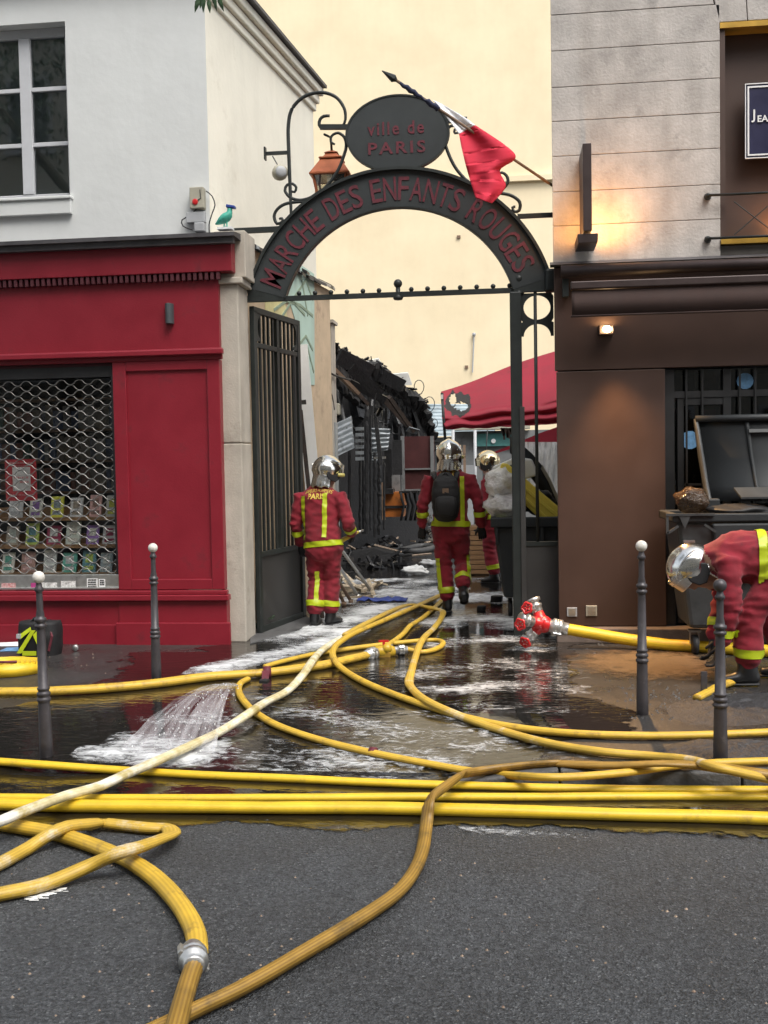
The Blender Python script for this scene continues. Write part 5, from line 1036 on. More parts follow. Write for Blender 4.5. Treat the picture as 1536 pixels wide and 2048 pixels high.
for i, (cx, cy, mt, s_) in enumerate(((1005, 1012, 'litter', 3), (1022, 1000, 'pinkred', 8))): 
    bag('bagged_waste', ['brown waste showing through the clear bag on the bin', 'reddish waste showing through the clear bag on the bin'][i], cx, cy, 11.53, .15, .08, mt, s_)
bag('rubbish_bag', 'black rubbish bag under the yellow tray on the bin', 1075, 1005, 11.75, .22, .14, 'rubber', 12)
# right container
cb = thing('waste_container', 'large dark grey four-wheeled container with its lid thrown open', 'bin', (2.2, 9.4, 0))
X0 = FY(1352, 1060, 9.05).x; ZT = FY(1352, 1028, 9.0).z
tbox(B(), X0, 9.02, .24, X0+1.35, 9.72, ZT-.06, .11, .05).o('body', 'bin_scuff', cb, bevel=.035)
B().box((X0-.04, 8.98, ZT-.07), (X0+1.4, 9.03, ZT)).box((X0-.04, 9.03, ZT-.07), (X0+.02, 9.75, ZT)).box((X0-.04, 9.70, ZT-.069), (X0+1.4, 9.76, ZT+.001)).o('rim', 'bin', cb, bevel=.012)
tbox(B(), X0+.28, 8.985, ZT-.55, X0+1.38, 9.05, ZT-.08, .06, .0).o('front_plate', 'bin', cb, bevel=.02)
a = FY(1332, 1024, 8.97); B().slab((a.x, 8.97, ZT-.005), (X0+.3, 8.97, ZT-.005), .03, .02).slab((a.x+.01, 8.97, ZT), (a.x+.01, 8.97, ZT-.16), .02, .02).slab((a.x+.01, 8.97, ZT-.16), (a.x+.10, 8.97, ZT-.10), .02, .02).slab((X0+.22, 8.97, ZT-.09), (X0+.31, 8.97, ZT-.15), .02, .02).o('lifting_frame', 'bin_scuff', cb)
B().prism([FY(x_, y_, 8.96) for x_, y_ in ((1357, 1030), (1382, 1030), (1370, 1058))], (0, .012, 0)).o('triangle_plate', 'bin_scuff', cb); B().box((X0+.05, 8.96, ZT-.26), (X0+.14, 9.02, ZT-.22)).o('catch', 'steel', cb)
caster(FY(1392, 1270, 9.15).x, 9.2, cb, .085); caster(X0+1.15, 9.2, cb, .085)
l0, l1 = FY(1389, 838, 9.66), FY(1410, 1005, 9.30)
vs = []; xs_ = [l0.x+.0, l0.x+.05, l0.x+.45, l0.x+.5, l0.x+1.3]
prof = [(l0.z, 9.70), (l0.z-.10, 9.69), (l0.z-.35, 9.66), (l0.z-.60, 9.58), (l1.z, 9.46)]
b_ = B()
for k, dx_ in enumerate((0.0, 1.25)):
    for z_, y_ in prof: vs.append((l0.x+dx_+(l0.z-z_)*.10*(1 if k == 0 else 0), y_, z_))
n5 = len(prof); b_.strip([V(p) for p in vs[:n5]], [V(p) for p in vs[n5:]], (0, .03, 0)); b_.o('lid', 'bin', cb, True)
for k_, (z_, y_) in enumerate(prof): pass
dp_ = (.035, .09, .13, .12, .07)
B().add([V(p)+V((-.002, -d_, 0)) for p, d_ in zip(vs[:n5], dp_)]+[V(p)+V((-.002, .0, 0)) for p in vs[:n5]]+[V(p)+V((.03, -d_+.012, 0)) for p, d_ in zip(vs[:n5], dp_)]+[V(p)+V((.03, 0, 0)) for p in vs[:n5]], [q for i in range(n5-1) for q in ((i, i+1, n5+i+1, n5+i), (2*n5+i, 3*n5+i, 3*n5+i+1, 2*n5+i+1), (i, 2*n5+i, 2*n5+i+1, i+1))]).o('lid_edge', 'bin_scuff', cb, True)
B().tube([(l0.x+.01, 9.675, l0.z), (l0.x+1.25, 9.675, l0.z)], .032, 12).o('lid_top_roll', 'bin', cb, True)
for x_ in (.44, .85): B().strip([V(p)+V((x_, -.022, 0)) for p in vs[:n5]], [V(p)+V((x_+.03, -.022, 0)) for p in vs[:n5]], (0, .02, 0)).o('lid_rib', 'bin', cb, True)
B().box((l1.x-.02, 9.36, l1.z-.06), (l1.x+.14, 9.50, l1.z+.03)).o('hinge', 'bin', cb, bevel=.015); B().prism([(l0.x+.47, 9.675, l0.z-.10), (l0.x+1.2, 9.675, l0.z-.10), (l0.x+1.2, 9.665, l0.z-.13), (l0.x+.47, 9.665, l0.z-.13)], (0, -.02, 0)).o('lid_rib', 'bin_scuff', cb)
a = FY(1480, 990, 9.2); B().prism([(a.x-.01, 9.40, a.z+.06), (a.x+.5, 9.40, a.z+.06), (a.x+.5, 9.24, a.z-.02), (a.x+.02, 9.24, a.z-.02)], (0, .0, -.015)).o('lid_grip', 'bin_scuff', cb)
bag('rubbish_bag', 'shiny brown rubbish bag bulging over the corner of the right container', 1382, 1000, 9.3, .14, .11, 'bag_brown', 21)
bag('rubbish_bag', 'dark rubbish bag filling the right container below its lid', 1470, 1022, 9.38, .30, .07, 'rubber', 25)
# ================================================================== HOSES
random.seed(3)
def hose(label, pts, r, mat, step=.035, parts=None, rib=.022, name='fire_hose'):
    P4 = []
    for p in pts:
        lift = p[2] if len(p) > 2 else 0; fl_ = p[3] if len(p) > 3 else .9
        q = FY(p[0], p[1], p[4]) if len(p) > 4 else GR(p[0], p[1], r*fl_+lift+.004); P4.append((q.x, q.y, q.z, fl_))
    q = crom(P4, step)
    # keep the hose above the ground between its points
    for s_ in q:
        lo = gz(s_[0], s_[1])+r*min(1, max(.3, s_[3]))*.96; s_[2] = max(s_[2], lo)
    n = 28 if r > .03 else 20
    jit = random.uniform(0, 50)
    pts_ = [V(s_[:3])+V((.004*nz(i*.08, jit, 1), .004*nz(i*.08, jit+9, 1), 0)) for i, s_ in enumerate(q)]
    rj = [r*(1+.045*nz(i*.045, jit, 1)+.02*nz(i*.3, jit+3, 1)) for i in range(len(q))]
    b = B().tube(pts_, rj, n, rib, [min(1, max(.25, s_[3]*(.93+.09*nz(i*.06, jit+5, 1)))) for i, s_ in enumerate(q)])
    if parts is None: return grv(b.o(name, mat, None, True, label=label, cat='hose')), pts_
    t_ = thing(name, label, 'hose', pts_[0]); grv(b.o('jacket', mat, t_, True)); return t_, pts_
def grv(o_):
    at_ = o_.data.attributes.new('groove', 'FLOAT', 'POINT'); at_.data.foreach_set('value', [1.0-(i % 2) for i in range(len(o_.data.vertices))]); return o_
def coupling(par, p, d, r, L_=.14, mat='alu'):
    d = V(d).normalized(); p = V(p)
    B().lathe([(r*.98, -L_/2), (r*1.12, -L_*.42), (r*1.12, -L_*.2), (r*1.42, -L_*.16), (r*1.42, L_*.02), (r*1.2, L_*.05), (r*1.45, L_*.1), (r*1.45, L_*.26), (r*1.1, L_*.3), (r*1.1, L_*.46), (r*.98, L_/2)], p, 20, tuple(d)).o('coupling', mat, par, True)
    s_ = d.cross(V((0, 0, 1))).normalized(); u = s_.cross(d)
    for k in range(2):
        o_ = (s_*math.cos(k*math.pi+.7)+u*math.sin(k*math.pi+.7))*r*1.45
        B().slab(p+o_-d*L_*.18, p+o_+d*L_*.22, .02, .025, tuple(o_)).o('lug', mat, par, bevel=.004)
W = lambda *a: list(a)
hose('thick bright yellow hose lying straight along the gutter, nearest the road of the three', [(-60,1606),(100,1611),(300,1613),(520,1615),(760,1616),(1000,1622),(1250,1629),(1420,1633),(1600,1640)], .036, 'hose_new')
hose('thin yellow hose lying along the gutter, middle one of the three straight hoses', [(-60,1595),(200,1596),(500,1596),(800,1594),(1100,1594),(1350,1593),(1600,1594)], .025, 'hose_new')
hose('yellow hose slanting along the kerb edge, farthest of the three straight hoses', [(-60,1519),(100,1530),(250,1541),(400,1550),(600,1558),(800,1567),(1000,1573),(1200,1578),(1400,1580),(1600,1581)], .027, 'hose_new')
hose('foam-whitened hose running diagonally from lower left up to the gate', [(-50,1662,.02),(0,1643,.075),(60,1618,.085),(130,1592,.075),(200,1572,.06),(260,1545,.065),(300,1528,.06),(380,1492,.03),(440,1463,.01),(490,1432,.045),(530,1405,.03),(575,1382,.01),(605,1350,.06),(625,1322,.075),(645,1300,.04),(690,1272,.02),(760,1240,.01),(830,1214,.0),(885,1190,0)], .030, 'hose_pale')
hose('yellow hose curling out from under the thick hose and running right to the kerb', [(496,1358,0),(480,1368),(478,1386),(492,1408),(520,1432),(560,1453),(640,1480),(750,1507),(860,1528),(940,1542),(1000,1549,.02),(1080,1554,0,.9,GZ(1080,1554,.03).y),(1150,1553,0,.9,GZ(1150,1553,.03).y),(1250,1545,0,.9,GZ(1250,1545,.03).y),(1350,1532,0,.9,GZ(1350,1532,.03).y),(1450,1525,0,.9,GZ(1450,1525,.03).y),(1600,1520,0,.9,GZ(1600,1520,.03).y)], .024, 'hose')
t6, p6 = hose('thick yellow hose from the left edge to the brass divider', [(-60,1384),(60,1383),(180,1378),(300,1368),(420,1353),(530,1345),(640,1331),(700,1318),(742,1308)], .040, 'hose', parts=1)
coupling(t6, p6[-1], p6[-1]-p6[-4], .040, .15)
hose('yellow hose looping back behind the thick hose beside the divider', [(812,1298,.02),(840,1304),(866,1300),(884,1291),(884,1283),(862,1280),(800,1285),(740,1292),(680,1300),(620,1310),(560,1324),(530,1333)], .024, 'hose')
hose('yellow hose climbing from the divider into the passage', [(775,1290,.03),(788,1282,.0),(806,1268),(820,1252),(846,1235),(870,1214),(892,1192)], .025, 'hose')
hose('whitened kinked hose coming out of the passage and curving right along the pavement', [(690,1270,.07),(740,1243,.06),(790,1219,.05),(822,1209,.05,.45),(855,1215,.05),(884,1222,.05,.5),(882,1237,.02),(868,1256,.01),(846,1278,.05),(832,1310),(824,1340),(818,1362,.0,.5),(826,1380,.03),(856,1403,.03),(920,1432),(1000,1460),(1100,1487),(1200,1503),(1300,1512),(1380,1520,.04),(1450,1538,.08),(1600,1572,.02)], .028, 'hose_foam')
hose('yellow hose bending back near the gate and sweeping right across the wet pavement', [(890,1186,0),(830,1214,.05),(770,1240,.07),(710,1266,.09),(680,1284,.09),(666,1300,.08),(668,1318,.05),(684,1337),(720,1360),(770,1382),(830,1404),(900,1426),(980,1446),(1060,1459),(1150,1467),(1250,1471),(1350,1471),(1450,1468),(1600,1462)], .027, 'hose')
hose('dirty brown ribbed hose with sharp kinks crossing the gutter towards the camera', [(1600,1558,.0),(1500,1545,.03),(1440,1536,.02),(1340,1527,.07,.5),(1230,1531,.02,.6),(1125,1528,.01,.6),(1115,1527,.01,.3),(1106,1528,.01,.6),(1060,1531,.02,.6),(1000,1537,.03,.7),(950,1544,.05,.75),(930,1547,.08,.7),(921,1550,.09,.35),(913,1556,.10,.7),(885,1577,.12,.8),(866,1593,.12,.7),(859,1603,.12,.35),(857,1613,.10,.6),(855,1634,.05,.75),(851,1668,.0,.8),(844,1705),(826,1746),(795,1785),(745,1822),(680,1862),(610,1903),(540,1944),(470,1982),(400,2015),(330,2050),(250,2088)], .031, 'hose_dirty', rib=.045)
t12, p12 = hose('yellow ribbed hose with a metal coupling curving down the road at lower left', [(-60,1640),(0,1648),(60,1657),(110,1666),(165,1683),(215,1702),(262,1722),(310,1755),(350,1796),(378,1836),(393,1872),(396,1905)], .036, 'hose', parts=1, rib=.04)
coupling(t12, p12[-1]+V((0, -.05, .005)), p12[-1]-p12[-4], .036, .15)
q12 = [GR(x, y, .034+l) for x, y, l in ((392, 1925, 0), (380, 1955, 0), (368, 1995, .01), (356, 2040, .05), (344, 2085, .07))]
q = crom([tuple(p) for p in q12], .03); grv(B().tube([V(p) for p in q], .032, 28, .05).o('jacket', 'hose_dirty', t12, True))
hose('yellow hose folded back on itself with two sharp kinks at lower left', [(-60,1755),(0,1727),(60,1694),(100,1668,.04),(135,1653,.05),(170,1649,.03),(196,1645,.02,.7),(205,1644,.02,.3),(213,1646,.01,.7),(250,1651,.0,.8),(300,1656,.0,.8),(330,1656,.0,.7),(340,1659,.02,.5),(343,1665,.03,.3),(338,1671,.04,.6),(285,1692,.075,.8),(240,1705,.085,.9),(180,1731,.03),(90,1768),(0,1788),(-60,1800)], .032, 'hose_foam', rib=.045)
t15, p15 = hose('large bright yellow supply hose running right from the red divider', [(1132,1258,0,1,9.45),(1180,1266,0,1,9.45),(1250,1278,0,1,9.42),(1330,1289,0,1,9.36),(1420,1300,0,1,9.25),(1500,1310,0,1,9.12),(1600,1320,0,1,8.98)], .055, 'hose_new', parts=1, rib=.006)
hose('short stub of yellow hose at the hand of the stooping firefighter', [(1394,1396),(1416,1384),(1440,1372),(1470,1362)], .03, 'hose', rib=.03)
# coiled hose at far left
t14 = thing('rolled_hose', 'flat yellow hose rolled into a coil on the pavement at the left edge', 'hose', GR(15, 1345)); c14 = GR(12, 1345)
for k in range(5):
    r_ = .30-k*.045; B().strip([c14+V((r_*math.cos(t), r_*.8*math.sin(t), .004)) for t in fr(0, 2*math.pi, 48)], [c14+V((r_*math.cos(t), r_*.8*math.sin(t), .085+.006*random.random())) for t in fr(0, 2*math.pi, 48)], (0, .012, 0)).o('turn', 'hose_new', t14, True)
B().tube([c14+V((-.1, -.1, .1)), c14+V((.05, -.12, .11)), c14+V((.12, -.05, .1))], .012, 6).o('strap', 'sign_red', t14)
# hose strap on the thick hose
p = GR(534, 1345, .04); hsx = thing('hose_strap', 'dark red strap with a black buckle wrapped round the thick hose', 'strap', p)
d6 = V((1, .32, 0)).normalized(); B().lathe([(.050, -.03), (.050, .03)], (p.x, p.y, p.z), 18, tuple(d6)).o('band', 'sign_red', hsx, True)
B().slab(p+V((0, -.045, .02)), p+V((.02, -.16, -.035)), .055, .012).o('tail', 'sign_red', hsx); B().box((p.x-.02, p.y-.20, p.z-.05), (p.x+.05, p.y-.13, p.z-.02)).o('buckle', 'rubber', hsx, bevel=.006)
p = GR(746, 1505, .024); B().lathe([(.033, -.018), (.033, .018)], p, 14, (1, -.4, 0)).o('hose_strap', 'sign_red', None, True, label='small dark red tie round the thin hose in the puddle', cat='strap')
# brass divider between the hoses
p = GR(768, 1303, .045); dv = thing('brass_divider', 'yellow metal hose divider with couplings at the end of the thick hose', 'divider', p)
ax = V((.95, .3, 0)).normalized(); B().lathe([(.035, -.10), (.05, -.07), (.058, 0), (.05, .07), (.035, .1)], p, 16, tuple(ax)).ball(p+V((.03, -.02, .03)), .045).o('body', M('valve_yellow', (.45, .29, .02), .4, var=.2, scale=12), dv, True)
coupling(dv, p+ax*.15+V((0, 0, .005)), ax, .032, .12); coupling(dv, p+V((.02, .13, .0)), (.1, 1, 0), .028, .1)
B().tube([p+V((0, 0, .05)), p+V((0, 0, .085))], .012, 8).box(tuple(p+V((-.045, -.012, .085))), tuple(p+V((.045, .012, .10)))).o('tap', 'valve_red', dv)
B().box(tuple(p+V((-.05, -.05, -.045))), tuple(p+V((.06, -.02, -.0)))).o('foot', 'gold', dv, bevel=.005)
# red divider at the right
p = GR(1080, 1266, .0); p.z = .0; rd = thing('red_divider', 'red three-way hose divider with handwheels standing by the brown wall', 'divider', p)
Yd = p15[0].y
def dp(px, py, dy=0): return FY(px, py, Yd+dy)
ctr = dp(1085, 1248)
inl = p15[0]; dirh = (ctr-inl).normalized()
coupling(rd, inl+dirh*.07, dirh, .052, .19)
def branch(a, b_, r0, r1, nm='branch', mat='valve_red', n=14): 
    a, b_ = V(a), V(b_); B().tube([a, a.lerp(b_, .15), a.lerp(b_, .5), b_], [r0, r0*1.05, (r0+r1)/2, r1], n).o(nm, mat, rd, True)
branch(inl+dirh*.15, ctr, .062, .075, 'body'); B().ball(ctr, .085, 16, 10, (1.05, .8, .95)).o('body', 'valve_red', rd, True)
def outlet(px, py, dy, wheel, wdy):
    e = dp(px, py, dy); d_ = (e-ctr).normalized(); L_ = (e-ctr).length
    branch(ctr, ctr+d_*L_*.55, .062, .046); B().lathe([(.045, 0), (.05, .02), (.05, .05), (.058, .055), (.058, .075), (.04, .08), (.045, .10), (.062, .105), (.062, .135), (.03, .14)], ctr+d_*L_*.5, 16, tuple(d_)).o('outlet', 'alu', rd, True)
    w_ = dp(*wheel, wdy); m_ = ctr.lerp(e, .6); B().tube([m_, w_], .012, 8).o('spindle', 'steel', rd)
    wd_ = (w_-m_).normalized(); B_ = B(); s_ = wd_.cross(V((.2, .5, 1))).normalized(); u = s_.cross(wd_); ring_ = [w_+(s_*math.cos(t)+u*math.sin(t))*.045*(1+.12*math.cos(5*t)) for t in fr(0, 2*math.pi, 30)]
    B_.tube(ring_, .011, 7)
    for t in fr(0, 2*math.pi, 5)[:-1]: B_.tube([w_, w_+(s_*math.cos(t)+u*math.sin(t))*.045], .008, 5)
    B_.o('handwheel', 'valve_red', rd, True)
outlet(1068, 1203, .05, (1054, 1216), -.14); outlet(1048, 1239, -.10, (1040, 1249), -.22); outlet(1058, 1276, .02, (1050, 1285), -.12)
# ------------------------------------------------------------------ bollards
prof = [(.056, -.1), (.056, .10), (.055, .12), (.050, .33), (.050, .34), (.060, .345), (.060, .36), (.050, .365), (.050, .375), (.058, .38), (.058, .395), (.047, .40), (.047, .41), (.054, .415), (.054, .425), (.044, .43), (.036, .78), (.036, .79), (.050, .795), (.050, .81), (.038, .815), (.038, .825), (.050, .83), (.052, .84), (.050, .85), (.036, .855), (.036, .87), (.028, .90), (.027, 1.00), (.027, 1.01), (.038, 1.015), (.040, 1.03), (.030, 1.04), (.024, 1.06), (.024, 1.07)]
def bollard(px, py, H, ball, label, lean_=0):
    p = GR(px, py); t_ = thing('bollard', label, 'bollard', p, 'street bollards'); k = H/1.155
    q = [(r_*.70, h*k) for r_, h in prof]
    B().lathe(q, p, 20).o('post', 'bollard', t_, True)
    B().ball(p+V((0, 0, 1.098*k)), .038 if ball == 'ball_white' else .037, 16, 10).o('ball', ball, t_, True); t_.rotation_euler = (0, lean_, 0)
bollard(93, 1513, 1.155, 'ball_white', 'white-topped bollard nearest the left edge, in front of the black bag', -.012)
bollard(313, 1356, 1.10, 'ball_white', 'white-topped bollard in front of the red shop panel')
bollard(1285, 1428, 1.17, 'ball_white', 'white-topped bollard in front of the brown wall'); bollard(1441, 1522, 1.03, 'bollard', 'bollard with a dark ball top in front of the stooping firefighter')
# ------------------------------------------------------------------ things on the pavement at left
p = GR(82, 1308); bk = thing('equipment_bag', 'black equipment bag with hi-vis yellow stripes on the pavement by the shop', 'bag', p)
vs = []; n_, m_ = 26, 14
for j in range(m_+1):
    f_ = j/m_; z_ = .30*f_; k = 1-.30*max(0, f_-.55)**1.3-.08*(1-f_)**3
    for i in range(n_):
        a = 2*math.pi*i/n_; ca, sa = math.cos(a), math.sin(a); ex = .72; x_ = math.copysign(abs(ca)**ex, ca)*.20*k; y_ = math.copysign(abs(sa)**ex, sa)*.14*k; w_ = .018*noise.noise(V((x_*9, y_*9, z_*9)))
        vs.append(p+V((x_*(1+w_*3), y_*(1+w_*3), z_+w_)))
B().add(vs, [(j*n_+i, j*n_+(i+1) % n_, (j+1)*n_+(i+1) % n_, (j+1)*n_+i) for j in range(m_) for i in range(n_)]+[tuple(m_*n_+i for i in range(n_))]).o('body', 'pack', bk, True)
def bgp(x, z, y=-.158): return p+V((x, y+max(0, z-.17)*.28, z))
for pl in ([(-.155, .035), (-.02, .24), (.02, .24), (-.11, .035)], [(.03, .23), (.10, .06), (.07, .05), (.0, .20)], [(-.13, .20), (-.03, .27), (-.02, .24), (-.12, .16)], [(-.10, .015), (.03, .015), (.03, .055), (-.10, .055)]): B().prism([bgp(*q) for q in pl], (0, -.006, 0)).o('stripe', 'hivis', bk)
B().tube([bgp(-.1, .27, -.05), bgp(-.05, .33, -.05), bgp(.03, .335, -.05), bgp(.09, .28, -.05)], .012, 8).o('handle', 'pack', bk, True); B().box(tuple(bgp(-.15, .17)+V((0, -.01, 0))), tuple(bgp(-.11, .21))).o('tag', 'grey_box', bk); B().tube([p+V((.13, -.12, .05)), p+V((.16, -.11, .18)), p+V((.12, -.08, .27))], .012, 6).o('piping', 'sign_red', bk)
for i, (x_, y_, w_) in enumerate(((8, 1292, .16), (28, 1302, .12))):
    q = GR(x_, y_); B().prism([q+V((-w_, -.06, .006)), q+V((w_, -.03, .004)), q+V((w_*.9, .06, .03)), q+V((-w_*.8, .05, .02))], (0, 0, .003)).o('paper_litter', ['white', 'sky_blue'][i], None, label=['crumpled white paper lying left of the black bag', 'torn blue and white wrapper lying beside the black bag'][i], cat='litter')
q = GR(152, 1301); B().lathe([(.026, 0), (.030, .008), (.030, .05), (.024, .056)], q+V((0, 0, .03)), 14, (.3, -1, .05)).o('can', 'steel', None, True, label='small crushed can on the pavement right of the black bag', cat='can')
# weed at the foot of the pier
p = GR(520, 1262); wd_ = thing('weed', 'small leafy weed growing at the foot of the stone pier', 'plant', p); b_ = B(); b2 = B()
for k in range(26):
    a = random.uniform(0, 6.28); l = random.uniform(.08, .24); tip = p+V((math.cos(a)*l*.8, math.sin(a)*l*.5-.03, l*random.uniform(.3, 1))); b2.tube([p, p.lerp(tip, .5)+V((0, 0, .03)), tip], .003, 4)
    for f_ in (.55, .8, 1):
        c = p.lerp(tip, f_)+V((0, 0, .02*(1-f_))); d_ = V((random.gauss(0, 1), random.gauss(0, 1), random.gauss(0, .4))).normalized()*random.uniform(.02, .045); s_ = d_.cross(V((0, 0, 1))).normalized()*.012; b_.add([c, c+d_*.5+s_, c+d_, c+d_*.5-s_], [(0, 1, 2, 3)])
b_.o('leaves', 'leaf', wd_, fix=False); b2.o('stems', 'leaf', wd_)
# slab of uneven paving under the gate leaf, silt heaps and gravel on the right pavement
p = GR(560, 1262); B().prism([GR(500, 1290), GR(600, 1262), GR(640, 1240), GR(600, 1236), GR(500, 1268)], (0, 0, .02)).o('threshold_slab', 'kerb_stone', None, bevel=.008, kind='structure')
def silt(nm, label, outline, h, seed, mat='mud'):
    pts = [GR(*q) for q in outline]; c = sum(pts, V())/len(pts); b = B(); vs = []; fs = []; R_ = 16; K_ = 64
    for i in range(R_+1):
        for k in range(K_):
            f_ = k/K_*len(pts); a = pts[int(f_) % len(pts)].lerp(pts[(int(f_)+1) % len(pts)], f_ % 1); q = c.lerp(a, i/R_); e = (1-(i/R_)**2); hh = h*e*(.5+.7*abs(nz(q.x, q.y, 9, seed)))+.012*nz(q.x, q.y, 45, seed)*min(1, e*4); vs.append((q.x, q.y, gz(q.x, q.y)+max(-.01, hh)+.004*e))
    for i in range(R_):
        for k in range(K_): fs.append((i*K_+k, i*K_+(k+1) % K_, (i+1)*K_+(k+1) % K_, (i+1)*K_+k))
    b.add(vs, fs).o(nm, mat, None, True, kind='stuff', label=label, cat='silt')
silt('silt', 'black wet silt heaped round the bollards on the right pavement', [(1330,1412),(1380,1395),(1440,1388),(1536,1385),(1620,1400),(1620,1440),(1480,1452),(1380,1450),(1340,1435)], .05, 3)
K['sand'] = M('sand', (.17, .105, .055), .38, var=.35, scale=30, bump=.6, bscale=120, dirt=(.05, .035, .025), dirt_amt=.3, dscale=5)
def fade(m, thr=.5):
    t, N, L = m.node_tree, m.node_tree.nodes, m.node_tree.links; b = N['Principled BSDF']; at_ = N.new('ShaderNodeAttribute'); at_.attribute_name = 'amount'; g_ = N.new('ShaderNodeNewGeometry'); n1 = N.new('ShaderNodeTexNoise'); n1.inputs['Scale'].default_value = 7; n1.inputs['Detail'].default_value = 10; n1.inputs['Roughness'].default_value = .75; L.new(g_.outputs['Position'], n1.inputs[0])
    ad = N.new('ShaderNodeMath'); ad.operation = 'ADD'; L.new(n1.outputs[0], ad.inputs[0]); L.new(at_.outputs['Fac'], ad.inputs[1]); r = N.new('ShaderNodeMapRange'); r.inputs[1].default_value = .72; r.inputs[2].default_value = 1.05; r.inputs[4].default_value = .95; L.new(ad.outputs[0], r.inputs[0]); L.new(r.outputs[0], b.inputs['Alpha'])
fade(K['sand'])
sv = []; sa = []; xs_ = fr(.35, 2.6, 90); ys_ = fr(7.1, 9.78, 100); c0 = GR(1270, 1330); 
for y_ in ys_:
    for x_ in xs_:
        u = (x_-1.15-(9.2-y_)*.05)/.95; w_ = (y_-8.75)/.95; sv.append((x_, y_, gz(x_, y_)+.0075)); sa.append(max(0, 1-math.hypot(u, w_))*.9)
me = bpy.data.meshes.new('sand'); nn_ = len(xs_); me.from_pydata(sv, [], [(j*nn_+i, j*nn_+i+1, (j+1)*nn_+i+1, (j+1)*nn_+i) for j in range(len(ys_)-1) for i in range(nn_-1)]); me.attributes.new('amount', 'FLOAT', 'POINT').data.foreach_set('value', sa)
link(me, 'sand', 'sand', None, True, 0, 'stuff', 'tan grit washed over the pavement in front of the brown wall', 'sand')
silt('silt', 'black wet silt lying along the kerb at right', [(1300,1505),(1360,1482),(1440,1480),(1536,1482),(1620,1490),(1620,1515),(1480,1522),(1360,1518)], .045, 6)
b_ = B(); random.seed(5)
for k in range(500):
    x_, y_ = random.choice([(random.uniform(1180, 1500), random.uniform(1290, 1430)), (random.uniform(1130, 1330), random.uniform(1275, 1300)), (random.uniform(1250, 1420), random.uniform(1370, 1440))]); q = GR(x_, y_); r_ = random.uniform(.003, .011)*random.uniform(.5, 1.2)
    b_.add([q+V((r_, 0, 0)), q+V((0, r_, 0)), q+V((-r_, 0, 0)), q+V((0, -r_, 0)), q+V((0, 0, r_*1.1))], [(0, 1, 4), (1, 2, 4), (2, 3, 4), (3, 0, 4)])
b_.o('gravel', 'kerb_stone', None, kind='stuff', label='fine gravel and grit scattered on the wet pavement by the brown wall', cat='gravel')
b_ = B()
for k in range(260):
    x_, y_ = random.choice([(random.uniform(0, 1536), random.uniform(1690, 2040)), (random.uniform(0, 700), random.uniform(1300, 1500))]); q = GR(x_, y_); r_ = random.uniform(.003, .008)
    b_.add([q+V((r_, 0, 0)), q+V((0, r_, 0)), q+V((-r_, 0, 0)), q+V((0, -r_, 0)), q+V((0, 0, r_))], [(0, 1, 4), (1, 2, 4), (2, 3, 4), (3, 0, 4)])
b_.o('grit', 'rubble', None, kind='stuff', label='loose grit scattered over the road and pavement', cat='gravel')
p = GR(1408, 1392); dm = thing('key_tool', 'upright flat steel key standing in the silt by the stooping firefighter', 'tool', p); B().box((p.x-.022, p.y-.01, 0), (p.x+.022, p.y+.01, .175)).o('shank', 'bollard', dm, bevel=.003); B().slab((p.x, p.y-.02, .02), (p.x+.17, p.y-.06, .02), .02, .02).o('arm', 'steel', dm)
p = GR(705, 1850); b_ = B(); [b_.ball(p+V((random.uniform(-.03, .03), random.uniform(-.012, .012), .004)), random.uniform(.004, .009), 7, 5) for k in range(14)]; b_.o('dirt_clump', 'mud', None, label='small clump of dark dirt on the road left of the brown hose', cat='dirt')
# white scuff of dried foam on the road
b_ = B()
for k in range(60):
    f_ = random.random(); q = GR(55+75*f_+random.gauss(0, 2), 1802-24*f_+random.gauss(0, 2.5)); r_ = random.uniform(.004, .014); b_.add([q+V((-r_*1.6, -r_*.4, .004)), q+V((r_*1.6, -r_*.1, .004)), q+V((r_*1.3, r_*.4, .005)), q+V((-r_*1.2, r_*.3, .004))], [(0, 1, 2, 3)])
b_.o('foam_scuff', 'foam_box', None, kind='stuff', label='white streak of dried foam on the road at lower left', cat='foam')
# ------------------------------------------------------------------ leak spraying from the hose at left
def spray_mat():
    m = bpy.data.materials.new('spray'); t, N, L = nodes(m); b = N['Principled BSDF']; b.inputs['Base Color'].default_value = (.8, .8, .82, 1); b.inputs['Roughness'].default_value = .25
    at_ = N.new('ShaderNodeAttribute'); at_.attribute_name = 'uvw'; mp = N.new('ShaderNodeMapping'); mp.inputs['Scale'].default_value = (15, 2.6, 1); L.new(at_.outputs['Vector'], mp.inputs[0]); n1 = N.new('ShaderNodeTexNoise'); n1.inputs['Scale'].default_value = 1; n1.inputs['Detail'].default_value = 7; L.new(mp.outputs[0], n1.inputs[0])
    sx = N.new('ShaderNodeSeparateXYZ'); L.new(at_.outputs['Vector'], sx.inputs[0]); r = N.new('ShaderNodeMapRange'); r.inputs[1].default_value = .36; r.inputs[2].default_value = .9; r.inputs[4].default_value = .42; L.new(n1.outputs[0], r.inputs[0]); L.new(r.outputs[0], b.inputs['Alpha']); return m
K['spray'] = spray_mat()
o0 = GR(478, 1372, .04); vs = []; uvw = []; NU, NV = 40, 22
ends = [GR(238, 1500), GR(275, 1518), GR(325, 1528), GR(385, 1526), GR(430, 1508)]; mids = [.22, .24, .22, .18, .14]
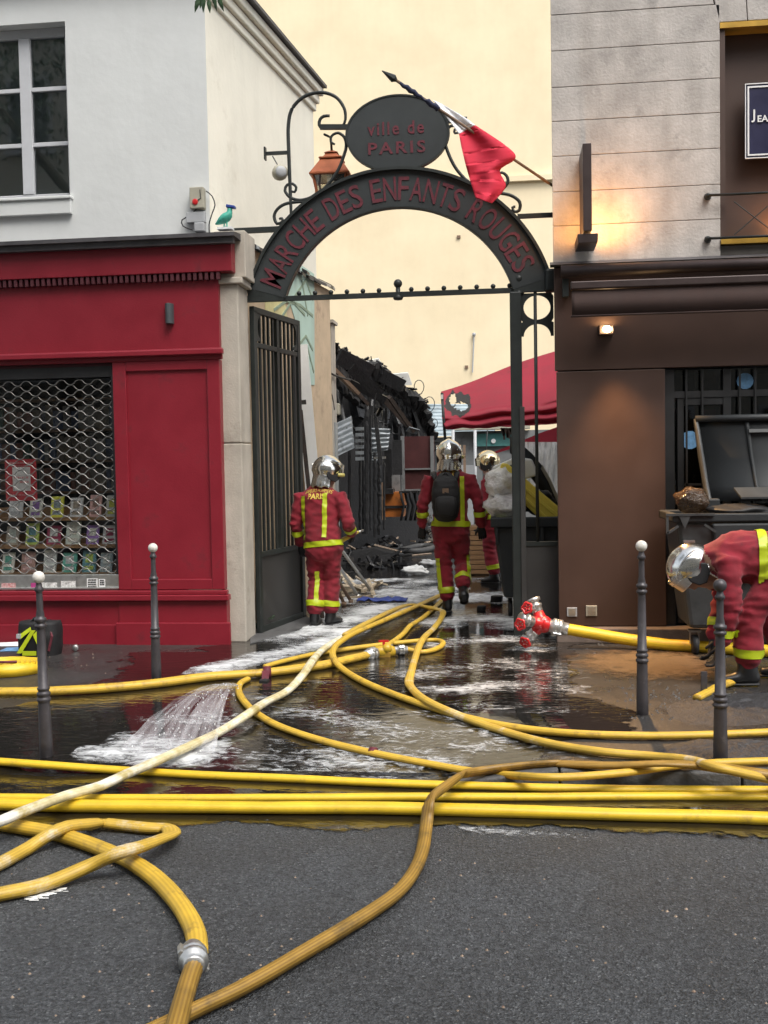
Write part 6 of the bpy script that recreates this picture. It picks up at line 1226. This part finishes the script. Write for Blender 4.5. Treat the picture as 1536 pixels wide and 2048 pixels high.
for layer in range(2):
    for j in range(NV+1):
        v_ = j/NV
        for i in range(NU+1):
            u = i/NU; f_ = u*(len(ends)-1.001); k = int(f_); e = ends[k].lerp(ends[k+1], f_-k); h = mids[k]+(mids[k+1]-mids[k])*(f_-k)
            q = o0.lerp(e, v_); q.z += 4*h*v_*(1-v_)*(.55+.35*u)+.015*nz(i*.4, j*.5, 1, layer)+.02*layer*math.sin(v_*3.1); vs.append(q); uvw.append((u+layer*3.3, v_, 0))
fs = []
for layer in range(2):
    o_ = layer*(NU+1)*(NV+1); fs += [(o_+j*(NU+1)+i, o_+j*(NU+1)+i+1, o_+(j+1)*(NU+1)+i+1, o_+(j+1)*(NU+1)+i) for j in range(NV) for i in range(NU)]
me = bpy.data.meshes.new('water_spray'); me.from_pydata([tuple(p) for p in vs], [], fs); at = me.attributes.new('uvw', 'FLOAT_VECTOR', 'POINT'); at.data.foreach_set('vector', [c for q in uvw for c in q]); link(me, 'water_spray', 'spray', None, True, 0, 'stuff', 'fan of water spraying from a leak in the hose at left', 'water')
b_ = B(); random.seed(9)
for k in range(130):
    v_ = random.random()**.6; u = random.random(); f_ = u*3.99; kk = int(f_); e = ends[kk].lerp(ends[kk+1], f_-kk); q = o0.lerp(e, v_)+V((random.gauss(0, .03), random.gauss(0, .03), 0)); q.z += 4*.2*v_*(1-v_)*(.55+.35*u)*random.uniform(.3, 1.15); r_ = random.uniform(.002, .006)
    b_.add([q+V((r_, 0, 0)), q+V((-r_, 0, 0)), q+V((0, r_, 0)), q+V((0, -r_, 0)), q+V((0, 0, r_*1.4)), q+V((0, 0, -r_*1.4))], [(0, 2, 4), (2, 1, 4), (1, 3, 4), (3, 0, 4), (2, 0, 5), (1, 2, 5), (3, 1, 5), (0, 3, 5)])
b_.o('spray_drops', 'foam_box', None, kind='stuff', label='drops flying round the fan of spraying water', cat='water')
# ------------------------------------------------------------------ street tree whose lowest twig hangs into the view
tr = thing('street_tree', 'street tree with a leafy twig hanging into the top of the view', 'tree', (-6.2, 5.2, 0))
B().tube([(-6.2, 5.2, -.1), (-6.15, 5.25, 2), (-6.0, 5.3, 4.2), (-5.6, 5.5, 6.2), (-5.3, 5.8, 8)], [.2, .16, .14, .10, .06], 12).tube([(-6.0, 5.3, 4.4), (-5.0, 5.9, 6.0), (-3.6, 6.6, 6.7), (-2.6, 7.2, 6.6)], [.10, .07, .045, .02], 8).tube([(-5.8, 5.4, 5.2), (-6.8, 6, 6.6), (-7.5, 6.2, 7.4)], [.08, .05, .02], 8).o('trunk', 'bark', tr, True)
tp = FY(418, -8, 7.3); tw = [V((-2.6, 7.2, 6.6)), tp+V((-.1, 0, .5)), tp+V((0, 0, .1))]; b_ = B(); b_.tube(tw, [.02, .008, .003], 5); b_.o('twig', 'bark', tr)
def leaf(b, c, d_, n2, L_):
    d_ = d_.normalized(); s_ = d_.cross(n2).normalized(); nn = s_.cross(d_)
    b.add([c, c+d_*L_*.3+s_*L_*.17-nn*L_*.03, c+d_*L_*.65+s_*L_*.12-nn*L_*.06, c+d_*L_-nn*L_*.12, c+d_*L_*.65-s_*L_*.12-nn*L_*.06, c+d_*L_*.3-s_*L_*.17-nn*L_*.03, c+d_*L_*.5], [(0, 1, 6), (1, 2, 6), (2, 3, 6), (3, 4, 6), (4, 5, 6), (5, 0, 6)])
b_ = B(); random.seed(21)
for (px, py, dx_) in ((398, -6, -.35), (408, -8, -.15), (417, -4, .05), (428, -6, .1), (436, -8, .3), (424, -12, .2), (405, -16, -.2)): leaf(b_, FY(px, py, 7.3+random.uniform(-.1, .1)), V((dx_, 0, -1)), V((random.uniform(-.5, .5), -1, .2)), random.uniform(.085, .12))
cl = [(-6.0, 5.6, 7.2, 1.5), (-4.8, 6.2, 7.3, 1.2), (-3.5, 6.6, 7.4, .9), (-7.2, 6.0, 7.6, 1.3), (-5.4, 5.2, 8.5, 1.4), (-2.9, 7.0, 7.1, .45)]
for (x_, y_, z_, r_) in cl:
    for k in range(int(700*r_)):
        d_ = V((random.gauss(0, 1), random.gauss(0, 1), random.gauss(0, .75))).normalized()*r_*random.uniform(.35, 1)**.6; leaf(b_, V((x_, y_, z_))+d_, V((random.gauss(0, 1), random.gauss(0, 1), -1)), V((random.gauss(0, 1), random.gauss(0, 1), 1)), random.uniform(.09, .14))
b_.o('crown', 'leaf', tr, fix=False)
# ================================================================== PEOPLE
def loft(b, path, hint, n=18, sq=2.0):
    """closed limb through (point, half-width, half-depth); hint: rough direction of the width"""
    hint = V(hint); P_ = [(V(p), a, c) for p, a, c in path]; m_ = len(P_); o = len(b.v)
    # rounded ends
    def ring(c, t, a, d_):
        u = (hint-t*hint.dot(t))
        if u.length < 1e-3: u = t.orthogonal()
        u.normalize(); v_ = t.cross(u); out = []
        for k in range(n):
            an = 2*math.pi*k/n; ca, sa = math.cos(an), math.sin(an); e = 2/sq
            out.append(c+u*(math.copysign(abs(ca)**e, ca)*a)+v_*(math.copysign(abs(sa)**e, sa)*d_))
        return out
    rings = []
    for i, (p, a, d_) in enumerate(P_):
        t = (P_[min(i+1, m_-1)][0]-P_[max(i-1, 0)][0]).normalized()
        if i == 0:
            for f_ in (.97, .7): rings.append(ring(p-t*min(a, d_)*f_*.8, t, a*math.sqrt(1-f_*f_), d_*math.sqrt(1-f_*f_)))
        rings.append(ring(p, t, a, d_))
        if i == m_-1:
            for f_ in (.7, .97): rings.append(ring(p+t*min(a, d_)*f_*.8, t, a*math.sqrt(1-f_*f_), d_*math.sqrt(1-f_*f_)))
    for g in rings: b.v += g
    for i in range(len(rings)-1):
        for k in range(n): q = o+i*n+k; r = o+i*n+(k+1) % n; b.f.append((q, r, r+n, q+n))
    b.f.append(tuple(o+k for k in range(n))[::-1]); b.f.append(tuple(o+(len(rings)-1)*n+k for k in range(n)))
def remesh(b, vox=.014, smooth=4):
    me = bpy.data.meshes.new('tmp'); me.from_pydata([tuple(p) for p in b.v], [], b.f); bm = bmesh.new(); bm.from_mesh(me); bmesh.ops.recalc_face_normals(bm, faces=bm.faces); bm.to_mesh(me); bm.free()
    ob = bpy.data.objects.new('tmp', me); COL.objects.link(ob); md = ob.modifiers.new('r', 'REMESH'); md.mode = 'VOXEL'; md.voxel_size = vox; s_ = ob.modifiers.new('s', 'SMOOTH'); s_.factor = .5; s_.iterations = smooth
    bpy.context.view_layer.update(); out = bpy.data.meshes.new_from_object(ob.evaluated_get(bpy.context.evaluated_depsgraph_get())); bpy.data.objects.remove(ob); bpy.data.meshes.remove(me); return out
def wrinkle(me, amp, folds, skip=None):
    me.update(); base = [(v.co.copy(), v.normal.copy()) for v in me.vertices]
    for v, (p, n_) in zip(me.vertices, base):
        if skip and skip(p): continue
        k = noise.noise(V((p.x*6, p.y*6, p.z*9)))*.6+noise.noise(V((p.x*13, p.y*13, p.z*24)))*.5
        r_ = 1-abs(noise.noise(V((p.x*5+9, p.y*5, p.z*13+p.x*4))))*2
        w_ = amp*k+amp*.9*max(0, r_)**2-amp*.3
        for c, rad, fac in folds:
            d_ = (p-c).length
            if d_ < rad: w_ += fac*(1-d_/rad)*math.sin((p.z-c.z)*95+6*noise.noise(p*7))
        v.co = p+n_*w_
    me.update()
def band(me, parent, p, n_, width, keep, name='reflective_band', mat='hivis', off=.007):
    """tape round a limb: the slice of the cloth between two planes, lifted off it"""
    bm = bmesh.new(); bm.from_mesh(me); bmesh.ops.delete(bm, geom=[f for f in bm.faces if not keep(f.calc_center_median())], context='FACES')
    p, n_ = V(p), V(n_).normalized()
    bmesh.ops.bisect_plane(bm, geom=bm.verts[:]+bm.edges[:]+bm.faces[:], plane_co=p+n_*width/2, plane_no=n_, clear_outer=True)
    bmesh.ops.bisect_plane(bm, geom=bm.verts[:]+bm.edges[:]+bm.faces[:], plane_co=p-n_*width/2, plane_no=n_, clear_inner=True)
    bmesh.ops.delete(bm, geom=[v for v in bm.verts if not v.link_faces], context='VERTS')
    if not bm.faces: bm.free(); return
    bm.normal_update()
    for v, c in [(v, v.co+v.normal*off) for v in bm.verts]: v.co = c
    out = bpy.data.meshes.new(name); bm.to_mesh(out); bm.free(); link(out, name, mat, parent, True, local=True)
def onback(me, parent, body, size, cx, cz, wd, ht, arc_=0, name='back_lettering', frm=V((0, -1, 0)), bold=.0):
    """lettering laid on the cloth of the back"""
    bv = BVHTree.FromPolygons([v.co for v in me.vertices], [tuple(p.vertices) for p in me.polygons]); vs, fs = text_mesh(body, size, 0, bold=bold); x0 = min(v.x for v in vs); x1 = max(v.x for v in vs); y0 = min(v.y for v in vs); y1 = max(v.y for v in vs); out = []
    for v in vs:
        u = (v.x-x0)/(x1-x0)-.5; w_ = (v.y-y0)/(y1-y0)-.5; x_ = cx+u*wd; z_ = cz+w_*ht-arc_*u*u*4
        h = bv.ray_cast(V((x_, -2, z_)), V((0, 1, 0))); q = h[0] if h[0] else V((x_, -.15, z_)); out.append(q+V((0, -.006, .0)))
    b = B().add(out, fs); b.o(name, 'yellow_text', parent, local=True, fix=False)
def boot(par, ankle, toe_dir, up=V((0, 0, 1)), L_=.27, tilt=None):
    a = V(ankle); d_ = V(toe_dir).normalized(); b = B(); u = V(up)
    heel = a-d_*.05-u*.075; toe = a+d_*(L_-.08)-u*.085
    side = d_.cross(u)
    loft(b, [(a+u*.13, .058, .062), (a+u*.03, .055, .065), (a-u*.03-d_*.005, .055, .075)], side); loft(b, [(a-d_*.055-u*.055, .046, .040), (a+d_*.02-u*.045, .050, .050), (a+d_*.10-u*.062, .052, .036), (a+d_*.165-u*.068, .046, .028)], side)
    b2 = B(); loft(b2, [(a-d_*.07-u*.094, .046, .012), (a+d_*.06-u*.096, .050, .012), (a+d_*.18-u*.094, .046, .012)], side)
    me = remesh(b, .011, 3); o_ = link(me, 'boot', 'boot', par, True, local=True); b2.o('sole', 'rubber', o_, True, local=True)
def hand(par, wrist, d_, palm_n, curl=.5, mat='glove', side=1):
    """glove: palm, four unequal bent fingers and a thumb leaving the side of the palm"""
    w_ = V(wrist); d_ = V(d_).normalized(); pn = V(palm_n); pn = (pn-d_*pn.dot(d_)).normalized(); s_ = d_.cross(pn)*side; b = B()
    loft(b, [(w_-d_*.05, .036, .032), (w_, .034, .026), (w_+d_*.05, .046, .022), (w_+d_*.09, .046, .018)], s_)
    for k, (o_, l) in enumerate(((-.034, .070), (-.012, .082), (.011, .077), (.033, .060))):
        q = w_+d_*.088+s_*o_; e1 = q+(d_*math.cos(curl*.6)+pn*math.sin(curl*.6))*l*.48; e2 = e1+(d_*math.cos(curl*1.6)+pn*math.sin(curl*1.6))*l*.34; e3 = e2+(d_*math.cos(curl*2.4)+pn*math.sin(curl*2.4))*l*.26
        loft(b, [(q-d_*.015, .0115, .0115), (e1, .0115, .011), (e2, .0105, .010), (e3, .009, .009)], s_, 10)
    q = w_+d_*.025-s_*.038; e1 = q+(d_*.6-s_*.6+pn*.35).normalized()*.04; e2 = e1+(d_*.8-s_*.15+pn*.5).normalized()*.035; loft(b, [(q, .015, .014), (e1, .0125, .012), (e2, .010, .010)], s_, 10)
    b.o('glove', mat, par, True, local=True)
def helmet(par, c, rot, gold=False, visor=True, dark_shield=False):
    """shell with crest and brim, ear covers, chin pad, face shield and an aluminised neck curtain; faces +Y before rot"""
    c = V(c); R_ = rot.to_matrix() if hasattr(rot, 'to_matrix') else rot; hm = 'helmet_gold' if gold else 'helmet'
    n_, m_ = 36, 22; vs = []
    for j in range(m_+1):
        th = math.pi*.64*j/m_
        for i in range(n_):
            a = 2*math.pi*i/n_; x_ = math.sin(th)*math.cos(a); y_ = math.sin(th)*math.sin(a); z_ = math.cos(th)
            rx_, ry_, rz_ = .138, .164, .142
            crest = .010*math.exp(-(x_/.22)**2)*max(0, z_+.2)
            q = V((x_*rx_*(1+crest), y_*ry_, z_*rz_+crest*1.0))
            if y_ > .25 and z_ < .32: q.z = max(q.z, .045-.0*z_) if False else q.z; 
            if y_ > .35: q.z = max(q.z, .015+.03*(y_-.35)); q.y += .018*max(0, .35-z_)*(y_-.35)*2
            if z_ < -.1 and y_ <= .35: q.x *= .97; q.y *= .95
            vs.append(q)
    sh = B().add([R_ @ q+c for q in vs], [(j*n_+i, j*n_+(i+1) % n_, (j+1)*n_+(i+1) % n_, (j+1)*n_+i) for j in range(m_) for i in range(n_)]).o('helmet', hm, par, True, local=True, fix=False); sh.modifiers.new('s', 'SOLIDIFY').thickness = .008
    def T(p): return R_ @ V(p)+c
    # crest ridge
    B().strip([T((-.014, .162*math.cos(t), .146*math.sin(t)+.007)) for t in fr(.35, 2.75, 18)], [T((.014, .162*math.cos(t), .146*math.sin(t)+.007)) for t in fr(.35, 2.75, 18)], R_ @ V((0, 0, .006))).o('crest', hm, sh, True, local=True)
    # seam rails
    for s_ in (-1, 1): B().tube([T((s_*(.128-.02*abs(math.sin(t))*.0), .13*math.cos(t), .03+.06*math.sin(t))) for t in fr(.2, 2.9, 14)], .004, 6).o('rail', hm, sh, True, local=True)
    # ear and jaw covers
    for s_ in (-1, 1): B().prism([T((s_*.118, y_, z_)) for y_, z_ in ((.07, .01), (-.05, .01), (-.08, -.05), (-.05, -.10), (.03, -.125), (.075, -.09), (.085, -.03))], R_ @ V((s_*.016, 0, 0))).o('jaw_cover', 'glove', sh, bevel=.008, local=True)
    # shield (raised or lowered)
    vv = []
    for j in range(7):
        for i in range(15):
            a = math.radians(25+130*i/14); vv.append(T((.140*math.cos(a), .172*math.sin(a)+.004, .065-.018*j)))
    vis = B().add(vv, [(j*15+i, j*15+i+1, (j+1)*15+i+1, (j+1)*15+i) for j in range(6) for i in range(14)]).o('visor', 'helmet_gold' if gold else 'helmet', sh, True, local=True)
    # head-lamp
    B().lathe([(.016, 0), (.020, .01), (.020, .07), (.012, .075)], T((.135, .05, -.045)), 12, tuple(R_ @ V((.15, 1, 0)))).o('helmet_lamp', M('lamp_yellow', (.45, .40, .12), .4), sh, True, local=True)
    # neck curtain
    vv = []; N_ = 30
    for j in range(9):
        f_ = j/8
        for i in range(N_+1):
            a = math.radians(188+164*i/N_); k = 1+.10*f_+.05*f_*math.sin(i*1.3+f_*2)+.035*noise.noise(V((i*.6, f_*4, 1)))
            vv.append(T((.120*math.cos(a)*k, .145*math.sin(a)*k-.008*f_, -.035-.145*f_-.01*math.sin(i*.9)*f_)))
    o_ = B().add(vv, [(j*(N_+1)+i, j*(N_+1)+i+1, (j+1)*(N_+1)+i+1, (j+1)*(N_+1)+i) for j in range(8) for i in range(N_)]).o('neck_curtain', 'alu_cloth', sh, True, local=True, fix=False); o_.modifiers.new('s', 'SOLIDIFY').thickness = .004
    return sh
def head(b, c, R_):
    def T(p): return R_ @ V(p)+c
    loft(b, [(T((0, -.01, -.17)), .06, .065), (T((0, -.005, -.10)), .062, .075)], R_ @ V((1, 0, 0)))
    loft(b, [(T((0, .035, -.105)), .045, .05), (T((0, .025, -.07)), .062, .082), (T((0, .01, -.01)), .074, .096), (T((0, .0, .05)), .076, .096), (T((0, -.005, .09)), .06, .078)], R_ @ V((1, 0, 0)))
    loft(b, [(T((0, .115, -.005)), .008, .010), (T((0, .130, -.035)), .014, .014), (T((0, .118, -.045)), .016, .010)], R_ @ V((1, 0, 0)), 10)
    loft(b, [(T((-.022, .118, -.075)), .006, .008), (T((.022, .118, -.075)), .006, .008)], V((0, 0, 1)), 8)
    for s_ in (-1, 1): loft(b, [(T((s_*.074, 0, .01)), .010, .02), (T((s_*.080, 0, -.03)), .008, .014)], R_ @ V((0, 1, 0)), 8)
def assign_skin(me, hc, rad):
    me.materials.append(K['suit']); me.materials.append(K['skin'])
    for p in me.polygons:
        if (p.center-hc).length < rad and p.center.z > hc.z-.16: p.material_index = 1
def seg(p, a, b): return segd(V(p), V(a), V(b))
def person(label, loc, rz_, J, bands=True, texts=None, pack=False, hrot=(0, 0, 0), gold=False, helm_off=V((0, 0, .035)), size=1.0, **kw):
    t_ = thing('person', label, 'person', loc, None, (0, 0, rz_)); t_.scale = (size,)*3; b = B()
    pel, ch, nk, hd = V(J['pel']), V(J['chest']), V(J['neck']), V(J['head']); R_ = Matrix.Rotation(hrot[2], 3, 'Z') @ Matrix.Rotation(hrot[0], 3, 'X') @ Matrix.Rotation(hrot[1], 3, 'Y')
    td = J.get('tdepth', 1.0); lat = V(J.get('lat', (1, 0, 0))); sp = (ch-pel).normalized()
    # trousers seat and jacket
    loft(b, [(pel-sp*.06, .165, .125), (pel+sp*.04, .170, .130), (pel+sp*.12, .16, .125)], lat, 22, 2.3)
    loft(b, [(pel-sp*.135+V(J.get('hem', (0, 0, 0))), .200, .150*td), (pel-sp*.02, .195, .146*td), (pel+sp*.12, .182, .136*td), (pel.lerp(ch, .72), .196, .142*td), (ch+sp*.02, .205, .142*td), (ch+sp*.10, .195, .130), (ch+sp*.16, .12, .095)], lat, 26, 2.4)
    loft(b, [(nk-(nk-ch).normalized()*.06, .085, .085), (nk+(hd-nk)*.25, .075, .078)], lat)
    for s_ in 'LR':
        sh, el, wr = V(J['sh'+s_]), V(J['el'+s_]), V(J['wr'+s_])
        loft(b, [(ch.lerp(sh, .55)+sp*.03, .10, .11), (sh, .084, .088), (sh.lerp(el, .5), .072, .076), (el, .064, .068), (el.lerp(wr, .55), .060, .062), (wr, .054, .055)], lat)
        hp, kn, an = V(J['hp'+s_]), V(J['kn'+s_]), V(J['an'+s_])
        loft(b, [(hp+V((0, 0, .04)), .112, .122), (hp.lerp(kn, .35), .104, .114), (kn, .083, .090), (kn.lerp(an, .4), .084, .093), (kn.lerp(an, .85), .084, .092), (an+(an-kn).normalized()*.0, .078, .086)], lat)
    head(b, hd, R_)
    me = remesh(b, .015, 3)
    wrinkle(me, .013, [(V(J['elL']), .15, .008), (V(J['elR']), .15, .008), (V(J['knL']), .17, .010), (V(J['knR']), .17, .010), (V(J['anL']), .14, .008), (V(J['anR']), .14, .008), (pel, .22, .005)], lambda p: (p-hd).length < .15)
    assign_skin(me, hd, .17); body = link(me, 'body', None, t_, True, local=True)
    for s_ in 'LR':
        sh, el, wr, hp, kn, an = (V(J[k+s_]) for k in ('sh', 'el', 'wr', 'hp', 'kn', 'an'))
        others = [(pel, ch), (hp, kn)]
        isarm = lambda p, sh=sh, el=el, wr=wr: min(seg(p, sh, el), seg(p, el, wr)) < .115 and seg(p, el, wr)+.02 < min(seg(p, pel, ch)-.10+.12, 9) and (p-ch).length > .20
        isforearm = lambda p, el=el, wr=wr: seg(p, el, wr) < .095
        isleg = lambda p, kn=kn, an=an, o=('R' if s_ == 'L' else 'L'): seg(p, kn, an) < .135 and seg(p, kn, an) < min(seg(p, J['kn'+o], J['an'+o]), seg(p, J['hp'+o], J['kn'+o]))+.005
        band(me, body, el.lerp(wr, J.get('armband', .42)), wr-el, .055, isforearm); band(me, body, kn.lerp(an, J.get('legband', .80)), an-kn, .06, isleg)
        boot(t_, J['bt'+s_][0], J['bt'+s_][1], V(J['bt'+s_][2]) if len(J['bt'+s_]) > 2 else V((0, 0, 1)))
        hand(t_, wr+(wr-el).normalized()*.04, J.get('hd'+s_, wr-el), J.get('pn'+s_, (0, 1, 0)), J.get('curl'+s_, .55), side=-1 if s_ == 'L' else 1)
    trunk = lambda p: seg(p, pel-sp*.14, ch) < .235 and min(min(seg(p, J['sh'+s]+V((0, 0, 0)), J['el'+s]), seg(p, J['el'+s], J['wr'+s])) for s in 'LR') > .084
    J2 = {k: V(v) for k, v in J.items() if k[:2] in ('sh', 'el', 'wr')}
    trunk = lambda p: seg(p, pel-sp*.14, ch) < .24 and min(min(seg(p, J2['sh'+s], J2['el'+s]), seg(p, J2['el'+s], J2['wr'+s])) for s in 'LR') > .080
    band(me, body, pel+sp*J.get('waist', -.03), sp, .058, trunk)
    # upright stripes down the back
    for xo in J.get('stripes', (-.125, .115)):
        band(me, body, pel.lerp(ch, .5)+lat*xo, lat, .045, lambda p: trunk(p) and (p-pel).dot(sp) > -.0 and (p-ch).dot(sp) < .10 and (p-pel.lerp(ch, (p-pel).dot(sp)/(ch-pel).length)).dot(V(J.get('back', (0, -1, 0)))) > .03)
    for s_ in 'LR':  # stripes down the legs
        hp, kn, an = V(J['hp'+s_]), V(J['kn'+s_]), V(J['an'+s_]); so_ = J.get('legstripe'+s_)
        if so_ is not None:
            nrm_ = V((1, 0, 0)); ax_ = (an-kn).normalized(); nrm_ = (lat-ax_*lat.dot(ax_)).normalized()
            band(me, body, kn+nrm_*so_, nrm_, .04, lambda p, kn=kn, an=an, ax_=ax_, o=('R' if s_ == 'L' else 'L'): seg(p, kn, an) < .13 and seg(p, kn, an) < seg(p, J['kn'+o], J['an'+o]) and -.12 < (p-kn).dot(ax_) < (an-kn).length*.82 and (p-kn-ax_*(p-kn).dot(ax_)).dot(V(J.get('legback'+s_, (0, -1, 0)))) > .0)
    for tx in texts or []: onback(me, body, *tx)
    helmet(t_, hd+R_ @ helm_off, R_, gold)
    if pack:
        pk = B(); c = pel.lerp(ch, .62)+V((-.05, -.215, .03)); loft(pk, [(c+V((0, .02, -.20)), .125, .075), (c+V((0, -.0, -.10)), .150, .10), (c+V((0, 0, .05)), .150, .10), (c+V((0, .01, .16)), .135, .085), (c+V((0, .03, .22)), .09, .06)], (1, 0, 0), 22, 3.0); pm = remesh(pk, .012, 3); wrinkle(pm, .006, []); 
        po = thing('backpack', 'black backpack worn by the middle firefighter', 'backpack', loc, None, (0, 0, rz_)); po.scale = (size,)*3; link(pm, 'bag', 'pack', po, True, local=True)
        b2 = B(); loft(b2, [(c+V((0, -.10, -.17)), .10, .03), (c+V((0, -.112, -.08)), .115, .035), (c+V((0, -.10, .0)), .105, .03)], (1, 0, 0), 20, 3); b2.o('front_pocket', 'pack', po, True, local=True)
        for s_ in (-1, 1): B().tube([c+V((s_*.10, .02, .17)), c+V((s_*.12, .06, .24)), c+V((s_*.125, .14, .27)), c+V((s_*.13, .22, .24))], [.02, .024, .024, .02], 8, flat=[.5]*4).o('shoulder_strap', 'pack', po, True, local=True)
        B().tube([c+V((-.03, -.03, .24)), c+V((0, -.02, .27)), c+V((.03, -.03, .24))], .008, 6).o('grab_loop', 'pack', po, local=True); B().box(tuple(c+V((-.035, -.102, .05))), tuple(c+V((.03, -.094, .10)))).o('badge', 'wood_old', po, local=True)
    return t_
vv = lambda *a: V(a)
# ---- middle firefighter, walking away, right foot just lifted behind
p = GR(903, 1224); p.z = 0
person('firefighter in dark red suit with a black backpack walking away down the passage', p, .06, dict(
 pel=(0, 0, .985), chest=(.01, .01, 1.37), neck=(.01, .02, 1.52), head=(.0, .035, 1.69), shL=(-.215, .0, 1.44), elL=(-.295, -.03, 1.17), wrL=(-.305, .05, .95), shR=(.225, .0, 1.44), elR=(.31, -.05, 1.17), wrR=(.335, .02, .95),
 hpL=(-.095, 0, .92), knL=(-.075, .03, .52), anL=(-.045, -.02, .17), btL=((-.04, -.02, .11), (-.12, 1, 0)), hpR=(.10, .0, .92), knR=(.125, .08, .53), anR=(.125, -.20, .33), btR=((.13, -.235, .25), (.05, .35, -.95), (0, -.85, -.30)),
 waist=-.02, legstripeL=-.06, legstripeR=.065, stripes=(-.15, .125)), texts=[('SAPEURS-POMPIERS', .1, .0, 1.53, .20, .025, .012), ('PARIS', .1, -.01, 1.495, .17, .045, .0, 'back_lettering', V((0, -1, 0)), .003)], pack=True, hrot=(.06, 0, -.05), size=1.035)
# ---- left firefighter, turned slightly right, tool in the right hand
p = GR(650, 1252); p.z = 0
person('firefighter in dark red suit beside the open gate leaf, holding a yellow tool', p, -.16, dict(
 pel=(-.0, 0, .92), chest=(-.035, .03, 1.27), neck=(-.02, .06, 1.42), head=(.03, .09, 1.59), shL=(-.25, .02, 1.34), elL=(-.30, -.0, 1.07), wrL=(-.29, .10, .86), shR=(.19, .03, 1.34), elR=(.285, -.03, 1.08), wrR=(.25, .20, .96),
 hpL=(-.10, 0, .86), knL=(-.10, .05, .50), anL=(-.10, -.03, .17), btL=((-.10, -.03, .11), (-.1, 1, 0)), hpR=(.09, 0, .86), knR=(.07, .07, .50), anR=(.05, .05, .17), btR=((.05, .05, .11), (.25, 1, 0)),
 waist=-.06, legstripeL=.035, legstripeR=None, stripes=(-.165, .075), pnR=(-1, 0, 0), curlR=1.0), texts=[('SAPEURS-POMPIERS', .1, -.02, 1.42, .29, .035, .02), ('PARIS', .1, -.035, 1.36, .18, .058, .0, 'back_lettering', V((0, -1, 0)), .003)], hrot=(-.08, 0, -.75))
# its tool
a = FY(672, 1087, 10.75); c = FY(716, 1064, 11.05); tl = thing('yellow_tool', 'yellow handled hand tool held at the hip of the left firefighter', 'tool', a)
B().tube([a, a.lerp(c, .35), c], [.030, .024, .016], 10).o('handle', 'yellow_text', tl, True); B().tube([c, c+V((.05, .06, .012))], [.014, .012], 8).o('head', 'steel', tl, True)
# ---- far firefighter, half hidden by the bin, facing left
p = GR(990, 1166); p.z = 0
person('firefighter in a bright helmet standing behind the overfilled bin, facing left', p, 1.25, dict(
 pel=(0, 0, .96), chest=(.0, .02, 1.34), neck=(.0, .05, 1.49), head=(0, .08, 1.65), shL=(-.21, .02, 1.41), elL=(-.27, .02, 1.13), wrL=(-.25, .10, .90), shR=(.21, .02, 1.41), elR=(.27, .02, 1.13), wrR=(.25, .12, .90),
 hpL=(-.10, 0, .90), knL=(-.10, .04, .50), anL=(-.10, -.02, .17), btL=((-.10, -.02, .11), (-.1, 1, 0)), hpR=(.10, 0, .90), knR=(.12, .06, .50), anR=(.12, .02, .17), btR=((.12, .02, .11), (.1, 1, 0))), hrot=(-.1, 0, .1), gold=True)
# ---- stooping firefighter at the right edge
p = GR(1490, 1364); p.z = 0
person('firefighter in red suit stooping over at the right edge of the picture', p, math.radians(84), dict(
 tdepth=1.25, pel=(0, -.26, .86), chest=(0, .07, .855), neck=(0, .20, .82), head=(.0, .325, .765), lat=(1, 0, 0), back=(0, .0, 1), shL=(-.18, .12, .83), elL=(-.22, .11, .55), wrL=(-.17, .17, .30), shR=(.18, .12, .83), elR=(.21, .12, .55), wrR=(.10, .19, .30),
 hpL=(-.11, -.24, .80), knL=(-.13, -.02, .47), anL=(-.12, .0, .17), btL=((-.12, .0, .11), (-.1, 1, 0)), hpR=(.12, -.26, .80), knR=(.17, -.16, .47), anR=(.17, -.30, .17), btR=((.17, -.30, .11), (.1, 1, 0)),
 waist=.16, stripes=(), hem=(0, 0, 0), armband=.70), hrot=(-1.0, 0, .10), size=1.1)
